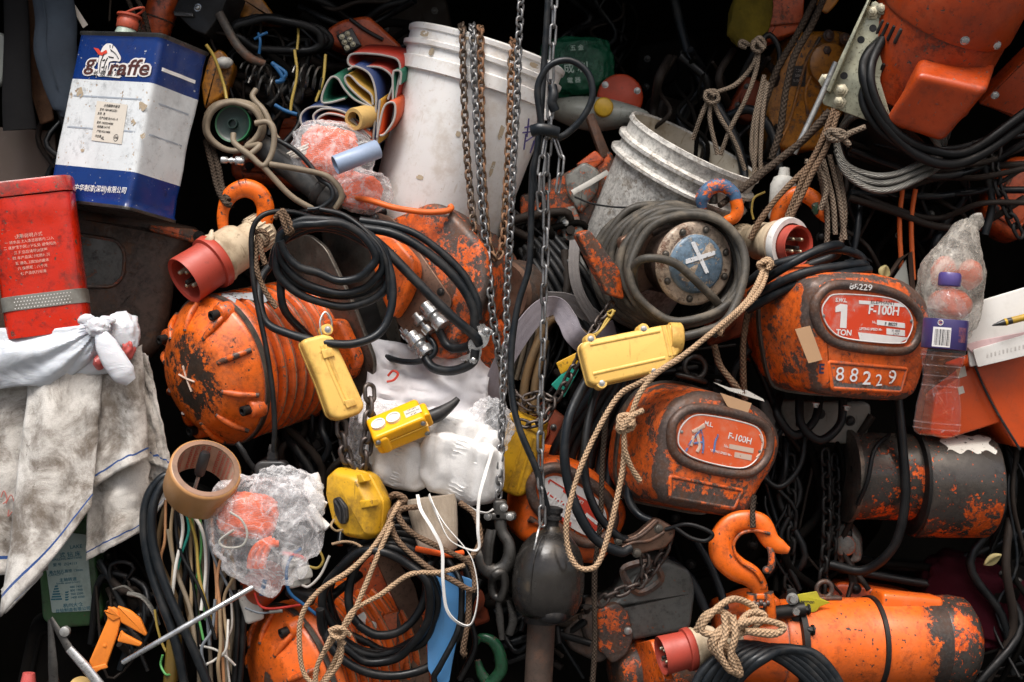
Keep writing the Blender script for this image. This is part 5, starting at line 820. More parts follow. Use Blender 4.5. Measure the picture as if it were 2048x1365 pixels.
# gearbox below
t = T('gearbox', 'grey topped gearbox with orange edging under the brown clamp, bottom centre', 'gearbox', 1280, 1210, -110, (-14, 4, 6))
c = t.slab('grey_cover', 'grey_cover', [(1170, 1225), (1240, 1200), (1262, 1160), (1330, 1120), (1380, 1140), (1392, 1180), (1382, 1260), (1260, 1284), (1250, 1230)], -10, 120, 12, 14); t.slab('flange', 'orange_worn', [(1196, 1220), (1236, 1206), (1256, 1226), (1268, 1276), (1256, 1310), (1226, 1330), (1196, 1300)], -26, 20, 6, 10, parent=c); t.slab('lower_case', 'brown_cover', [(1190, 1216), (1210, 1210), (1232, 1240), (1240, 1300), (1200, 1330), (1140, 1300), (1124, 1260)], -12, 100, 10, 12, parent=c)
t.part('top_frame', M().tube(t.ats([(1246, 1140, -120), (1300, 1126, -120), (1322, 1160, -122), (1276, 1186, -124)]), 7, 4, closed=True, el=.6), 'orange_worn', c); t.bolts('steel', [t.at(1256, 1262, -138)], 6, 4, n=12, parent=c); t.part('blue_patch', M().blob(tuple(t.at(1150, 1270, -118)), (20, 4, 18), .3, 2, 3), 'blue_hook', c)
# tags behind pale pendant
t = T('plastic_tag', 'small teal tag hanging behind the oily chain, left of the pale pendant', 'tag', 1135, 760, -140, (20, 0, 0), group='small tags by the pale pendant'); t.slab('tag_card', 'teal', [(1102, 770), (1150, 722), (1158, 740), (1128, 796)], 0, 4, 1.5, 3)
t = T('plastic_tag', 'yellow tag sticking out left of the pale pendant', 'tag', 1140, 735, -180, (-15, 0, 0), group='small tags by the pale pendant'); t.slab('tag_card', 'yellow_old', [(1112, 726), (1164, 700), (1170, 720), (1122, 750)], 0, 8, 2, 3)
cable('thin_wire', 'thin yellow wire tied above the pale pendant corner', 'wire', [(1230, 622, -180), (1212, 640, -200), (1198, 664, -215), (1180, 674, -225)], 2.2, 'wire_yellow', 'thin stray wires', extra=[[(1216, 626, -190), (1226, 620, -196), (1222, 634, -200), (1214, 628, -200)], [(1226, 626, -190), (1206, 656, -210), (1190, 672, -220)]])
cable('thin_wire', 'thin yellow wire curling beside the blue orange hook', 'wire', [(1530, 385, -50), (1508, 396, -50), (1504, 420, -52), (1508, 438, -52)], 2.2, 'wire_yellow', 'thin stray wires'); cable('thin_wire', 'thin dark wire across the stained bucket wall', 'wire', [(1150, 395, 10), (1190, 410, -30), (1260, 415, -60), (1340, 400, -70)], 2, 'cable_dark', 'thin stray wires')
for i in range(7):
    cable('power_cable', 'black cable in the shade between the chains and the cable coil, %s' % BN[i], 'cable', [(1040+i*10, 500-i*6, 60), (1062+i*17, 540, 20-i*3), (1090+i*20, 590+i*5, 0), (1140+i*16, 660+i*6, -10)], 7.5, 'cable_dark', 'shaded cables beside the chains')
for i in range(4): cable('power_cable', 'olive grey cable running behind the lower chains, %s' % ('left', 'centre left', 'centre right', 'right')[i], 'cable', [(1030+i*9, 530, 20), (1042+i*10, 600, -20), (1040+i*11, 680, -20), (1020+i*12, 760, -10)], 5.5, 'hose_tan' if i % 2 else 'cable_grey', 'olive cables behind the chains')
# ------------------------------------------------------------------ paint can
t = T('paint_can', 'blue and white paint can with a red spout cap, standing tilted in the upper left', 'paint can', 255, 254, -90, (10.5, -3, -34))
w_, d_, h_ = 236, 134, 348
base = rp([(-w_/2, -d_/2), (w_/2, -d_/2), (w_/2, d_/2), (-w_/2, d_/2)], 14, 6)
def dens(o, st=16):
    out = []
    for i in range(len(o)):
        a = V(o[i]); b = V(o[(i+1) % len(o)]); k = max(1, int((b-a).length/st))
        for j in range(k): q = a.lerp(b, j/k); out.append((q.x, q.y))
    return out
def dk(x, y, z): k = mn.noise(V((x*.011, z*.014, y*.02+3)))*4.5+3*abs(mn.noise(V((x*.03, z*.02, y*.03+9)))); q = 1 if y > -50 else max(0, min(1, (-z-30)/60)); return k*(.12+.88*q)*(1-abs(z/174)**6)
base = dens(base); rs = []; zs = [-174, -172, -168]+[-164+i*11.7 for i in range(6)]+[-100+i*16 for i in range(13)]+[96, 98, 110, 125, 140, 155, 166, 170, 174]
for z in zs:
    e = 3.5 if abs(z) > 167 else 0; ring = []
    for x, y in base:
        k = dk(x, y, z)
        n_ = V((x/w_, y/d_)).normalized(); ring.append((x+n_.x*(e-k), y+n_.y*(e-k), z))
    rs.append(ring)
smi = [2 if abs(zs[i]+zs[i+1]) > 335 else 0 if (zs[i] < -101 or zs[i] >= 75) else 1 for i in range(len(zs)-1)]
can = t.part('tin_body', M().rings(rs, True, True, smi=smi), ['tin_blue', 'tin_white', 'steel_dark'], sharp=50)
yf = -d_/2-1.2
def dent(x, z, off=.8): return -d_/2+dk(x, -d_/2, z)-off
def wd(off): return lambda x, y, z: (x, dent(x, z, off), z)
def blobtext(m, s, px, py, size, bold, off, rot=1.5, sx=1.0):
    (x, z), = t.tr([(px, py)], yf); m.text(s, size, x, z, 0, bold, rot, sx, wrap=wd(off), shear=.12)
m2 = M(); blobtext(m2, 'g', 181, 126, 44, .085, 1.6, sx=1.4); blobtext(m2, 'raffe', 258, 137, 44, .085, 1.6, sx=1.46)
for q, o_ in (([(196, 154), (196, 128), (200, 108), (206, 94), (214, 87), (224, 88), (232, 96), (243, 116), (240, 124), (228, 122), (218, 124), (214, 152)], 1.7), ([(182, 138), (244, 144), (241, 157), (182, 150)], 1.65)):
    pts = [(x, dent(x, z, o_), z) for x, z in rp(t.tr(q, yf), 5)]; m2.add(pts, [tuple(range(len(pts)))])
logo = t.part('logo_backing', m2, 'sticker_white', can, smooth=False)
m2 = M(); blobtext(m2, 'g', 181, 126, 44, .012, 2.6, sx=1.4); blobtext(m2, 'raffe', 258, 137, 44, .012, 2.6, sx=1.46); t.part('logo_word', m2, 'ink_brown', logo, smooth=False)
m2 = M(); blobtext(m2, '长 颈 鹿 漆', 213, 148, 12, .01, 2.5, sx=1.35); blobtext(m2, 'R', 316, 132, 6, 0, 1.6)
for q in ([(200, 146), (202, 126), (209, 108)], [(208, 146), (210, 130), (216, 116)], [(222, 100), (232, 108), (238, 118)], [(218, 114), (228, 116)], [(221, 96), (221, 91)], [(226, 96), (227, 91)], [(204, 136), (208, 134)], [(212, 140), (214, 132)], [(206, 122), (211, 120)]):
    m2.tube([(x, dent(x, z, 2.6), z) for x, z in t.tr(q, yf)], 1., 5, 4)
(x, z), = t.tr([(224, 102)], yf); m2.lathe([(1.6, -.2), (1.6, .2)], 10, (x, dent(x, z, 2.6), z)); t.part('logo_drawing', m2, 'ink_black', logo, smooth=False)
m2 = M(); q = rp(t.tr([(188, 96), (198, 98), (204, 106), (214, 100), (216, 106), (206, 112), (198, 110)], yf), 2); pts = [(x, dent(x, z, 2.8), z) for x, z in q]; m2.add(pts, [tuple(range(len(pts)))]); t.part('red_scarf', m2, 'ink_red', logo, smooth=False)
m2 = M(); blobtext(m2, '中华制漆(深圳)有限公司', 200, 379, 14, .01, 1.2); (x, z), = t.tr([(200, 379)], yf); t.part('maker_name', m2, 'ink_white_clean', can, smooth=False)
q = t.tr([(194, 202), (255, 210), (243, 289), (182, 281)], yf); pts = [(x, dent(x, z, 1.2), z) for x, z in [V(q[0]).lerp(V(q[3]), i/6) for i in range(7)]+[V(q[1]).lerp(V(q[2]), i/6) for i in range(7)]]
lb = t.part('paper_label', M().add(pts, [(i, i+1, i+8, i+7) for i in range(6)]), 'label_cream', can); m2 = M()
for s, px, py, sz in (('水性醇酸木器漆', 224, 213, 6.5), ('型号 YS09-M023ZD', 217, 221, 6), ('颜色  清', 203, 228, 6), ('生产日期 2019-02-19', 217, 238, 6), ('批号 190202340BB', 210, 247, 6), ('保质期 24个月', 207, 255, 6), ('产地 POLYMER', 207, 264, 6), ('净含量', 196, 273, 6), ('4L', 205, 277, 10), ('合格', 232, 276, 5.5)): blobtext(m2, s, px, py, sz, .012, 1.8, -1)
(x, z), = t.tr([(232, 276)], yf); m2.tube([(x+6.5*math.cos(a), dent(x, z, 1.7), z+6.5*math.sin(a)) for a in [i*.5236 for i in range(12)]], .5, 4, closed=True, smooth=False); t.part('label_print', m2, 'ink_black', lb, smooth=False)
def band(zc, hh, x0, side, off): # stripe round the can
    pts = []
    for x in [x0+(w_/2-20-x0)*i/20 for i in range(21)]: pts.append((x, dent(x, zc, off)))
    if side:
        for i in range(1, 8): a = math.pi/2*i/8; pts.append((w_/2-20+(20+off-2)*math.sin(a), -d_/2+20-(20+off-2)*math.cos(a)))
        for i in range(0, 14):
            y = -d_/2+20+(d_-44)*i/13; k = dk(w_/2, y, zc); pts.append((w_/2-k+off, y))
    return M().add([(x, y, zc+s*hh/2) for x, y in pts for s in (-1, 1)], [(2*i, 2*i+2, 2*i+3, 2*i+1) for i in range(len(pts)-1)])
t.part('printed_stripe', band(108, 7, w_/2-26, 1, .9), 'ink_white_clean', can); t.part('printed_stripe', band(42, 3, -w_/2+22, 1, .7), 'ink_line', can); t.part('printed_stripe', band(-22, 3, -w_/2+22, 1, .7), 'ink_line', can)
m2 = M()
for px, py, r_, s in ((284, 213, 11, 1), (266, 245, 6, 2), (286, 272, 7, 5), (160, 186, 10, 9), (165, 300, 5, 11)):
    (x, z), = t.tr([(px, py)], yf); pts = [(x+r_*(1+.3*math.sin(a*3+s))*math.cos(a), 0, z+r_*(.9+.3*math.cos(a*2+s))*math.sin(a)) for a in [i*.35 for i in range(18)]]; m2.add([(p[0], dent(p[0], p[2], .9), p[2]) for p in pts], [tuple(range(18))])
t.part('rub_mark', m2, 'rub', can, smooth=False)
sp = t.lathe('spout', 'mint', [(28, 172), (30, 176), (22, 186), (19, 200), (18, 206)], 28, o=(-52, -6, 0), ax='z'); t.lathe('spout_cap', 'red_cap', [(20, 198), (22, 200), (22, 214), (19, 218), (19, 222), (25, 224), (25, 228), (.01, 229)], 28, o=(-52, -6, 0), ax='z', parent=sp); t.part('cap_ring', M().tube([(-48+30*math.cos(a), -6+16*math.sin(a), 230+9*math.sin(a+1.2)+5*math.cos(a)) for a in [i*.4488 for i in range(14)]], 2.6, 6, closed=True), 'red_cap', sp)
# ------------------------------------------------------------------ red tin
t = T('gift_tin', 'tall glossy red tin with dotted grey band, on the left edge beside the paint can', 'tin', 80, 512, -190, (-7.5, 0, 8))
def rr_(w, d, r): return dens(rp([(-w/2, -d/2), (w/2, -d/2), (w/2, d/2), (-w/2, d/2)], r, 8), 14)
rs = []; 
for z in [-160+i*10 for i in range(28)]+[114, 117]:
    ring = []
    for x, y in rr_(164, 96, 34):
        e = 1.5*mn.noise(V((x*.02, z*.012, y*.02)))
        if y < -30 and z > 60: e -= 3.5*max(0, 1-((x % 54-27)/20)**2-((z-88)/26)**2)
        ring.append((x, y+e if y < 0 else y, z))
    rs.append(ring)
c = t.part('tin_body', M().rings(rs), 'red_tin'); t.part('tin_lid', M().rings([[(x, y, z) for x, y in rr_(164+e, 96+e, 34)] for z, e in ((119, 0), (120, 4), (146, 4), (150, 0))]), 'red_tin')
bd = t.part('dotted_band', M().rings([[(x, y, z) for x, y in rr_(164+e, 96+e, 34)] for z, e in ((-106, 1), (-105.5, 3.4), (-77.5, 3.4), (-77, 1))], False, False), 'grey_pl', c)
m2 = M()
for i in range(24):
    for j in range(4):
        x = -72+i*6.2+(3.1 if j % 2 else 0); m2.lathe([(1.3, -.2), (1.3, .2)], 6, (x, -50.0 if abs(x) < 48 else -50+(abs(x)-48)**2*.021, -102+j*6.4))
t.part('dots', m2, 'sticker_white', bd, smooth=False)
m2 = M()
for i, s in enumerate(('使用说明方式', '一 将本品放入清洁容器内 加入', '二 请放置于阴凉干燥处 避免阳光', '三 开启后请尽快饮用', '四 本产品采用优质原料', '五 请勿直接加热罐体', '六 保质期十八个月', '七 产品执行标准')): m2.text(s, 7 if i else 9, -10, 38-i*10.5, -50.6, 0, 0)
t.part('lettering', m2, 'ink_faint', c, smooth=False)
# ------------------------------------------------------------------ dark hoist cover behind
t = T('covered_hoist', 'big dark brown hoist cover with an orange outlined window, under the paint can', 'hoist cover', 270, 560, 0, (3, 0, 14))
c = t.slab('cover_shell', 'brown_cover', [(130, 405), (330, 440), (400, 455), (404, 480), (352, 520), (345, 620), (318, 720), (130, 740)], 0, 160, 34, 40, 6); o = rp(t.tr([(150, 468), (232, 480), (250, 505), (246, 555), (226, 574), (170, 574), (140, 570)], -4), 14)
t.part('window_rim', M().tube([(x, -1, z) for x, z in o], 4, 8, closed=True, smooth=False), 'orange_worn', c); t.slab('window_panel', 'grey_cover', [(152, 470), (232, 482), (248, 506), (244, 555), (226, 572), (170, 573), (140, 568)], -2, 4, 1, 12, parent=c); t.slab('ear_bracket', 'orange_worn', [(296, 450), (390, 458), (414, 470), (416, 486), (398, 490), (300, 462)], -12, 10, 4, 8); t.bolts('black_iron', [(x, -12, z) for x, z in t.tr([(398, 474)], -12)], 9, 7)
# plug left
t, b0 = cee_plug('industrial_plug', 'worn red and cream industrial plug above the ribbed orange motor', 368, 562, -170, (120, 92, 92), 1.06, 1)
t.part('lid_tab', M().tube(t.ats([(404, 500, -150), (418, 482, -165), (424, 460, -160)]), [16, 10, 3], 8, el=.4), 'cream')
# ------------------------------------------------------------------ ribbed motor hoist, left centre
t = T('ribbed_motor', 'ribbed orange hoist motor with a blackened dome end, left of the yellow pendant', 'hoist motor', 432, 742, -120, aim=(205, 62, 215), group='ribbed orange motors')
def ribbed(t, k=1.0, dirty=True, mat='orange_clean'):
    t.lathe('end_flange', mat, [(140*k, 0), (152*k, 2), (152*k, 14), (150*k, 16), (152*k, 18), (152*k, 34), (140*k, 38)], 64)
    t.lathe('joint_band', 'chassis', [(152.5*k, 2), (155*k, 3), (155*k, 13), (152.5*k, 14)], 64)
    d = t.lathe('dome', 'orange_soot' if dirty else mat, [(150*k, 3), (149*k, -3), (146*k, -7), (104*k, -50), (99*k, -54), (92*k, -57), (66*k, -64), (40*k, -69), (.01, -72)], 56, sharp=30)
    if dirty:
        pass
        m = M().tube([(-24, -71.5, 8), (0, -72, 0), (24, -71.5, -6)], 2.2, 5, 4).tube([(-6, -71.5, 26), (0, -72, 0), (8, -71.5, -26)], 2.2, 5, 4); t.part('chalk_cross', m, 'ink_cream', d)
    for i in range(10):
        a = 2*math.pi*(i+.5)/10; ca, sa = math.cos(a), math.sin(a)
        t.part('dome_rib', M().tube([(r_*k*ca, y, r_*k*sa) for r_, y in ((92, -56), (108, -47), (126, -34), (146, -9))], [5, 7, 7, 5], 8), 'orange_fresh', d)
    for i in range(4):
        a = 2*math.pi*(i+.5)/4+.25; ca, sa = math.cos(a)*138*k, math.sin(a)*138*k
        t.lathe('bolt_boss', mat, [(17*k, -24), (19*k, -22), (22*k, 6)], 14, o=(ca, 0, sa)); t.lathe('bolt', 'black_iron', [(10*k, -22), (10*k, -40), (6*k, -41), (5*k, -34), (.01, -34)], 16, o=(ca, 0, sa))
    pr = [(140*k, 36)]
    for i in range(9): y = 42+i*25; pr += [(137*k, y), (137*k, y+5), (147*k-i*.6, y+9), (150*k-i*.6, y+12), (150*k-i*.6, y+16), (147*k-i*.6, y+19), (137*k, y+22)]
    b = t.lathe('finned_barrel', mat, pr+[(140*k, 270), (130*k, 276)], 64)
    m = M()
    for i in range(9): m.tube([((150*k-i*.6)*math.cos(a), 42+i*25+16, (150*k-i*.6)*math.sin(a)) for a in [j*.1745 for j in range(36)]], 1.2, 5, closed=True, smooth=False)
    t.part('worn_fin_edge', m, 'galv', b)
    return b
b = ribbed(t)
m = M(); m.sheet(lambda a, q: ((153 if q < .2 else 150.8)*math.cos(1.05+.3*a+.1*math.sin(q*7)), 18+q*95, (153 if q < .2 else 150.8)*math.sin(1.05+.3*a+.1*math.sin(q*7))), 8, 24); t.part('bare_patch', m, 'peel_grey', b)
t2 = T('hoist_chassis', 'pair of oily steel side plates with a fan cover between, behind the black cable coil', 'hoist chassis', 680, 660, 0, aim=(205, 62, 215))
p1 = [(548, 500), (580, 474), (618, 470), (650, 496), (706, 610), (748, 722), (745, 756), (712, 820), (700, 826), (640, 720), (600, 640), (560, 560)]
t2.slab('side_plate', 'chassis', p1, -40, -30, 2, 16, ty=-40); p2 = [(640, 450), (690, 440), (734, 470), (770, 560), (802, 680), (798, 724), (748, 866), (726, 850), (700, 760), (660, 600)]
t2.slab('side_plate', 'chassis', p2, 40, 50, 2, 16, ty=40)
t2.slab('spacer_block', 'black_iron', [(660, 600), (720, 600), (760, 730), (700, 760)], -30, 40, 4, 6, ty=0); t2.bolts('steel_dark', [(x, -40, z) for x, z in t2.tr([(714, 716)], -40)], 11, 10); t2.bolts('black_iron', [(x, 40, z) for x, z in t2.tr([(748, 612)], 40)], 7, 6)
t2.slab('gear_casing', 'orange', [(600, 690), (640, 640), (684, 640), (720, 720), (706, 760), (640, 760)], -70, -42, 8, 14, ty=-60)
t3 = T('hoist_gearbox', 'chipped orange hoist gearbox with steel plates, right of the black cable coil', 'hoist gearbox', 860, 540, -95, (24, 4, -24))
c = t3.slab('gear_case', 'orange_worn', [(772, 440), (860, 402), (894, 412), (965, 488), (975, 562), (958, 620), (890, 720), (812, 690), (790, 560)], 0, 190, 18, 22, 5); t3.slab('side_plate', 'chassis_brown', [(736, 436), (752, 424), (786, 436), (850, 520), (905, 600), (898, 622), (830, 690), (790, 640), (784, 560)], -20, -12, 2, 14, ty=-20); t3.slab('terminal_cover', 'orange_fresh', [(740, 470), (790, 470), (832, 520), (834, 548), (812, 600), (786, 640), (768, 600), (744, 520)], -60, -20, 8, 14, ty=-50)
t3.bolts('steel_dark', [(x, -21, z) for x, z in t3.tr([(751, 436), (882, 584)], -20)], 6, 5); q = t3.part('maker_plate', M().loft(t3.tr([(760, 502), (774, 500), (778, 514), (764, 518)], -61), [(-61, 0), (-60, 0)], True, False), 'label_cream', c)
t4 = T('old_hoist', 'round dusty hoist end with a red and white sticker behind the lower chains', 'hoist body', 1000, 590, -30, (0, 0, -28)); t4.lathe('drum', 'brown_cover', [(66, -4), (72, 4), (74, 120), (70, 130)], 44); t4.lathe('rim', 'chassis_brown', [(46, -8), (66, -10), (72, 0), (60, 6)], 44); q = t4.lathe('sticker', 'label_red', [(.01, -6), (46, -5), (47, 0)], 36); t4.part('sticker_band', M().loft(ell(-14, 8, 13, 28, 20), [(-6.6, 0), (-6, 0)], True, False), 'sticker_white', q); t4.slab('lower_case', 'orange', [(915, 620), (960, 600), (1000, 650), (1000, 740), (930, 780), (900, 700)], -30, 80, 8, 10)
# glands and clamp
t = T('cable_gland_set', 'chromed cable glands screwed in under the chipped orange gearbox', 'cable glands', 860, 650, -110, aim=(-60, 70, 30))
def gl(px, py, y, r_=17, L_=52): o = t.at(px, py, y); return t.lathe('gland', 'chrome', [(r_, -L_*.5), (r_+1, -L_*.45), (r_+1, -L_*.2), (r_-3, -L_*.15), (r_-3, 0), (r_+3, 2), (r_+3, 12), (r_-2, 14), (r_-2, L_*.5)], 24, o=tuple(o))
gl(868, 632, -130, 16, 60); gl(846, 648, -115, 12, 50); gl(838, 690, -120, 17, 56); gl(820, 672, -100, 12, 46)
t = T('cable_clamp', 'shiny steel saddle clamp gripping the bent black cable', 'clamp', 952, 690, -170, (24, 0, 0), group='chain fittings'); t.part('saddle', M().sweep(crom([(-10, 0, 40), (4, -10, 30), (8, -12, 10), (-4, -14, 0), (6, -12, -14), (4, -8, -36), (-6, 2, -40)], 6), [(-12, -1.5), (12, -1.5), (12, 1.5), (-12, 1.5)], up=(1, .2, 0)), 'chrome'); t.bolts('chrome', [(8, -14, 34), (8, -14, -30)], 6, 8); t.part('screw_rod', M().lathe([(4, -16), (4, 30), (7, 31), (7, 38)], 12, (14, 0, 34), 'y'), 'chrome')
for i, q in enumerate(([(720, 455, -180), (790, 470, -190), (860, 510, -190), (915, 560, -185), (945, 610, -180), (950, 650, -175), (940, 690, -165), (900, 696, -140), (880, 668, -130), (874, 640, -130)], [(700, 450, -190), (760, 490, -205), (840, 570, -210), (900, 630, -205), (948, 672, -190), (958, 690, -180)], [(950, 700, -180), (942, 726, -175), (905, 742, -160), (866, 735, -140), (846, 705, -125)], [(720, 442, -170), (790, 452, -178), (850, 480, -180), (920, 540, -180), (952, 600, -178), (956, 640, -172)], [(726, 690, 10), (780, 718, -90), (830, 724, -125), (866, 712, -130), (868, 690, -125), (852, 672, -115)])):
    cable('power_cable', ('thick black cable bending from the coil down into the upper chrome gland', 'straight black cable from the coil to the steel saddle clamp', 'black cable looping from the saddle clamp to the lower chrome gland', 'black cable skirting the chipped orange gearbox edge', 'thin black cable running under the chrome glands')[i], 'cable', q, (9.5, 10, 10, 8, 6)[i], 'cable_blue', 'black cables by the chrome glands')
# black coil over the chassis
bc = [(650, 700, -60), (610, 665, -140), (566, 612, -198)]+coil(655, 505, 102, 62, 1, -205, -215, 3, 150, 14, 128, 80, 14, 10, 1, 14, 10)+coil(665, 545, 122, 84, 3, -215, -250, 4, 170, 14, 92, 52, 14, 15, 5, -12, -50)
cable('cable_coil', 'coil of thick black cable tied with brown cord, over the steel chassis plates', 'cable', bc, 8, 'cable_blue', n=10, res=5, extra=[[(570, 500, -120), (522, 560, -180), (530, 640, -225), (580, 668, -250), (650, 685, -262), (710, 688, -260), (760, 664, -250), (784, 610, -240), (780, 540, -235), (750, 480, -230), (700, 450, -215)]])
cable('thin_flex', 'thin black flex looping over the plug and hanging down to a small socket', 'flex', [(640, 440, -200), (580, 424, -225), (530, 430, -240), (506, 460, -245), (504, 520, -245), (510, 580, -248), (520, 640, -250), (532, 700, -255), (545, 780, -255), (550, 850, -250), (546, 905, -240)], 5.5, 'cable', extra=[[(780, 600, -238), (770, 520, -240), (740, 470, -235), (690, 432, -220), (640, 420, -210)]])
rp_('brown cord binding the black cable coil at its top', [(560, 432, -240), (566, 422, -250), (576, 440, -252), (584, 462, -250), (574, 470, -235)], 5.5, 'rope_brown', ex=[[(550, 436, -238), (560, 426, -248), (568, 446, -252), (576, 468, -250)]]); rp_('brown cord hanging from the plug neck down the black coil', [(516, 470, -236), (512, 500, -240), (514, 540, -245), (530, 580, -250), (552, 616, -252)], 5.5, 'rope_brown', ex=[[(520, 478, -240), (524, 510, -248), (530, 530, -252)], [(506, 465, -230), (524, 462, -240), (536, 476, -240), (528, 490, -236), (514, 478, -238)]])
t = T('socket_plug', 'small black moulded socket at the end of the thin flex, above the clear bag', 'plug', 545, 935, -235, (0, 0, 0)); t.part('socket_body', M().slab(rp([(-34, -18), (30, -18), (34, 2), (26, 14), (-24, 14), (-34, 4)], 8), -18, 20, 6, 3), 'black'); t.part('strain_relief', M().lathe([(12, 10), (11, 16), (12, 18), (10, 24), (11, 26), (8, 34), (9, 36), (6, 46)], 16, ax='z'), 'black')
cable('wire_lead', 'orange insulated lead running along the foot of the white bucket', 'wire', [(700, 395, -60), (740, 402, -90), (790, 416, -110), (850, 425, -115), (890, 422, -110), (902, 418, -100), (900, 412, -95)], 6, 'wire_orange')
# ------------------------------------------------------------------ towel, white bag
def panel(m, top, bot, yt, yb, fold=12, nf=2.2, sd=0, bulge=20, nu=26, nv=36):
    tp = crom([W(*p) for p in [(a, b, yt) for a, b in top]], 8); bp = crom([W(*p) for p in [(a, b, yb) for a, b in bot]], 8)
    def smp(c, f):
        k = f*(len(c)-1); i = min(int(k), len(c)-2); return c[i].lerp(c[i+1], k-i)
    def fn(a, b):
        q = smp(tp, a).lerp(smp(bp, a), b); d = fold*math.sin(a*nf*6.283+sd+b*1.3)*(.35+.65*b)+6*mn.noise(V((a*4+sd, b*5, sd)))+2.2*mn.noise(V((a*14+sd, b*18, sd)))
        d -= bulge*math.sin(a*3.14)*(.4+.6*b); w = .0022*mn.noise(V((a*9, b*9, sd+4))); return (q+V((w, d*P, w*1.2)))-o_
    return m.sheet(fn, nu, nv)
o_ = W(150, 750, -180); m = M()
panel(m, [(-80, 745), (20, 748), (110, 750)], [(-80, 1140), (20, 1148), (96, 1140)], -185, -185, 8, 1.2, 1, 10)
panel(m, [(60, 735), (130, 738), (205, 742)], [(2, 1234), (90, 1140), (186, 1012)], -215, -245, 10, 1.1, 2, 24)
panel(m, [(165, 730), (225, 712), (285, 690)], [(183, 980), (235, 945), (296, 916)], -200, -215, 12, 1.4, 3, 14)
panel(m, [(255, 690), (275, 700), (296, 712)], [(284, 916), (318, 932), (346, 946)], -185, -180, 5, .8, 4, 8)
panel(m, [(178, 930), (230, 900), (300, 890)], [(172, 1122), (222, 1096), (292, 1058)], -185, -190, 9, 1.3, 5, 12)
panel(m, [(290, 900), (318, 920), (342, 940)], [(300, 1042), (322, 1016), (340, 990)], -165, -170, 4, .8, 6, 5, 14, 20)
panel(m, [(2, 1180), (40, 1140), (90, 1120)], [(8, 1228), (40, 1200), (84, 1150)], -190, -195, 4, .8, 7, 4, 14, 14)
tw = to_obj('towel', m, 'towel', 1, solid=3.2*P, sharp=70); tw.location = o_; setp(tw, 'grimy white terry towel with blue striped hem, draped under the knotted white bag', 'towel')
st = M()
for q in ([(2, 995), (8, 982), (14, 1000), (6, 1008)], [(12, 1008), (22, 990), (30, 1006), (36, 992), (40, 1010)], [(44, 984), (50, 1000), (54, 980), (56, 1002)], [(18, 1020), (16, 1034), (24, 1024)], [(46, 1004), (58, 1014), (50, 1022)]): st.tube([W(a, b, -203)-o_ for a, b in q], 1.1*P, 5, 4)
e = to_obj('stitched_script', st, 'ink_pink'); e.parent = tw
t = T('carrier_bag', 'white plastic bag tied in a knot, lying on the towel below the red tin', 'bag', 120, 705, -215, (0, 0, 0))
def bg(w):
    z = w.z; x = w.x; k = 1
    if x > 60: k = 1-.32*max(0, 1-abs(x-85)/40)
    z = z*k+.10*x*.3; return (x, w.y*(.9+.1*k), z+2.5*math.sin(x*.16+z*.09))
def bagf(a, b):
    x = -75+285*a; tp = 668-26*a-4*math.sin(a*7); bt = 780-8*a-max(0, a-.62)*170+5*math.sin(a*11); y = tp+(bt-tp)*b
    an = math.atan2(y-655, 200-x+1); d = math.hypot(y-655, 200-x); w_ = 4.2*math.sin(an*17+d*.012)*min(1, d/90)+3*math.sin(an*31+1)*max(0, 1-d/150)+7*mn.noise(V((a*3, b*2.5, 3)))+4*abs(mn.noise(V((a*8, b*4, 8))))
    return t.at(x, y+2.5*mn.noise(V((a*6, b*3, 1))), -212-34*max(0, math.sin(math.pi*min(1, b*.9+.05)))**.6-w_)
c = t.part('bag_body', M().sheet(bagf, 60, 30), 'bag_white', solid=1.5); t.part('bag_filling', M().blob((-35, 14, -8), (165, 30, 46), .05, 1.3, 4, 3, 0, .7), 'bag_white')
t.part('pink_content', M().blob(tuple(t.at(256, 694, -232)), (17, 16, 26), .2, 2, 4).blob(tuple(t.at(200, 724, -232)), (12, 20, 16), .2, 2, 3), 'pink_pl')
t.part('bag_ear', M().blob(tuple(t.at(245, 668, -225)), (34, 26, 42), .12, 2, 4, 9, .14, .8), 'bag_white'); t.part('bag_knot', M().blob(tuple(t.at(196, 655, -262)), (26, 16, 20), .15, 2.2, 4, 4, .2).blob(tuple(t.at(174, 640, -256)), (18, 8, 12), .2, 2, 3, 6, .2).blob(tuple(t.at(212, 642, -256)), (18, 10, 10), .2, 2, 3, 8, .2), 'bag_white')
t.part('bag_tail', M().tube(t.ats([(200, 665, -266), (212, 690, -276), (228, 720, -280), (248, 748, -280), (262, 764, -276)]), [12, 22, 25, 24, 12], 14, el=.45, up=(0, -1, .1)), 'bag_white')
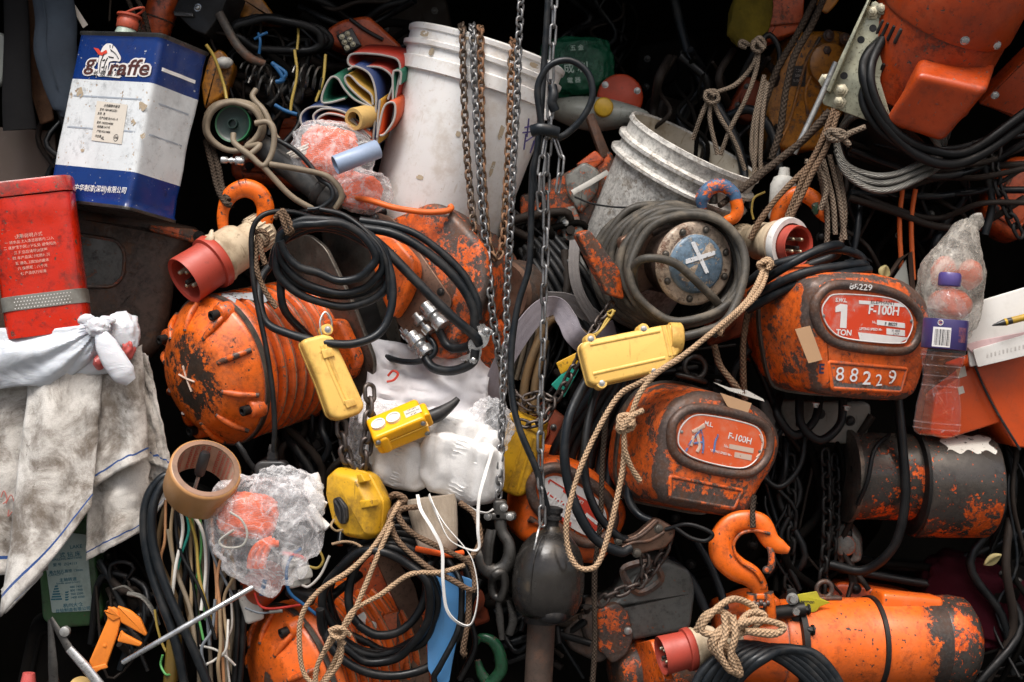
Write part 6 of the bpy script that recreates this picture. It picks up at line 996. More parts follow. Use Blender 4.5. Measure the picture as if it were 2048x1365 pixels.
# ------------------------------------------------------------------ tape roll with screwdriver handle, cables and wires below
t = T('tape_roll', 'roll of brown packing tape with a black tool handle pushed inside, right of the towel', 'tape roll', 404, 960, -255, aim=(-20, -38, 44))
t.part('tape_winding', M().lathe([(58, -40), (66, -41), (71, -38), (72, -34), (72, 34), (68, 40), (58, 41)], 56, cap=False), 'kraft')
t.lathe('cardboard_core', 'kraft_edge', [(67, -41.2), (57, -42.4), (56, -40)], 56, cap=False); c = t.lathe('core_lining', 'kraft_in', [(56.5, -41), (56, 42)], 56, cap=False)
m = M()
for j in range(30):
    a0 = j*.2094
    if j % 5: m.text('OTOTOTO', 9, 0, 0, 0, .02, wrap=lambda x, y, z: (55*math.cos(a0+z/55), x*1.7, 55*math.sin(a0+z/55)))
t.part('core_print', m, 'ink_red', c, smooth=False)
t = T('screwdriver', 'black handled screwdriver stuck in the hollow of the tape roll', 'screwdriver', 398, 950, -255, aim=(-26, -75, 20)); t.lathe('handle', 'black_pl', [(.01, -52), (9, -50), (11, -44), (11, -4), (9, 0), (4, 4)], 18); t.lathe('shaft', 'steel', [(4, 2), (4, 40), (2, 44)], 10)
for i, q in enumerate(([(352, 945, -210), (318, 960, -215), (294, 1000, -220), (288, 1060, -225), (300, 1140, -230), (325, 1210, -235), (352, 1290, -235), (372, 1390, -230)], [(350, 950, -215), (322, 975, -225), (304, 1020, -232), (306, 1090, -238), (330, 1170, -242), (360, 1240, -242), (396, 1320, -240), (424, 1390, -235)], [(470, 1180, -180), (474, 1240, -185), (472, 1300, -185), (468, 1390, -180)], [(486, 1170, -175), (488, 1240, -180), (484, 1300, -180), (478, 1390, -180)])):
    cable('power_cable', ('thick black cable arching down from behind the tape roll, outer one', 'thick black cable arching down from behind the tape roll, inner one', 'black cable hanging down left of the lower ribbed motor', 'black cable hanging close against the lower ribbed motor')[i], 'cable', q, (9.5, 9.5, 6, 7)[i], 'cable_blue' if i < 2 else 'cable', 'black cables under the tape roll')
rr = random.Random(5); WC = ['wire_white', 'wire_peach', 'wire_teal', 'wire_grey', 'wire_tan', 'wire_green', 'wire_white', 'wire_yellow', 'wire_peach', 'wire_grey', 'cable', 'wire_tan']
NMc = {'wire_white': 'white', 'wire_peach': 'peach', 'wire_teal': 'teal', 'wire_grey': 'grey', 'wire_tan': 'tan', 'wire_green': 'green', 'wire_yellow': 'yellow', 'cable': 'black'}
ws = [(332, 1000, 330, 1080, 322, 1120, 335, 1170, 'wire_peach', 4), (348, 1000, 342, 1060, 346, 1130, 340, 1200, 'wire_tan', 4.2), (356, 1000, 366, 1060, 352, 1130, 344, 1190, 'wire_white', 4.4), (364, 1000, 378, 1060, 362, 1110, 345, 1180, 'wire_teal', 3.6), (370, 1010, 392, 1080, 400, 1160, 425, 1250, 'wire_yellow', 4.2), (372, 1000, 410, 1060, 430, 1120, 470, 1200, 'wire_grey', 3.6), (345, 995, 400, 1050, 412, 1130, 402, 1220, 'wire_white', 4.6), (362, 1020, 372, 1100, 392, 1200, 398, 1300, 'cable', 4), (350, 1020, 360, 1100, 400, 1180, 430, 1280, 'cable', 4.4), (410, 1030, 416, 1110, 412, 1190, 420, 1290, 'wire_grey', 5), (424, 1030, 428, 1100, 434, 1180, 430, 1280, 'wire_peach', 4), (400, 1020, 402, 1100, 392, 1190, 408, 1280, 'wire_green', 3.4), (440, 1060, 470, 1140, 448, 1200, 456, 1300, 'wire_tan', 4.2), (452, 1080, 436, 1150, 440, 1220, 448, 1365, 'wire_peach', 4), (310, 1220, 316, 1260, 330, 1300, 352, 1322, 'wire_yellow', 3.4), (392, 1290, 430, 1300, 454, 1316, 470, 1332, 'wire_white', 3.2), (456, 1240, 452, 1300, 430, 1320, 412, 1330, 'wire_white', 3.4), (380, 1020, 390, 1080, 404, 1160, 410, 1240, 'wire_green', 3), (336, 1060, 352, 1140, 380, 1220, 392, 1310, 'hose_tan', 6), (384, 1020, 382, 1100, 384, 1170, 380, 1250, 'wire_tan', 5), (430, 1200, 424, 1260, 404, 1300, 420, 1365, 'wire_grey', 4), (440, 1220, 442, 1290, 436, 1330, 440, 1375, 'wire_tan', 5), (460, 1180, 464, 1250, 452, 1290, 460, 1370, 'wire_white', 3), (326, 1310, 322, 1330, 330, 1348, 340, 1350, 'wire_green', 3)]
used = {}
posn = ('under the tape roll', 'further right under the tape roll', 'beside the black arching cables', 'near the clear bag', 'low down by the steel rod')
for w_ in ws:
    k = NMc.get(w_[8], 'brown'); i = used.get(k, 0); used[k] = i+1; dp = -205-rr.random()*22
    q = [(w_[2*j]+0, w_[2*j+1], dp+rr.uniform(-8, 8)) for j in range(4)]
    cable('thin_wire', '%s insulated wire hanging in the tangle %s' % (k, posn[i]), 'wire', q, w_[9]*.82, w_[8], 'loose wires of the tangle', n=7)
for i in range(9):
    x = 330+i*17; cable('thin_wire', 'dark wire deep in the tangle behind the coloured wires, %s' % ('far left', 'left', 'left of the middle', 'near the left middle', 'in the middle', 'near the right middle', 'right of the middle', 'right', 'far right')[i], 'wire', [(x, 1010, -170), (x+rr.uniform(-20, 30), 1110, -175), (x+rr.uniform(-10, 40), 1230, -175), (x+rr.uniform(0, 50), 1385, -170)], rr.uniform(4, 7), rr.choice(('cable', 'hose_brown', 'hose_tan', 'cable_blue')), 'loose wires of the tangle')
cable('bent_lever', 'small black bent lever with a grey tip between the tape roll and the black socket', 'lever', [(474, 886, -200), (484, 900, -202), (498, 924, -200), (520, 948, -190), (548, 968, -160)], 6, 'cable_dark', el=.6)
t = T('steel_rod', 'bare steel rod slanting across the wire tangle', 'rod', 376, 1250, -290, aim=(265, 153, 12)); t.lathe('rod_shaft', 'chrome', [(.01, -152), (4, -151), (5.6, -148), (5.6, 148), (4, 151), (.01, 152)], 16)
# caliper
t = T('vernier_caliper', 'orange plastic caliper among the tools at the lower left', 'caliper', 230, 1285, -215, (0, 0, 6))
def cc(p): return cx(p, 2.65, 0, 850)
t.slab('beam', 'orange_caliper', cc([(560, 985), (600, 965), (650, 1000), (620, 1120), (560, 1290), (490, 1290), (470, 1260), (570, 1030)]), 0, 12, 3, 5); t.slab('fixed_jaw', 'orange_caliper', cc([(620, 960), (690, 985), (745, 1030), (780, 1110), (770, 1122), (660, 1060), (640, 1050)]), -4, 10, 3, 5); t.slab('sliding_jaw', 'orange_caliper', cc([(640, 1090), (660, 1110), (755, 1160), (740, 1178), (620, 1150)]), -4, 10, 3, 4); t.slab('inside_jaw', 'orange_caliper', cc([(550, 985), (580, 1000), (570, 965), (600, 975), (640, 1020), (600, 1040), (570, 1020)]), -3, 9, 2, 2); t.slab('depth_foot', 'orange_caliper', cc([(470, 1290), (560, 1265), (572, 1290), (530, 1300), (500, 1322), (480, 1310)]), -2, 8, 2, 3); t.bolts('orange_caliper', [(x, 0, z) for x, z in t.tr(cc([(555, 1170)]))], 3.5, 2, n=12, name='screw')
# pliers
t = T('pliers', 'long nosed pliers with steel and grey arms at the lower left corner', 'pliers', 130, 1300, -220); t.part('jaw_arm', M().tube(t.ats([(102, 1236, -225), (118, 1264, -228), (140, 1300, -230)]), [4, 7, 9], 10, el=.5), 'steel_dark'); t.part('handle', M().tube(t.ats([(138, 1298, -231), (170, 1334, -232), (204, 1376, -232)]), [9, 10.5, 10.5], 12, el=.6), 'chrome'); t.part('jaw_arm', M().tube(t.ats([(100, 1240, -215), (103, 1280, -218), (106, 1330, -220), (108, 1375, -220)]), [5, 7, 10, 10], 10, el=.5), 'steel_dark'); t.lathe('pivot', 'steel', [(10, 0), (10, -12), (5, -14)], 20, o=tuple(t.at(132, 1262, -225)))
t = T('pliers', 'small pink handled pliers poking up at the bottom left edge', 'pliers', 60, 1350, -200); t.part('handle', M().tube(t.ats([(58, 1346, -205), (56, 1370, -205), (50, 1400, -200)]), [12, 16, 16], 10), 'pink_pl'); t.part('handle', M().tube(t.ats([(108, 1358, -200), (110, 1400, -200)]), [9, 10], 10), 'pink_pl')
t = T('yellow_disc', 'round yellowish disc edge at the bottom of the frame under the caliper', 'disc', 160, 1372, -205, (0, -50, 0)); t.lathe('lid_disc', 'cardboard', [(.01, -5), (20, -5), (22, 0), (22, 8), (.01, 9)], 30)
t = T('amber_bottle', 'dark amber glass tube standing in the wire tangle', 'bottle', 346, 1310, -215, (5, 0, 0)); t.lathe('tube_wall', 'amber', [(14, -60), (15, -40), (15, 30), (13, 40), (6, 43), (.01, 43)], 24, ax='z')
# green machine with teal text plate
t = T('drilling_machine', 'green machine body with a pale teal lettered plate, hidden under the towel', 'machine', 140, 1160, -120, (-5, 0, 0))
c = t.slab('machine_body', 'green_machine', [(70, 1040), (180, 1040), (208, 1235), (190, 1252), (110, 1258), (84, 1240)], 0, 120, 8, 10); pl = t.part('spec_plate', M().slab(rp(t.tr([(82, 1060), (172, 1070), (186, 1222), (104, 1226)], -2), 3), -2.5, 0, .5, 1), 'label_teal', c)
def tq(rows): return [(s, a, b, z, .012, 'CENTER', 1.1, 0) for s, a, b, z in rows]
tx(t, pl, 'ink_teal', tq([('LAKE', 152, 1094, 10), ('式 钻 床', 140, 1110, 11), ('DRILLING MACHINE', 134, 1118, 6), ('型 号  ZQ4113', 130, 1129, 7), ('最大钻孔直径 13mm', 132, 1143, 7), ('CAPACITY', 112, 1150, 6), ('主轴转速', 136, 1160, 8), ('Spindle speed (r/min)', 136, 1166, 5), ('480 1400', 152, 1174, 6), ('800 1900', 153, 1181, 6), ('960 2500', 154, 1188, 6), ('1400 4100', 155, 1195, 6), ('杭州大众', 146, 1211, 9), ('台钻制造有限公司', 146, 1220, 8)]), -3.2)
m = M()
for i in range(6): m.loft(t.tr([(102+i*1.5, 1198-i*5.2), (124-i*1.7, 1197-i*5.2), (124-i*1.7, 1200-i*5.2), (102+i*1.5, 1201-i*5.2)], -3), [(-3.2, 0), (-3, 0)], True, False)
for i in range(4): m.loft(t.tr([(130, 1184+i*5), (138, 1183+i*5), (136, 1186+i*5), (131, 1187+i*5)], -3), [(-3.2, 0), (-3, 0)], True, False)
t.part('diagram', m, 'ink_teal', pl, smooth=False)
for i, q in enumerate(([(225, 1180, -190), (250, 1172, -195), (268, 1184, -195)], [(256, 1188, -195), (284, 1196, -200), (306, 1220, -200), (318, 1250, -195)])): cable('cable_loop', ('thin bright wire hoop left of the steel rod', 'steel wire rope end bending down beside the caliper')[i], 'wire', q, (2.2, 5)[i], 'wire_rope')
# ------------------------------------------------------------------ clear bag with orange gloves
t = T('clear_bag', 'crumpled clear plastic bag with orange gloves inside, right of the tape roll', 'bag', 530, 1050, -250, (12, 0, 0), group='clear plastic bags')
t.part('bag_film', M().blob((0, 0, 0), (106, 44, 112), .2, .9, 5, 12, .26, .8), 'film_clear'); t.part('bag_neck', M().blob((30, -6, 70), (70, 34, 56), .12, 1.6, 5, 15, .18), 'film_clear')
t = T('work_gloves', 'pack of orange knitted gloves showing through the crumpled clear bag', 'gloves', 505, 1050, -255, (8, 0, 0), group='work gloves')
t.part('glove_pack', M().blob((-12, 0, 18), (62, 22, 46), .12, 2.2, 4, 4, .12, .7), 'glove_orange'); m = M()
for i in range(3): m.tube(t.ats([(500+i*12, 1136, -268), (504+i*13, 1110, -274), (518+i*11, 1090, -276), (545+i*6, 1078+i*5, -272)]), 7, 8)
t.part('glove_cuff', m, 'glove_orange')
t = T('work_glove', 'white knitted glove hanging out beside the octagonal yellow pendant', 'glove', 640, 1010, -240, (-20, 0, 0), group='work gloves')
m = M().blob(tuple(t.at(628, 985, -240)), (18, 12, 34), .08, 1.5, 4)
for q, r_ in (([(626, 950, -240), (630, 960, -242), (636, 980, -242)], 12), ([(628, 1020, -240), (642, 1016, -246), (650, 1004, -250)], 7), ([(622, 1012, -240), (634, 1036, -250), (656, 1056, -254)], 10), ([(618, 1014, -236), (626, 1042, -240), (640, 1062, -244)], 9)): m.tube(t.ats(q), [r_, r_, r_*.8], 10)
t.part('glove_fabric', m, 'glove_plain')
cable('white_string', 'white string looping on the crumpled clear bag', 'string', [(468, 1060, -298), (440, 1082, -296), (452, 1096, -298), (484, 1092, -302), (494, 1068, -304), (484, 1040, -304), (460, 1024, -300)], 2.4, 'cord_white', 'white strings')
# electrical bits between bag and lower motor
t = T('terminal_block', 'dirty white electrical connector block below the clear bag', 'connector', 592, 1145, -215, (-12, 0, 20)); t.part('block_body', M().box((0, 0, 0), (46, 34, 56), 4).box((12, -22, -2), (30, 14, 26), 3).box((-6, -20, 20), (26, 8, 12), 2), 'white_dirty')
t = T('switch_box', 'pale switch box corner left of the lower ribbed motor', 'switch', 500, 1210, -170, (-16, 0, 20)); t.part('box_shell', M().box((0, 0, 0), (40, 30, 70), 5), 'white_dirty')
t = T('motor_cap', 'small red motor cap under the crumpled clear bag', 'cap', 530, 1165, -180, aim=(-40, -40, 60)); t.lathe('cap_shell', 'orange_motor', [(30, -30), (36, -26), (38, 0), (38, 40)], 32)
t = T('rubber_boot', 'black ribbed rubber cable boot over the lower ribbed motor', 'boot', 605, 1188, -190, aim=(40, -14, 0)); t.lathe('boot_sleeve', 'black', [(10, -34), (14, -30)]+[(16+(i % 2)*2.5, -24+i*5) for i in range(10)]+[(13, 28), (.01, 28)], 20)
for q, mt, lab, r_ in (([(602, 1098, -240), (580, 1120, -250), (572, 1150, -252), (580, 1185, -250), (610, 1212, -245), (640, 1234, -240)], 'wire_blue', 'blue wire looping from the white connector to the lower ribbed motor', 3.4), ([(612, 1120, -235), (596, 1112, -245), (566, 1106, -250)], 'wire_red', 'short red and white wire on the white connector', 4), ([(508, 1185, -230), (520, 1212, -235), (545, 1218, -235), (600, 1210, -230)], 'wire_red', 'thin red wire above the lower ribbed motor', 2.6), ([(490, 1216, -225), (520, 1226, -230), (545, 1224, -232)], 'wire_grey', 'grey wire with a crimp above the lower ribbed motor', 2.4), ([(660, 1112, -235), (640, 1150, -235), (618, 1174, -232), (604, 1170, -230)], 'wire_white', 'off white wire right of the white connector', 2.8), ([(640, 1100, -230), (646, 1120, -232), (636, 1136, -232), (616, 1132, -230)], 'wire_yellow', 'yellow wire loop right of the white connector', 2.8), ([(531, 1160, -238), (527, 1176, -240), (523, 1192, -240)], 'wire_blue', 'blue crimp terminal hanging below the clear bag', 5)):
    cable('thin_wire', lab, 'wire', q, r_, mt, 'electrical wires over the lower motor')
cable('crimp_sleeve', 'clear grey crimp sleeve on the grey wire above the lower ribbed motor', 'connector', [(540, 1223, -233), (566, 1221, -233)], 4.5, 'grey_pl')
# lower ribbed motor
t = T('ribbed_motor', 'ribbed orange hoist motor cut by the bottom edge, below the blue wire', 'hoist motor', 590, 1352, -120, aim=(180, 60, 130), group='ribbed orange motors'); ribbed(t, .97, False, 'orange_fresh'); 
t = T('old_hoist', 'orange hoist body with brown steel plate inside the lower black cable coil', 'hoist body', 760, 1230, -90, (-14, 0, 10)); t.slab('body_shell', 'orange_dark', [(720, 1110), (790, 1100), (860, 1200), (880, 1380), (690, 1390), (690, 1250)], 0, 120, 10, 14); t.slab('side_plate', 'chassis_brown', [(744, 1106), (790, 1116), (830, 1170), (850, 1260), (862, 1390), (800, 1390), (810, 1250)], -30, -22, 2, 14); t.bolts('black_iron', [(x, -30, z) for x, z in t.tr([(795, 1312), (815, 1340)], -30)], 8, 8)
q = t.slab('lower_cover', 'orange_fresh', [(764, 1230), (800, 1220), (820, 1300), (790, 1380), (770, 1340)], -50, -20, 6, 8)
t = T('white_bracket', 'two pronged white metal bracket inside the lower black cable coil', 'bracket', 725, 1270, -150); t.slab('bracket_arm', 'white_pl', [(708, 1236), (728, 1224), (736, 1240), (752, 1246), (754, 1258), (736, 1254), (716, 1248)], 0, 6, 2, 3); t.slab('bracket_arm', 'white_pl', [(694, 1268), (716, 1262), (710, 1284), (722, 1300), (716, 1306), (700, 1290)], 0, 6, 2, 3)
cable('cable_coil', 'coil of thick black cable lying over the lower hoist, tied with tan rope', 'cable', [(880, 1110, -200)]+coil(775, 1195, 110, 100, 3.6, -200, -275, 8, -60, 14, 112, 108, 22, 40, 4, -25, 20), 8.8, 'cable', n=10, res=5, extra=[coil(775, 1180, 76, 94, 1.04, -240, -246, 0, 100, 12, 76, 94, 20, 0, 6), [(720, 1150, -150), (650, 1210, -220), (660, 1290, -240), (720, 1340, -240), (800, 1350, -235), (880, 1320, -230), (930, 1240, -225), (940, 1170, -220), (930, 1130, -215)]])
for i in range(4): cable('power_cable', 'black cable of the flat loops above the lower coil, %s' % ('topmost', 'upper middle', 'lower middle', 'lowest')[i], 'cable', [(700, 1075+i*14, -180), (740, 1050+i*13, -190), (800, 1040+i*13, -190), (850, 1056+i*14, -185), (890, 1100+i*14, -175)], 9, 'cable', 'flat cable loops behind the octagonal pendant')
rp_('tan rope lying over the lower black coil, knotted at its left and looped low', [(800, 1000, -255), (790, 1020, -275), (750, 1090, -300), (700, 1140, -310), (640, 1180, -315), (605, 1230, -310), (600, 1290, -300), (610, 1350, -295), (640, 1368, -295), (665, 1330, -300), (680, 1290, -310), (672, 1266, -322)], 5, 'rope_tan', ex=[[(785, 1046, -290), (760, 1100, -305), (728, 1180, -315), (700, 1240, -318), (672, 1270, -318), (640, 1320, -312), (630, 1360, -305), (640, 1385, -300)], [(930, 1130, -290), (880, 1146, -300), (820, 1150, -305), (760, 1190, -310), (710, 1220, -316), (684, 1260, -320), (680, 1320, -310), (650, 1366, -300), (642, 1385, -298)], [(660, 1262, -322), (676, 1256, -328), (690, 1264, -328), (684, 1276, -326), (668, 1274, -326), (664, 1262, -324), (684, 1258, -330), (700, 1270, -322)], [(650, 1300, -318), (668, 1268, -322), (690, 1290, -318)]])
rp_('brown rope looped twice in front of the work glove cuff', [(776, 1000, -250), (790, 990, -262), (812, 1000, -262), (794, 1012, -264), (780, 1036, -275), (796, 1080, -285), (850, 1130, -292), (900, 1160, -295), (940, 1180, -292), (950, 1172, -290), (946, 1140, -288), (930, 1120, -285), (880, 1096, -280), (820, 1064, -276), (796, 1030, -272), (806, 1018, -268), (840, 1014, -260)], 6, 'rope_brown', ex=[[(930, 1120, -285), (946, 1110, -280), (960, 1080, -270), (950, 1030, -255), (920, 1005, -240)], [(938, 1180, -280), (936, 1240, -270), (926, 1300, -265), (930, 1310, -262)]])
rp_('frayed thin cord under the octagonal yellow pendant', [(665, 1088, -280), (690, 1084, -285), (714, 1090, -285), (740, 1110, -285)], 2.6, 'rope_tan')
# blue strip
t = T('plastic_strip', 'bright blue plastic sling plate hanging low between the cable coil and the snap hook', 'strip', 895, 1260, -245, (4, 0, 0)); t.slab('strip_sheet', 'blue_pl', [(872, 1150), (886, 1140), (946, 1160), (944, 1190), (920, 1250), (904, 1330), (898, 1368), (880, 1372), (856, 1342), (854, 1290), (866, 1230)], 0, 5, 2, 8)
cable('power_cable', 'black cable end bent through the blue plastic strip', 'cable', [(895, 1120, -225), (920, 1160, -260), (924, 1200, -262), (916, 1260, -262), (880, 1330, -262), (868, 1352, -258), (872, 1372, -256)], 6.5, 'cable')
# ------------------------------------------------------------------ white gloves in clear bag, sack, strings, old glove
t = T('glove_bundle', 'stack of white knitted gloves lying in the middle under the bright yellow pendant', 'gloves', 862, 920, -200, (8, 0, 0), group='work gloves')
def gfn(c_, w_, h_, nf_, sd, tilt):
    def fn(w):
        x, y, z = w; g = abs(math.sin((x/w_)*1.57*nf_+sd)); y2 = y*(.72+.28*g)-5*mn.noise(V((x*.03, z*.03, sd)))-3*abs(mn.noise(V((x*.06, z*.02, sd+4)))); return (x+4*mn.noise(V((z*.03, sd, 2))), y2-.22*z, z+6*mn.noise(V((x*.02, sd, 7)))+tilt*x+4*g)
    return fn
m = M().blob((-62, -2, -18), (72, 36, 52), .05, 1.4, 5, 3, 0, .62, fn=gfn(0, 72, 52, 3, .3, -.05)).blob((62, -12, -10), (86, 40, 66), .05, 1.4, 5, 7, 0, .62, fn=gfn(0, 86, 66, 4, 1.1, -.12)).blob((20, 8, 48), (104, 34, 44), .08, 1.4, 5, 9, 0, .7, fn=gfn(0, 104, 44, 4, 2.0, -.04)).blob((108, -6, 24), (34, 30, 50), .08, 1.4, 4, 11, 0, .75, fn=gfn(0, 34, 50, 2, .6, .1))
t.part('knitted_body', m, 'glove_white'); m = M()
t = T('clear_bag', 'thin clear bag opened round the white gloves, behind the yellow pendant', 'bag', 860, 905, -180, (6, 0, 0), group='clear plastic bags'); t.part('bag_film', M().blob((-110, 14, 10), (56, 40, 80), .12, 1.3, 5, 22, .2, .75), 'film_clear'); t.part('bag_mouth', M().blob((110, 0, 60), (50, 30, 60), .12, 1.6, 5, 25, .2), 'film_clear')
t = T('woven_sack', 'crumpled white woven sack with a red mark, under the chrome cable glands', 'sack', 860, 780, -90, (6, 0, 0))
c = t.part('sack_cloth', M().sheet(lambda a, b: (-130+245*a+10*mn.noise(V((b*3, 2, a*2))), 40-100*b-20*math.sin(a*3.1)-44*mn.noise(V((a*2.6, b*2.4, 5)))-22*abs(mn.noise(V((a*5, b*6, 2))))-5*mn.noise(V((a*14, b*14, 2))), 84-170*b+22*mn.noise(V((a*3.2, 3, 1)))*(1-b)-46*max(0, a-.62)+30*max(0, .3-a)), 40, 36), 'sack_white', solid=2); t.part('red_mark', M().tube(t.ats([(776, 752, -140), (786, 742, -144), (796, 748, -144), (788, 760, -144), (774, 764, -142)]), 2.6, 6), 'ink_red', c)
t.part('sack_filling', M().blob((-10, 50, -20), (120, 40, 70), .1, 1.5, 4), 'sack_white')
def flat_tie(label, pts): 
    o = W(*pts[0]); k = u_at(pts[0][2]); q = crom([(W(*p)-o)/k for p in pts], 8); ob = to_obj('white_ribbon', M().sweep(q, [(-.8, -3.2), (.8, -3.2), (.8, 3.2), (-.8, 3.2)], up=V((.2, -1, .1)), twist=2), 'white_pl', k); ob.location = o; setp(ob, label, 'ribbon', 'white strings')
flat_tie('flat white ribbon hanging from the gloves in a long V before the blue strip', [(835, 990, -260), (842, 1020, -285), (866, 1060, -305), (884, 1100, -310), (886, 1160, -312), (894, 1220, -312), (920, 1248, -312), (944, 1246, -312), (956, 1190, -312), (948, 1130, -312), (930, 1096, -308), (890, 1050, -304), (866, 1010, -285), (858, 990, -262)]); flat_tie('flat white ribbon hooked down from the gloves to the right', [(985, 900, -250), (970, 950, -280), (958, 1000, -300), (956, 1060, -308), (958, 1096, -310), (940, 1100, -310), (900, 1080, -308), (878, 1040, -300), (862, 1000, -275)]); flat_tie('short white ribbon lying right of the swivel fitting', [(934, 1012, -240), (950, 1022, -252), (972, 1026, -256), (988, 1018, -240)])
t = T('work_glove', 'dirty tan knitted glove cuff hanging below the white gloves', 'glove', 870, 1050, -230, (-8, 0, 0), group='work gloves'); t.part('glove_cuff', M().lathe([(48, 56), (50, 40), (46, 0), (42, -30), (38, -52), (30, -56)], 28, ax='z', X=Matrix.Scale(.42, 4, V((0, 1, 0)))), 'glove_tan'); t.part('cuff_edge', M().tube(t.ats([(832, 1098, -252), (860, 1104, -260), (900, 1110, -258), (926, 1106, -245)]), 6, 8), 'glove_orange')
# ------------------------------------------------------------------ top left and top centre, in the shade
t = T('jacket', 'dark blue grey jacket sleeve hanging left of the paint can', 'jacket', 110, 100, -20, (-4, 0, 0)); t.part('sleeve', M().tube([(0, 0, 130), (6, 0, 60), (2, -4, 0), (10, 0, -70), (14, 0, -120), (8, 0, -136)], [40, 42, 44, 38, 26, 8], 20, el=.5, up=(0, -1, 0)), 'denim'); t.part('seam', M().tube([(-16, -22, 130), (-8, -24, 60), (-10, -26, 0), (4, -20, -80)], 1.6, 5), 'denim')
t = T('carpet_strip', 'strip of brown woven carpet behind the jacket sleeve', 'carpet', 66, 150, 30, (-6, 0, 0)); t.slab('carpet_pile', 'carpet', [(50, -20), (75, -20), (92, 120), (108, 240), (80, 250), (46, 140)], 0, 10, 3, 5)
t = T('dark_garment', 'black cloth hanging along the upper left edge', 'cloth', 30, 130, 0, (0, 0, 0)); t.part('cloth_folds', M().tube([(0, 0, 160), (4, 0, 60), (6, -6, -60), (10, 0, -130)], [24, 26, 30, 34], 18, el=.45, up=(0, -1, 0)), 'dark_cloth')
t = T('plastic_sheet', 'pale grey plastic sheet peeking out at the left edge', 'sheet', 2, 110, 40, (0, 0, 0)); t.slab('sheet_body', 'can_grey', [(-30, 60), (8, 66), (20, 100), (4, 170), (-30, 180)], 0, 20, 6, 10)
t = T('wooden_board', 'old brown wooden board behind the red tin on the left edge', 'board', 60, 320, 60, (0, 0, 0)); t.slab('board_face', 'wood', [(-40, 252), (110, 262), (120, 420), (30, 700), (-40, 700)], 0, 24, 3, 4)
t = T('label_tag', 'pale card strip leaning behind the paint can spout', 'tag', 160, 38, -10, (-35, 0, 0)); t.slab('card', 'label_cream', [(142, 14), (150, 10), (176, 50), (166, 57)], 0, 2, .5, 1)
t = T('metal_bracket', 'dark grey folded metal box with a screw, at the top right of the can spout', 'box', 395, 30, 20, (22, 0, -20)); c = t.slab('box_front', 'black_iron', [(346, 22), (370, -30), (460, -20), (440, 30), (410, 70), (384, 60)], 0, 70, 4, 4); t.slab('box_lip', 'steel_dark', [(346, 22), (385, 26), (386, 34), (348, 32)], -6, 0, 2, 2, parent=c); t.bolts('steel', [(x, 0, z) for x, z in t.tr([(396, 16)])], 6, 5)
t = T('red_canister', 'dull red canister in the shade above the paint can', 'canister', 320, 30, 80, (18, 0, 0)); t.lathe('canister_body', 'orange_dark', [(30, -50), (32, -44), (32, 70), (26, 78)], 30, ax='z'); t.part('canister_ring', M().tube([(32.5*math.cos(a), 32.5*math.sin(a), -10) for a in [i*.3142 for i in range(20)]], 2, 6, closed=True), 'orange_dark')
for i, q in enumerate(([(248, -20, 20), (268, 30, 10), (284, 74, 0)], [(262, -20, 30), (284, 20, 20), (300, 76, 10)], [(222, -10, 20), (221, 20, 5), (219, 42, -5)])): cable('rope', ('dirty cord hanging behind the paint can spout, left', 'dirty cord hanging behind the paint can spout, right', 'thin cord tied above the red spout cap')[i], 'rope', q, (5, 5, 2)[i], 'rope_dark', 'ropes and cords')
t = T('iron_strap', 'bent iron strap with flaking orange paint left of the black hose coil', 'strap', 490, 80, 0, (0, 0, 0)); t.part('strap_bar', M().tube(t.ats([(438, 26, 0), (456, 60, -4), (474, 90, -8), (500, 116, -8), (530, 128, -4)]), [9, 9, 9, 9, 7], 8, el=.6), 'orange_bare')
cable('hose_coil', 'black hose coil lying in the shade at the top, left of the orange casing', 'hose', coil(558, 72, 105, 34, 3.2, 40, 0, 5, 0, 14, 88, 30, 6, 14, 8), 8, 'cable_dark', n=8, res=4)
t = T('yellow_case', 'dirty yellow casing at the top edge above the black hose coil', 'casing', 510, 10, 90, (10, 0, 0)); t.slab('case_shell', 'mustard', [(460, -20), (520, -10), (560, 46), (490, 40), (460, 20)], 0, 60, 8, 8)
t = T('yellow_lever', 'mustard casting with a white knob between the paint can and the grey hose coil', 'casting', 440, 140, 20, (0, 0, 0)); t.slab('casting_body', 'mustard', [(418, 110), (440, 96), (470, 130), (450, 190), (408, 220), (402, 170)], 0, 50, 8, 10); t.part('knob', M().blob(tuple(t.at(448, 126, 0)), (18, 14, 12), .1, 2, 3), 'white_dirty')
t = T('orange_casing', 'orange machine casing with a black terminal strip, at the top left of the white bucket', 'casing', 730, 70, 110, (12, 0, 0))
c = t.slab('case_shell', 'orange_dark', [(650, 60), (680, 40), (735, 30), (770, 60), (806, 94), (790, 108), (700, 104), (652, 86)], 0, 90, 12, 12); t.part('carry_strap', M().tube(t.ats([(700, 38, 105), (730, 60, 104), (766, 80, 104)]), 4, 8), 'black'); q = t.part('terminal_strip', M().slab(rp(t.tr([(672, 72), (704, 56), (724, 92), (692, 108)], -30), 2), -34, -20, 2, 2), 'black_pl'); t.bolts('zinc', [(x, -34, z) for x, z in t.tr([(684, 74), (695, 68), (689, 85), (700, 79), (694, 96), (706, 89)], -34)], 4, 4, n=10, name='terminal_screw', parent=q)
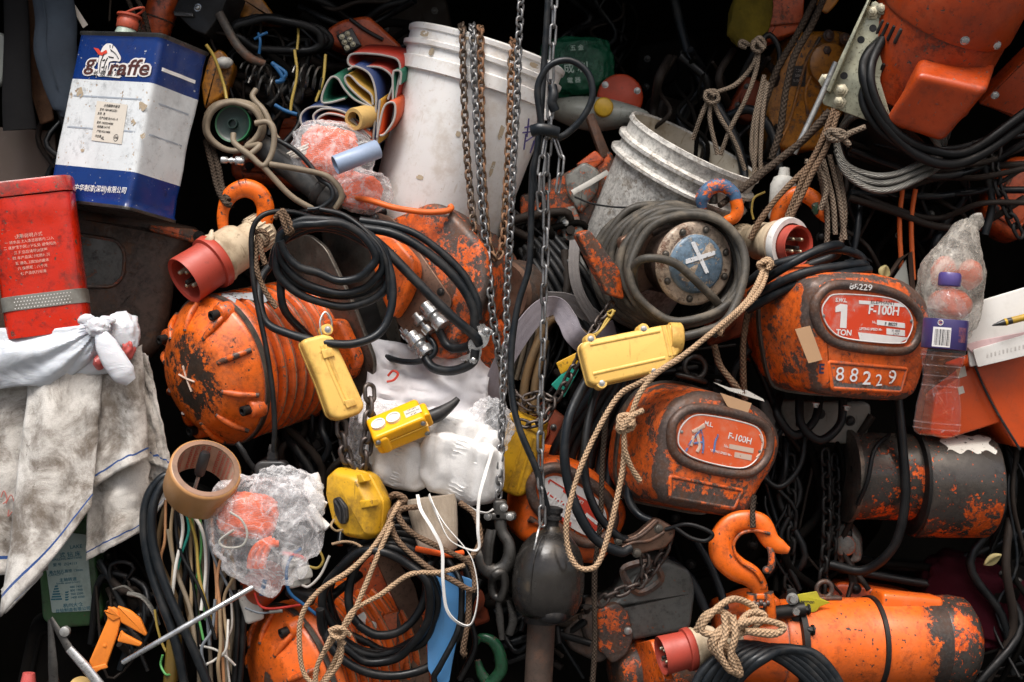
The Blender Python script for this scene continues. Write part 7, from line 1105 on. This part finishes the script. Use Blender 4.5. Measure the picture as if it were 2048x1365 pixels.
# folded coloured mats, tube, pipe, orange gloves in bag
def mat_strip(name, label, pts, w_, mats, y0, r0=0):
    o = W(*pts[0], y0); k = u_at(y0); q = crom([((W(a, b, y0)-o)/k) for a, b in pts], 7); m = M()
    UP = V((-.32, -1, -.42)); vs = [p+d for p in q for d in (V((0, 0, 0)), -UP*w_)]; m.add(vs, [(2*i, 2*i+2, 2*i+3, 2*i+1) for i in range(len(q)-1)]); e = M().tube([p+V((0, -1.2, 0)) for p in q], 2.3, 6, smooth=False)
    ob = to_obj(name, m, mats[0], k, solid=3); ob.location = o; setp(ob, label, 'mat', 'folded coloured mats'); ed = to_obj('hem', e, mats[1], k); ed.parent = ob; return ob
mat_strip('plastic_mat', 'red plastic mat folded beside the white bucket, topmost of the mats', [(790, 200), (800, 130), (770, 112), (710, 108), (696, 120), (706, 134), (760, 136), (786, 160), (776, 200)], 70, ('mat_red', 'mat_white'), -20)
mat_strip('plastic_mat', 'navy blue mat folded in an arch, in the middle of the mats', [(696, 140), (712, 134), (740, 150), (752, 190), (750, 240), (744, 300)], 70, ('mat_blue', 'mat_white'), -40)
mat_strip('plastic_mat', 'yellow mat folded in a loop inside the blue one', [(746, 210), (742, 190), (718, 170), (700, 152), (690, 156), (696, 172), (720, 196), (744, 214)], 66, ('mat_yellow', 'mat_white'), -36)
mat_strip('plastic_mat', 'green mat folded in a loop on the left of the mats', [(744, 216), (710, 200), (690, 180), (676, 158), (662, 156), (648, 180), (644, 204), (660, 206), (690, 198)], 66, ('mat_green', 'mat_white'), -38)
mat_strip('plastic_mat', 'blue mat loop low on the left of the mats', [(740, 262), (700, 232), (660, 216), (620, 216), (602, 232), (606, 252), (624, 250)], 66, ('mat_blue', 'mat_white'), -36); mat_strip('plastic_mat', 'blue striped mat, second loop on the left above the orange gloves', [(720, 256), (690, 226), (650, 218), (628, 230), (630, 248)], 60, ('mat_blue', 'mat_white'), -44)
mat_strip('plastic_mat', 'red mat loop under the yellow tube', [(742, 276), (700, 240), (660, 228), (638, 236), (642, 246), (690, 252), (744, 284)], 60, ('mat_orange', 'mat_white'), -48); mat_strip('plastic_mat', 'yellow mat edge below the yellow tube', [(680, 256), (710, 270), (745, 290), (754, 284), (756, 240), (760, 200)], 60, ('mat_yellow', 'mat_white'), -46); mat_strip('plastic_mat', 'orange mat rolled narrow between the mats and the bucket', [(754, 276), (766, 220), (778, 206), (790, 210), (788, 240), (770, 268), (760, 272)], 60, ('mat_orange', 'mat_white'), -50)
mat_strip('plastic_mat', 'green mat edge squeezed against the white bucket', [(786, 200), (786, 150), (792, 142), (802, 146), (800, 170)], 60, ('mat_green', 'mat_white'), -30)
t = T('cardboard_tube', 'yellowish tube stuck in the coloured mats', 'tube', 712, 238, -60, aim=(40, 18, 60)); t.lathe('tube_wall', 'cardboard', [(16, -4), (15, -8), (22, -8), (23, -4), (23, 70), (16, 70), (16, -4)], 32, cap=False); t.lathe('tube_shade_disc', 'dark_cloth', [(16, 20), (.01, 20)], 20)  # dark disc set in the bore stands for the shade inside
t = T('plastic_pipe', 'blue grey plastic pipe lying on the bag of orange gloves', 'pipe', 672, 330, -130, aim=(80, 34, 25)); t.lathe('pipe_wall', 'pipe_blue', [(16.5, 60), (16.5, 0), (18.5, -2), (19.5, 0), (19.5, 92), (17, 94)], 36, cap=False); t.lathe('pipe_shade_disc', 'black', [(16.5, 40), (.01, 40)], 24)  # bore closed by a black disc in place of its inner shade
t = T('clear_bag', 'clear bag holding orange gloves, left of the white bucket', 'bag', 670, 325, -60, (12, 0, 0), group='clear plastic bags'); t.part('bag_film', M().blob((-10, 10, 14), (84, 34, 68), .1, 1.3, 5, 31, .14, .85), 'film_clear'); t.part('bag_skirt', M().blob((60, 8, -44), (64, 26, 44), .1, 1.4, 5, 33, .15, .85), 'film_clear')
t = T('work_gloves', 'bright orange gloves inside the clear bag, under the blue grey pipe', 'gloves', 670, 325, -55, (12, 0, 0), group='work gloves'); t.part('glove_pack', M().blob((-16, 4, 18), (58, 22, 52), .12, 2, 4, 4, .1, .7), 'glove_orange'); t.part('glove_pack', M().blob((50, 4, -46), (56, 20, 36), .12, 2, 4, 6, .1, .7), 'glove_orange', label='lower pair of orange gloves')
# grey hose coil with green cap, connectors
cable('hose_coil', 'coil of grey brown air hose with a quick connector, right of the paint can', 'hose', coil(468, 252, 62, 52, 2.6, -60, -80, 2, 200, 14, 52, 46, 4, 6, 9)+[(520, 290, -90), (500, 310, -96), (480, 318, -98)], 6, 'hose_tan', n=9, res=5, extra=[[(466, 268, -98), (470, 286, -104), (500, 310, -110), (526, 332, -112), (545, 300, -108), (548, 262, -104), (536, 244, -100), (510, 246, -96)], [(526, 334, -110), (580, 392, -100), (630, 420, -92)], [(540, 328, -112), (600, 340, -110), (650, 352, -105), (676, 372, -102), (684, 395, -98), (670, 418, -92)], [(512, 180, -30), (506, 196, -40), (530, 224, -60), (550, 270, -70), (556, 280, -70)]])
t = T('hose_reel_cap', 'dark green round reel cap inside the grey hose coil', 'cap', 466, 248, -70, aim=(10, 0, 60)); t.lathe('cap_disc', 'green_lid', [(.01, 2), (7, 2), (8, -6), (10, -6), (11, 2), (30, 3), (34, 0), (36, 20)], 40); t.lathe('cap_rim', 'green_ring', [(34, -1), (37, -2), (38, 4), (36, 6)], 40, cap=False)
t = T('quick_connector', 'shiny steel hose connector pointing left under the hose coil', 'connector', 468, 322, -100, aim=(60, -4, 0)); t.lathe('connector_body', 'chrome', [(6, -26), (7, -24), (7, -14), (4.5, -12), (4.5, -8), (7, -7), (7, -3), (5, -2), (5, 2), (8, 3)], 20); t.lathe('hex_nut', 'chrome', [(9, 3), (10, 4), (10, 20), (7, 22)], 6)
t = T('handle_grip', 'dark rubber covered grip lying slantwise below the hose coil', 'grip', 600, 350, -50, aim=(150, -115, -20)); t.lathe('grip_sleeve', 'hose', [(14, -110), (22, -104), (26, -60), (27, 40), (30, 90), (24, 104), (.01, 106)], 24); t.lathe('grip_end', 'black', [(28, 44), (31, 48), (31, 60), (28, 64)], 24)
for i in range(4): cable('thin_wire', 'pale wooden stick in the bundle left of the orange gloves, %s' % ('topmost', 'upper', 'lower', 'lowest')[i], 'stick', [(560, 316+i*4, -60), (618, 288+i*6, -66)], 3, 'label_cream', 'pale sticks')
for i, q in enumerate(([(590, 100, -20), (594, 150, -30), (584, 200, -34), (580, 224, -34)], [(650, 110, -10), (646, 160, -20), (632, 204, -24)], [(412, 90, -60), (430, 118, -50), (448, 170, -40), (454, 198, -50)], [(596, 40, 20), (596, 70, 0), (594, 100, -10)])): cable('thin_wire', ('yellow wire hanging in front of the springs', 'yellow wire hanging down left of the coloured mats', 'yellow strap running down right of the paint can', 'yellow wire end above the springs')[i], 'wire', q, (3, 3, 3.4, 2.6)[i], 'wire_yellow', 'thin stray wires')
def spring(label, a, b, r_, n_, d=2.4, mat='steel_dark'):
    A, B = W(*a), W(*b); k = u_at(a[2]); ax = (B-A)/k; L_ = ax.length; X = aimm(ax.x, ax.z, ax.y).to_4x4(); pts = [(r_*math.cos(i*.5236), L_*i/(12*n_), r_*math.sin(i*.5236)) for i in range(12*n_+1)]
    ob = to_obj('coil_spring', M().tube(pts, d, 6, 1, X=X, smooth=False), mat, k); ob.location = A; setp(ob, label, 'spring', 'coil springs')
spring('dark coil spring lying below the black hose coil, longer one', (500, 170, -10), (610, 180, -10), 20, 5, 2.6); spring('bright coil spring stacked right of the yellow wire', (590, 150, -10), (648, 160, -14), 24, 4, 2.4, 'steel_dark'); spring('coil spring standing in the dark behind the hose coil', (490, 140, 20), (540, 150, 0), 18, 4)
for i, q in enumerate(([(545, 126, -30), (556, 140, -36), (566, 160, -36), (552, 164, -34)], [(548, 130, -34), (572, 148, -38), (560, 162, -36)], [(550, 210, -40), (572, 222, -42), (594, 230, -40)])): cable('blue_connector', ('blue crimped wire tail hanging by the springs', 'blue taped wire end beside the springs', 'blue wire joint below the springs')[i], 'connector', q, (4.5, 4, 4)[i], 'wire_blue', 'blue wire ends')
cable('wire_tie', 'light blue tie round the black hose coil', 'tie', [(516, 68, -22), (520, 84, -30), (518, 108, -26)], 3, 'wire_blue', extra=[[(510, 78, -26), (524, 70, -28), (534, 66, -24)]])
cable('braided_strap', 'olive braided cord running from the hose coil down to the orange eye hook', 'rope', [(412, 280, -40), (424, 330, -60), (436, 380, -90), (450, 406, -110), (464, 412, -108)], 6, 'rope_dark', 'ropes and cords', extra=[[(420, 280, -36), (434, 330, -58), (446, 376, -88), (458, 402, -110)]])
cable('power_cable', 'thin black cable passing in front of the rubber grip', 'cable', [(548, 276, -80), (590, 300, -86), (620, 330, -90), (640, 360, -94), (660, 374, -100), (664, 396, -102), (640, 416, -100), (615, 420, -98)], 5, 'cable_blue')
# ------------------------------------------------------------------ shaded heap behind: bodies mostly coloured as shade, and cables that fill the pile
FL = [('orange_dark', 560, 300, 240, 200, 150, 'dull orange hoist body deep in the shade behind the springs'), ('heap_shade', 430, 620, 190, 240, 240, 'shaded hoist body deep behind the ribbed motor'), ('heap_shade', 620, 960, 190, 280, 200, 'shaded hoist body deep behind the clear bag'), ('heap_shade', 1240, 620, 170, 240, 260, 'dark hoist body deep behind the big cable coil'), ('heap_shade', 1620, 1010, 220, 300, 240, 'shaded hoist frame deep behind the hanging black chains'), ('orange_dark', 2040, 390, 180, 120, 180, 'orange hoist body at the right edge behind the black chain'), ('heap_shade', 1740, 500, 240, 260, 200, 'dark hoist body behind the translucent bag'), ('heap_shade', 1080, 720, 120, 220, 260, 'shaded hoist body behind the webbing sling'), ('heap_shade', 220, 1320, -60, 360, 200, 'shaded tool crate under the caliper and pliers'), ('heap_shade', 1000, 1290, -60, 240, 260, 'shaded brown hoist body behind the steel shackle'), ('heap_shade', 1420, 1060, 100, 220, 200, 'shaded hoist body behind the safety hook'), ('heap_shade', 720, 420, 220, 240, 200, 'shaded hoist body behind the foot of the white bucket'), ('heap_shade', 1560, 430, 220, 200, 240, 'shaded casting behind the hanging ropes'), ('heap_shade', 300, 1080, -80, 260, 260, 'shaded machine body behind the arching cables'), ('heap_shade', 1700, 1250, 200, 500, 240, 'dark hoist body under the burgundy bag'), ('heap_shade', 860, 1110, -100, 240, 220, 'shaded hoist body behind the lower cable coil')]
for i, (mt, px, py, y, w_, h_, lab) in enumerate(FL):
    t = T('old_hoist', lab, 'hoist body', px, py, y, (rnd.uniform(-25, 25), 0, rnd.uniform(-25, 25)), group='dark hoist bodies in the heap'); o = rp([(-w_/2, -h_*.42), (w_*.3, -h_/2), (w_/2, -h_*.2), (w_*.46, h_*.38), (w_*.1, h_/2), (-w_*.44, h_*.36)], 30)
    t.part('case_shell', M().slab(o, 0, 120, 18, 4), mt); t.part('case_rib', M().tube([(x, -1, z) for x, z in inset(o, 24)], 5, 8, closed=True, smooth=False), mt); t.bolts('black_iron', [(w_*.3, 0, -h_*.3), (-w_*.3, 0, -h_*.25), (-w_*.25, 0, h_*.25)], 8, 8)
DK = [[(1420, 560, 20), (1500, 700, 0), (1560, 840, 20), (1600, 900, 60)], [(1340, -40, 220), (1380, 120, 180), (1440, 220, 120), (1480, 300, 100), (1500, 420, 60)], [(1440, 240, 130), (1500, 220, 100), (1540, 260, 80), (1560, 340, 60)], [(1480, 160, 100), (1510, 100, 60), (1540, 70, 60), (1560, 120, 60), (1520, 220, 70)], [(580, 820, 40), (620, 900, 0), (600, 1000, -20), (640, 1080, -60)], [(640, 830, 20), (660, 900, -20), (690, 980, -60), (680, 1090, -120)], [(1720, 400, 80), (1714, 470, 60), (1700, 540, 50)], [(1960, 300, 60), (1985, 400, 60), (1970, 470, 60)], [(1390, 1080, -60), (1420, 1130, -70), (1440, 1180, -80), (1450, 1220, -90)], [(1340, 1120, -60), (1380, 1160, -90), (1410, 1220, -100)], [(200, 1120, -140), (230, 1180, -150), (260, 1260, -150), (240, 1340, -140)], [(1540, 880, 60), (1600, 980, 40), (1560, 1080, 30), (1600, 1180, 30)], [(930, 540, 20), (960, 600, 0), (1000, 640, -20), (1010, 720, -20)], [(560, 180, 60), (600, 240, 20), (560, 300, 0), (540, 340, 0)], [(960, 1160, -190), (940, 1220, -190), (950, 1290, -190), (920, 1360, -180)], [(770, 420, 0), (700, 440, -30), (650, 420, -60), (600, 430, -80)]]
LB = ['curving from behind the big cable coil down past the scuffed hoist', 'behind the dirty rope knot above the grey bucket', 'under the frayed cords left of the mustard case', 'bent in a hook below the canvas bag', 'hanging under the ribbed motor, left', 'hanging under the ribbed motor, right', 'hanging behind the red and white plug', 'hanging above the translucent bag', 'left of the safety hook, upper', 'left of the safety hook, lower', 'beside the green machine', 'in the gap left of the blackened motor', 'behind the lower end of the chains', 'behind the coil springs', 'left of the steel shackle', 'behind the top of the black coil']
for q, lb in zip(DK, LB): cable('power_cable', 'dark cable '+lb, 'cable', q, rnd.uniform(6, 10), rnd.choice(('cable_dark', 'cable', 'cable_blue')), 'stray dark cables in the heap')
for i, (x, m_) in enumerate(((1806, 'wire_orange'), (1830, 'wire_orange'))): cable('orange_lead', ('orange lead hanging straight behind the picture frame, left', 'orange lead hanging straight behind the picture frame, right')[i], 'cable', [(x, 380, 60), (x-6, 440, 60), (x-4, 520, 55), (x-2, 560, 50)], 5, m_, 'orange hanging leads')
t = T('picture_frame', 'small dark wooden frame corner behind the 1 TON hoist top', 'frame', 1800, 540, 40, (0, 0, 10)); t.part('frame_edge', M().tube(t.ats([(1752, 590, 40), (1800, 520, 40), (1820, 505, 40), (1826, 580, 40)]), 5, 4, res=1), 'wood'); t.slab('frame_print', 'can_grey', [(1766, 590), (1812, 520), (1822, 590)], 2, 5, 1, 1)
t = T('dry_leaf', 'pale dry leaf stuck beside the picture frame', 'leaf', 1768, 545, 0, (20, 0, 20)); t.part('leaf_blade', M().sheet(lambda a, b: ((a-.5)*30*math.sin(.3+b*2.6), -4*math.sin(a*6)-3*b, 14-28*b), 8, 8), 'leaf', solid=.6); t = T('dry_leaf', 'pale dry leaf lying right of the blackened motor', 'leaf', 1985, 1120, 20, (60, 0, 20)); t.part('leaf_blade', M().sheet(lambda a, b: ((a-.5)*26*math.sin(.2+b*2.8), -4*math.sin(a*6), 20-40*b), 8, 8), 'leaf', solid=.6)
t = T('plastic_jar', 'cream plastic bottle neck standing behind the hanging ropes', 'bottle', 1566, 380, 0, (4, 0, 0)); t.lathe('bottle_body', 'white_dirty', [(24, -60), (26, -54), (26, 10), (22, 18), (20, 24), (12, 28), (10, 44), (.01, 46)], 28, ax='z')

# dim tangles of stock in the gaps; nothing tells the strands of one tangle apart
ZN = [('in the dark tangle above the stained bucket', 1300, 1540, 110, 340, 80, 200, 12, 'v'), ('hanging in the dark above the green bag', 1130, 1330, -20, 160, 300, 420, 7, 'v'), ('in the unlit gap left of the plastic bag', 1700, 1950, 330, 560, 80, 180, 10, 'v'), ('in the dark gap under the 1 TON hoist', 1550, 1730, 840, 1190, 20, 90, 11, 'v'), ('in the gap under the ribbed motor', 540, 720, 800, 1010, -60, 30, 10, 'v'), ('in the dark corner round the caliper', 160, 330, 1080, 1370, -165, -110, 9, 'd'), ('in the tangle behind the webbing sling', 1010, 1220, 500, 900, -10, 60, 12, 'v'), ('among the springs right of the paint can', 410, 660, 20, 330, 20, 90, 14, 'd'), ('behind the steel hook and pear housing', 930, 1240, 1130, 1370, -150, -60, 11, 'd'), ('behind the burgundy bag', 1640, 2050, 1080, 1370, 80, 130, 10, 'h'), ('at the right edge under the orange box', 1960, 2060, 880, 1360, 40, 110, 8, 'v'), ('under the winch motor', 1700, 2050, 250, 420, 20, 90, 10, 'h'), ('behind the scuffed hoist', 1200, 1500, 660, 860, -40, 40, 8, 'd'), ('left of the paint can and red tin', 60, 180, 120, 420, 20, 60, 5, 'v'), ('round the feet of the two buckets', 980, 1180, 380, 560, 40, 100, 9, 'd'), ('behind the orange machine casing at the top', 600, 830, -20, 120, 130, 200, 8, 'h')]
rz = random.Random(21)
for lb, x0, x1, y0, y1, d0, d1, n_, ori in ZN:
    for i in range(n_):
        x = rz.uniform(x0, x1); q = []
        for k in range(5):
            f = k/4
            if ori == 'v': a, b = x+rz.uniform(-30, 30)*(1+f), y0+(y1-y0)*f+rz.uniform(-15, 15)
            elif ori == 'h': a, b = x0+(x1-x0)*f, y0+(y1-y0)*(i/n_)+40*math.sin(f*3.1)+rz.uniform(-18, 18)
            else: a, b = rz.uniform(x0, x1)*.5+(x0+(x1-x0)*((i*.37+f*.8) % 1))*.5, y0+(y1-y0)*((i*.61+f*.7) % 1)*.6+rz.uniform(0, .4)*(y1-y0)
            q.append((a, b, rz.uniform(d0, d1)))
        cable('tangled_cable', 'dim cable '+lb, 'cable', q, rz.choice((3, 4.5, 6, 7.5, 9)), rz.choice(('cable_dark', 'cable', 'cable_blue', 'heap_shade_brown', 'cable', 'heap_shade_brown', 'heap_shade')), 'dim cables '+lb, n=7, res=5)
for i, (x, y, d, w_, h_, mt, lb) in enumerate(((1500, 200, 150, 70, 90, 'heap_shade_orange', 'dim orange casting in the dark above the stained bucket'), (1345, 230, 240, 90, 70, 'heap_shade_brown', 'dim brown casting behind the rope knot above the stained bucket'), (1830, 450, 130, 120, 90, 'heap_shade', 'dim black casting behind the orange hanging leads'), (1690, 1090, 70, 60, 90, 'grey_box', 'dim greenish grey casting left of the burgundy bag'), (620, 900, 20, 90, 110, 'heap_shade_brown', 'dim brown casting under the ribbed motor'), (1960, 1010, 120, 90, 130, 'heap_shade_brown', 'dim casting at the right edge beside the blackened motor'), (250, 1230, -120, 100, 80, 'heap_shade_brown', 'dim casting behind the caliper'), (1075, 860, -20, 90, 110, 'heap_shade_orange', 'dim orange casting behind the mustard pendant'), (940, 1200, -150, 60, 120, 'heap_shade_orange', 'dim orange casting behind the snap hook'), (1330, 140, 330, 160, 120, 'heap_shade', 'dim crate far back above the stained bucket'), (820, 40, 330, 170, 110, 'cardboard_dim', 'dim cardboard box far back above the white bucket'), (640, 250, 60, 90, 70, 'heap_shade_brown', 'dim brown casting behind the coloured mats'), (1450, 640, -20, 110, 90, 'heap_shade_orange', 'dim orange casting between the grey coil and the hoist'), (2010, 1180, 90, 80, 120, 'heap_shade', 'dim casting behind the right end of the burgundy bag'))):
    t = T('scrap_casting', lb, 'casting', x, y, d, (rz.uniform(-35, 35), 0, rz.uniform(-30, 30)), group='dim castings in the gaps'); o = rp([(-w_/2, -h_*.4), (w_*.2, -h_/2), (w_/2, -h_*.1), (w_*.4, h_*.45), (-w_*.3, h_/2)], 9); mt = mt if mt in MAT else 'heap_shade_brown'
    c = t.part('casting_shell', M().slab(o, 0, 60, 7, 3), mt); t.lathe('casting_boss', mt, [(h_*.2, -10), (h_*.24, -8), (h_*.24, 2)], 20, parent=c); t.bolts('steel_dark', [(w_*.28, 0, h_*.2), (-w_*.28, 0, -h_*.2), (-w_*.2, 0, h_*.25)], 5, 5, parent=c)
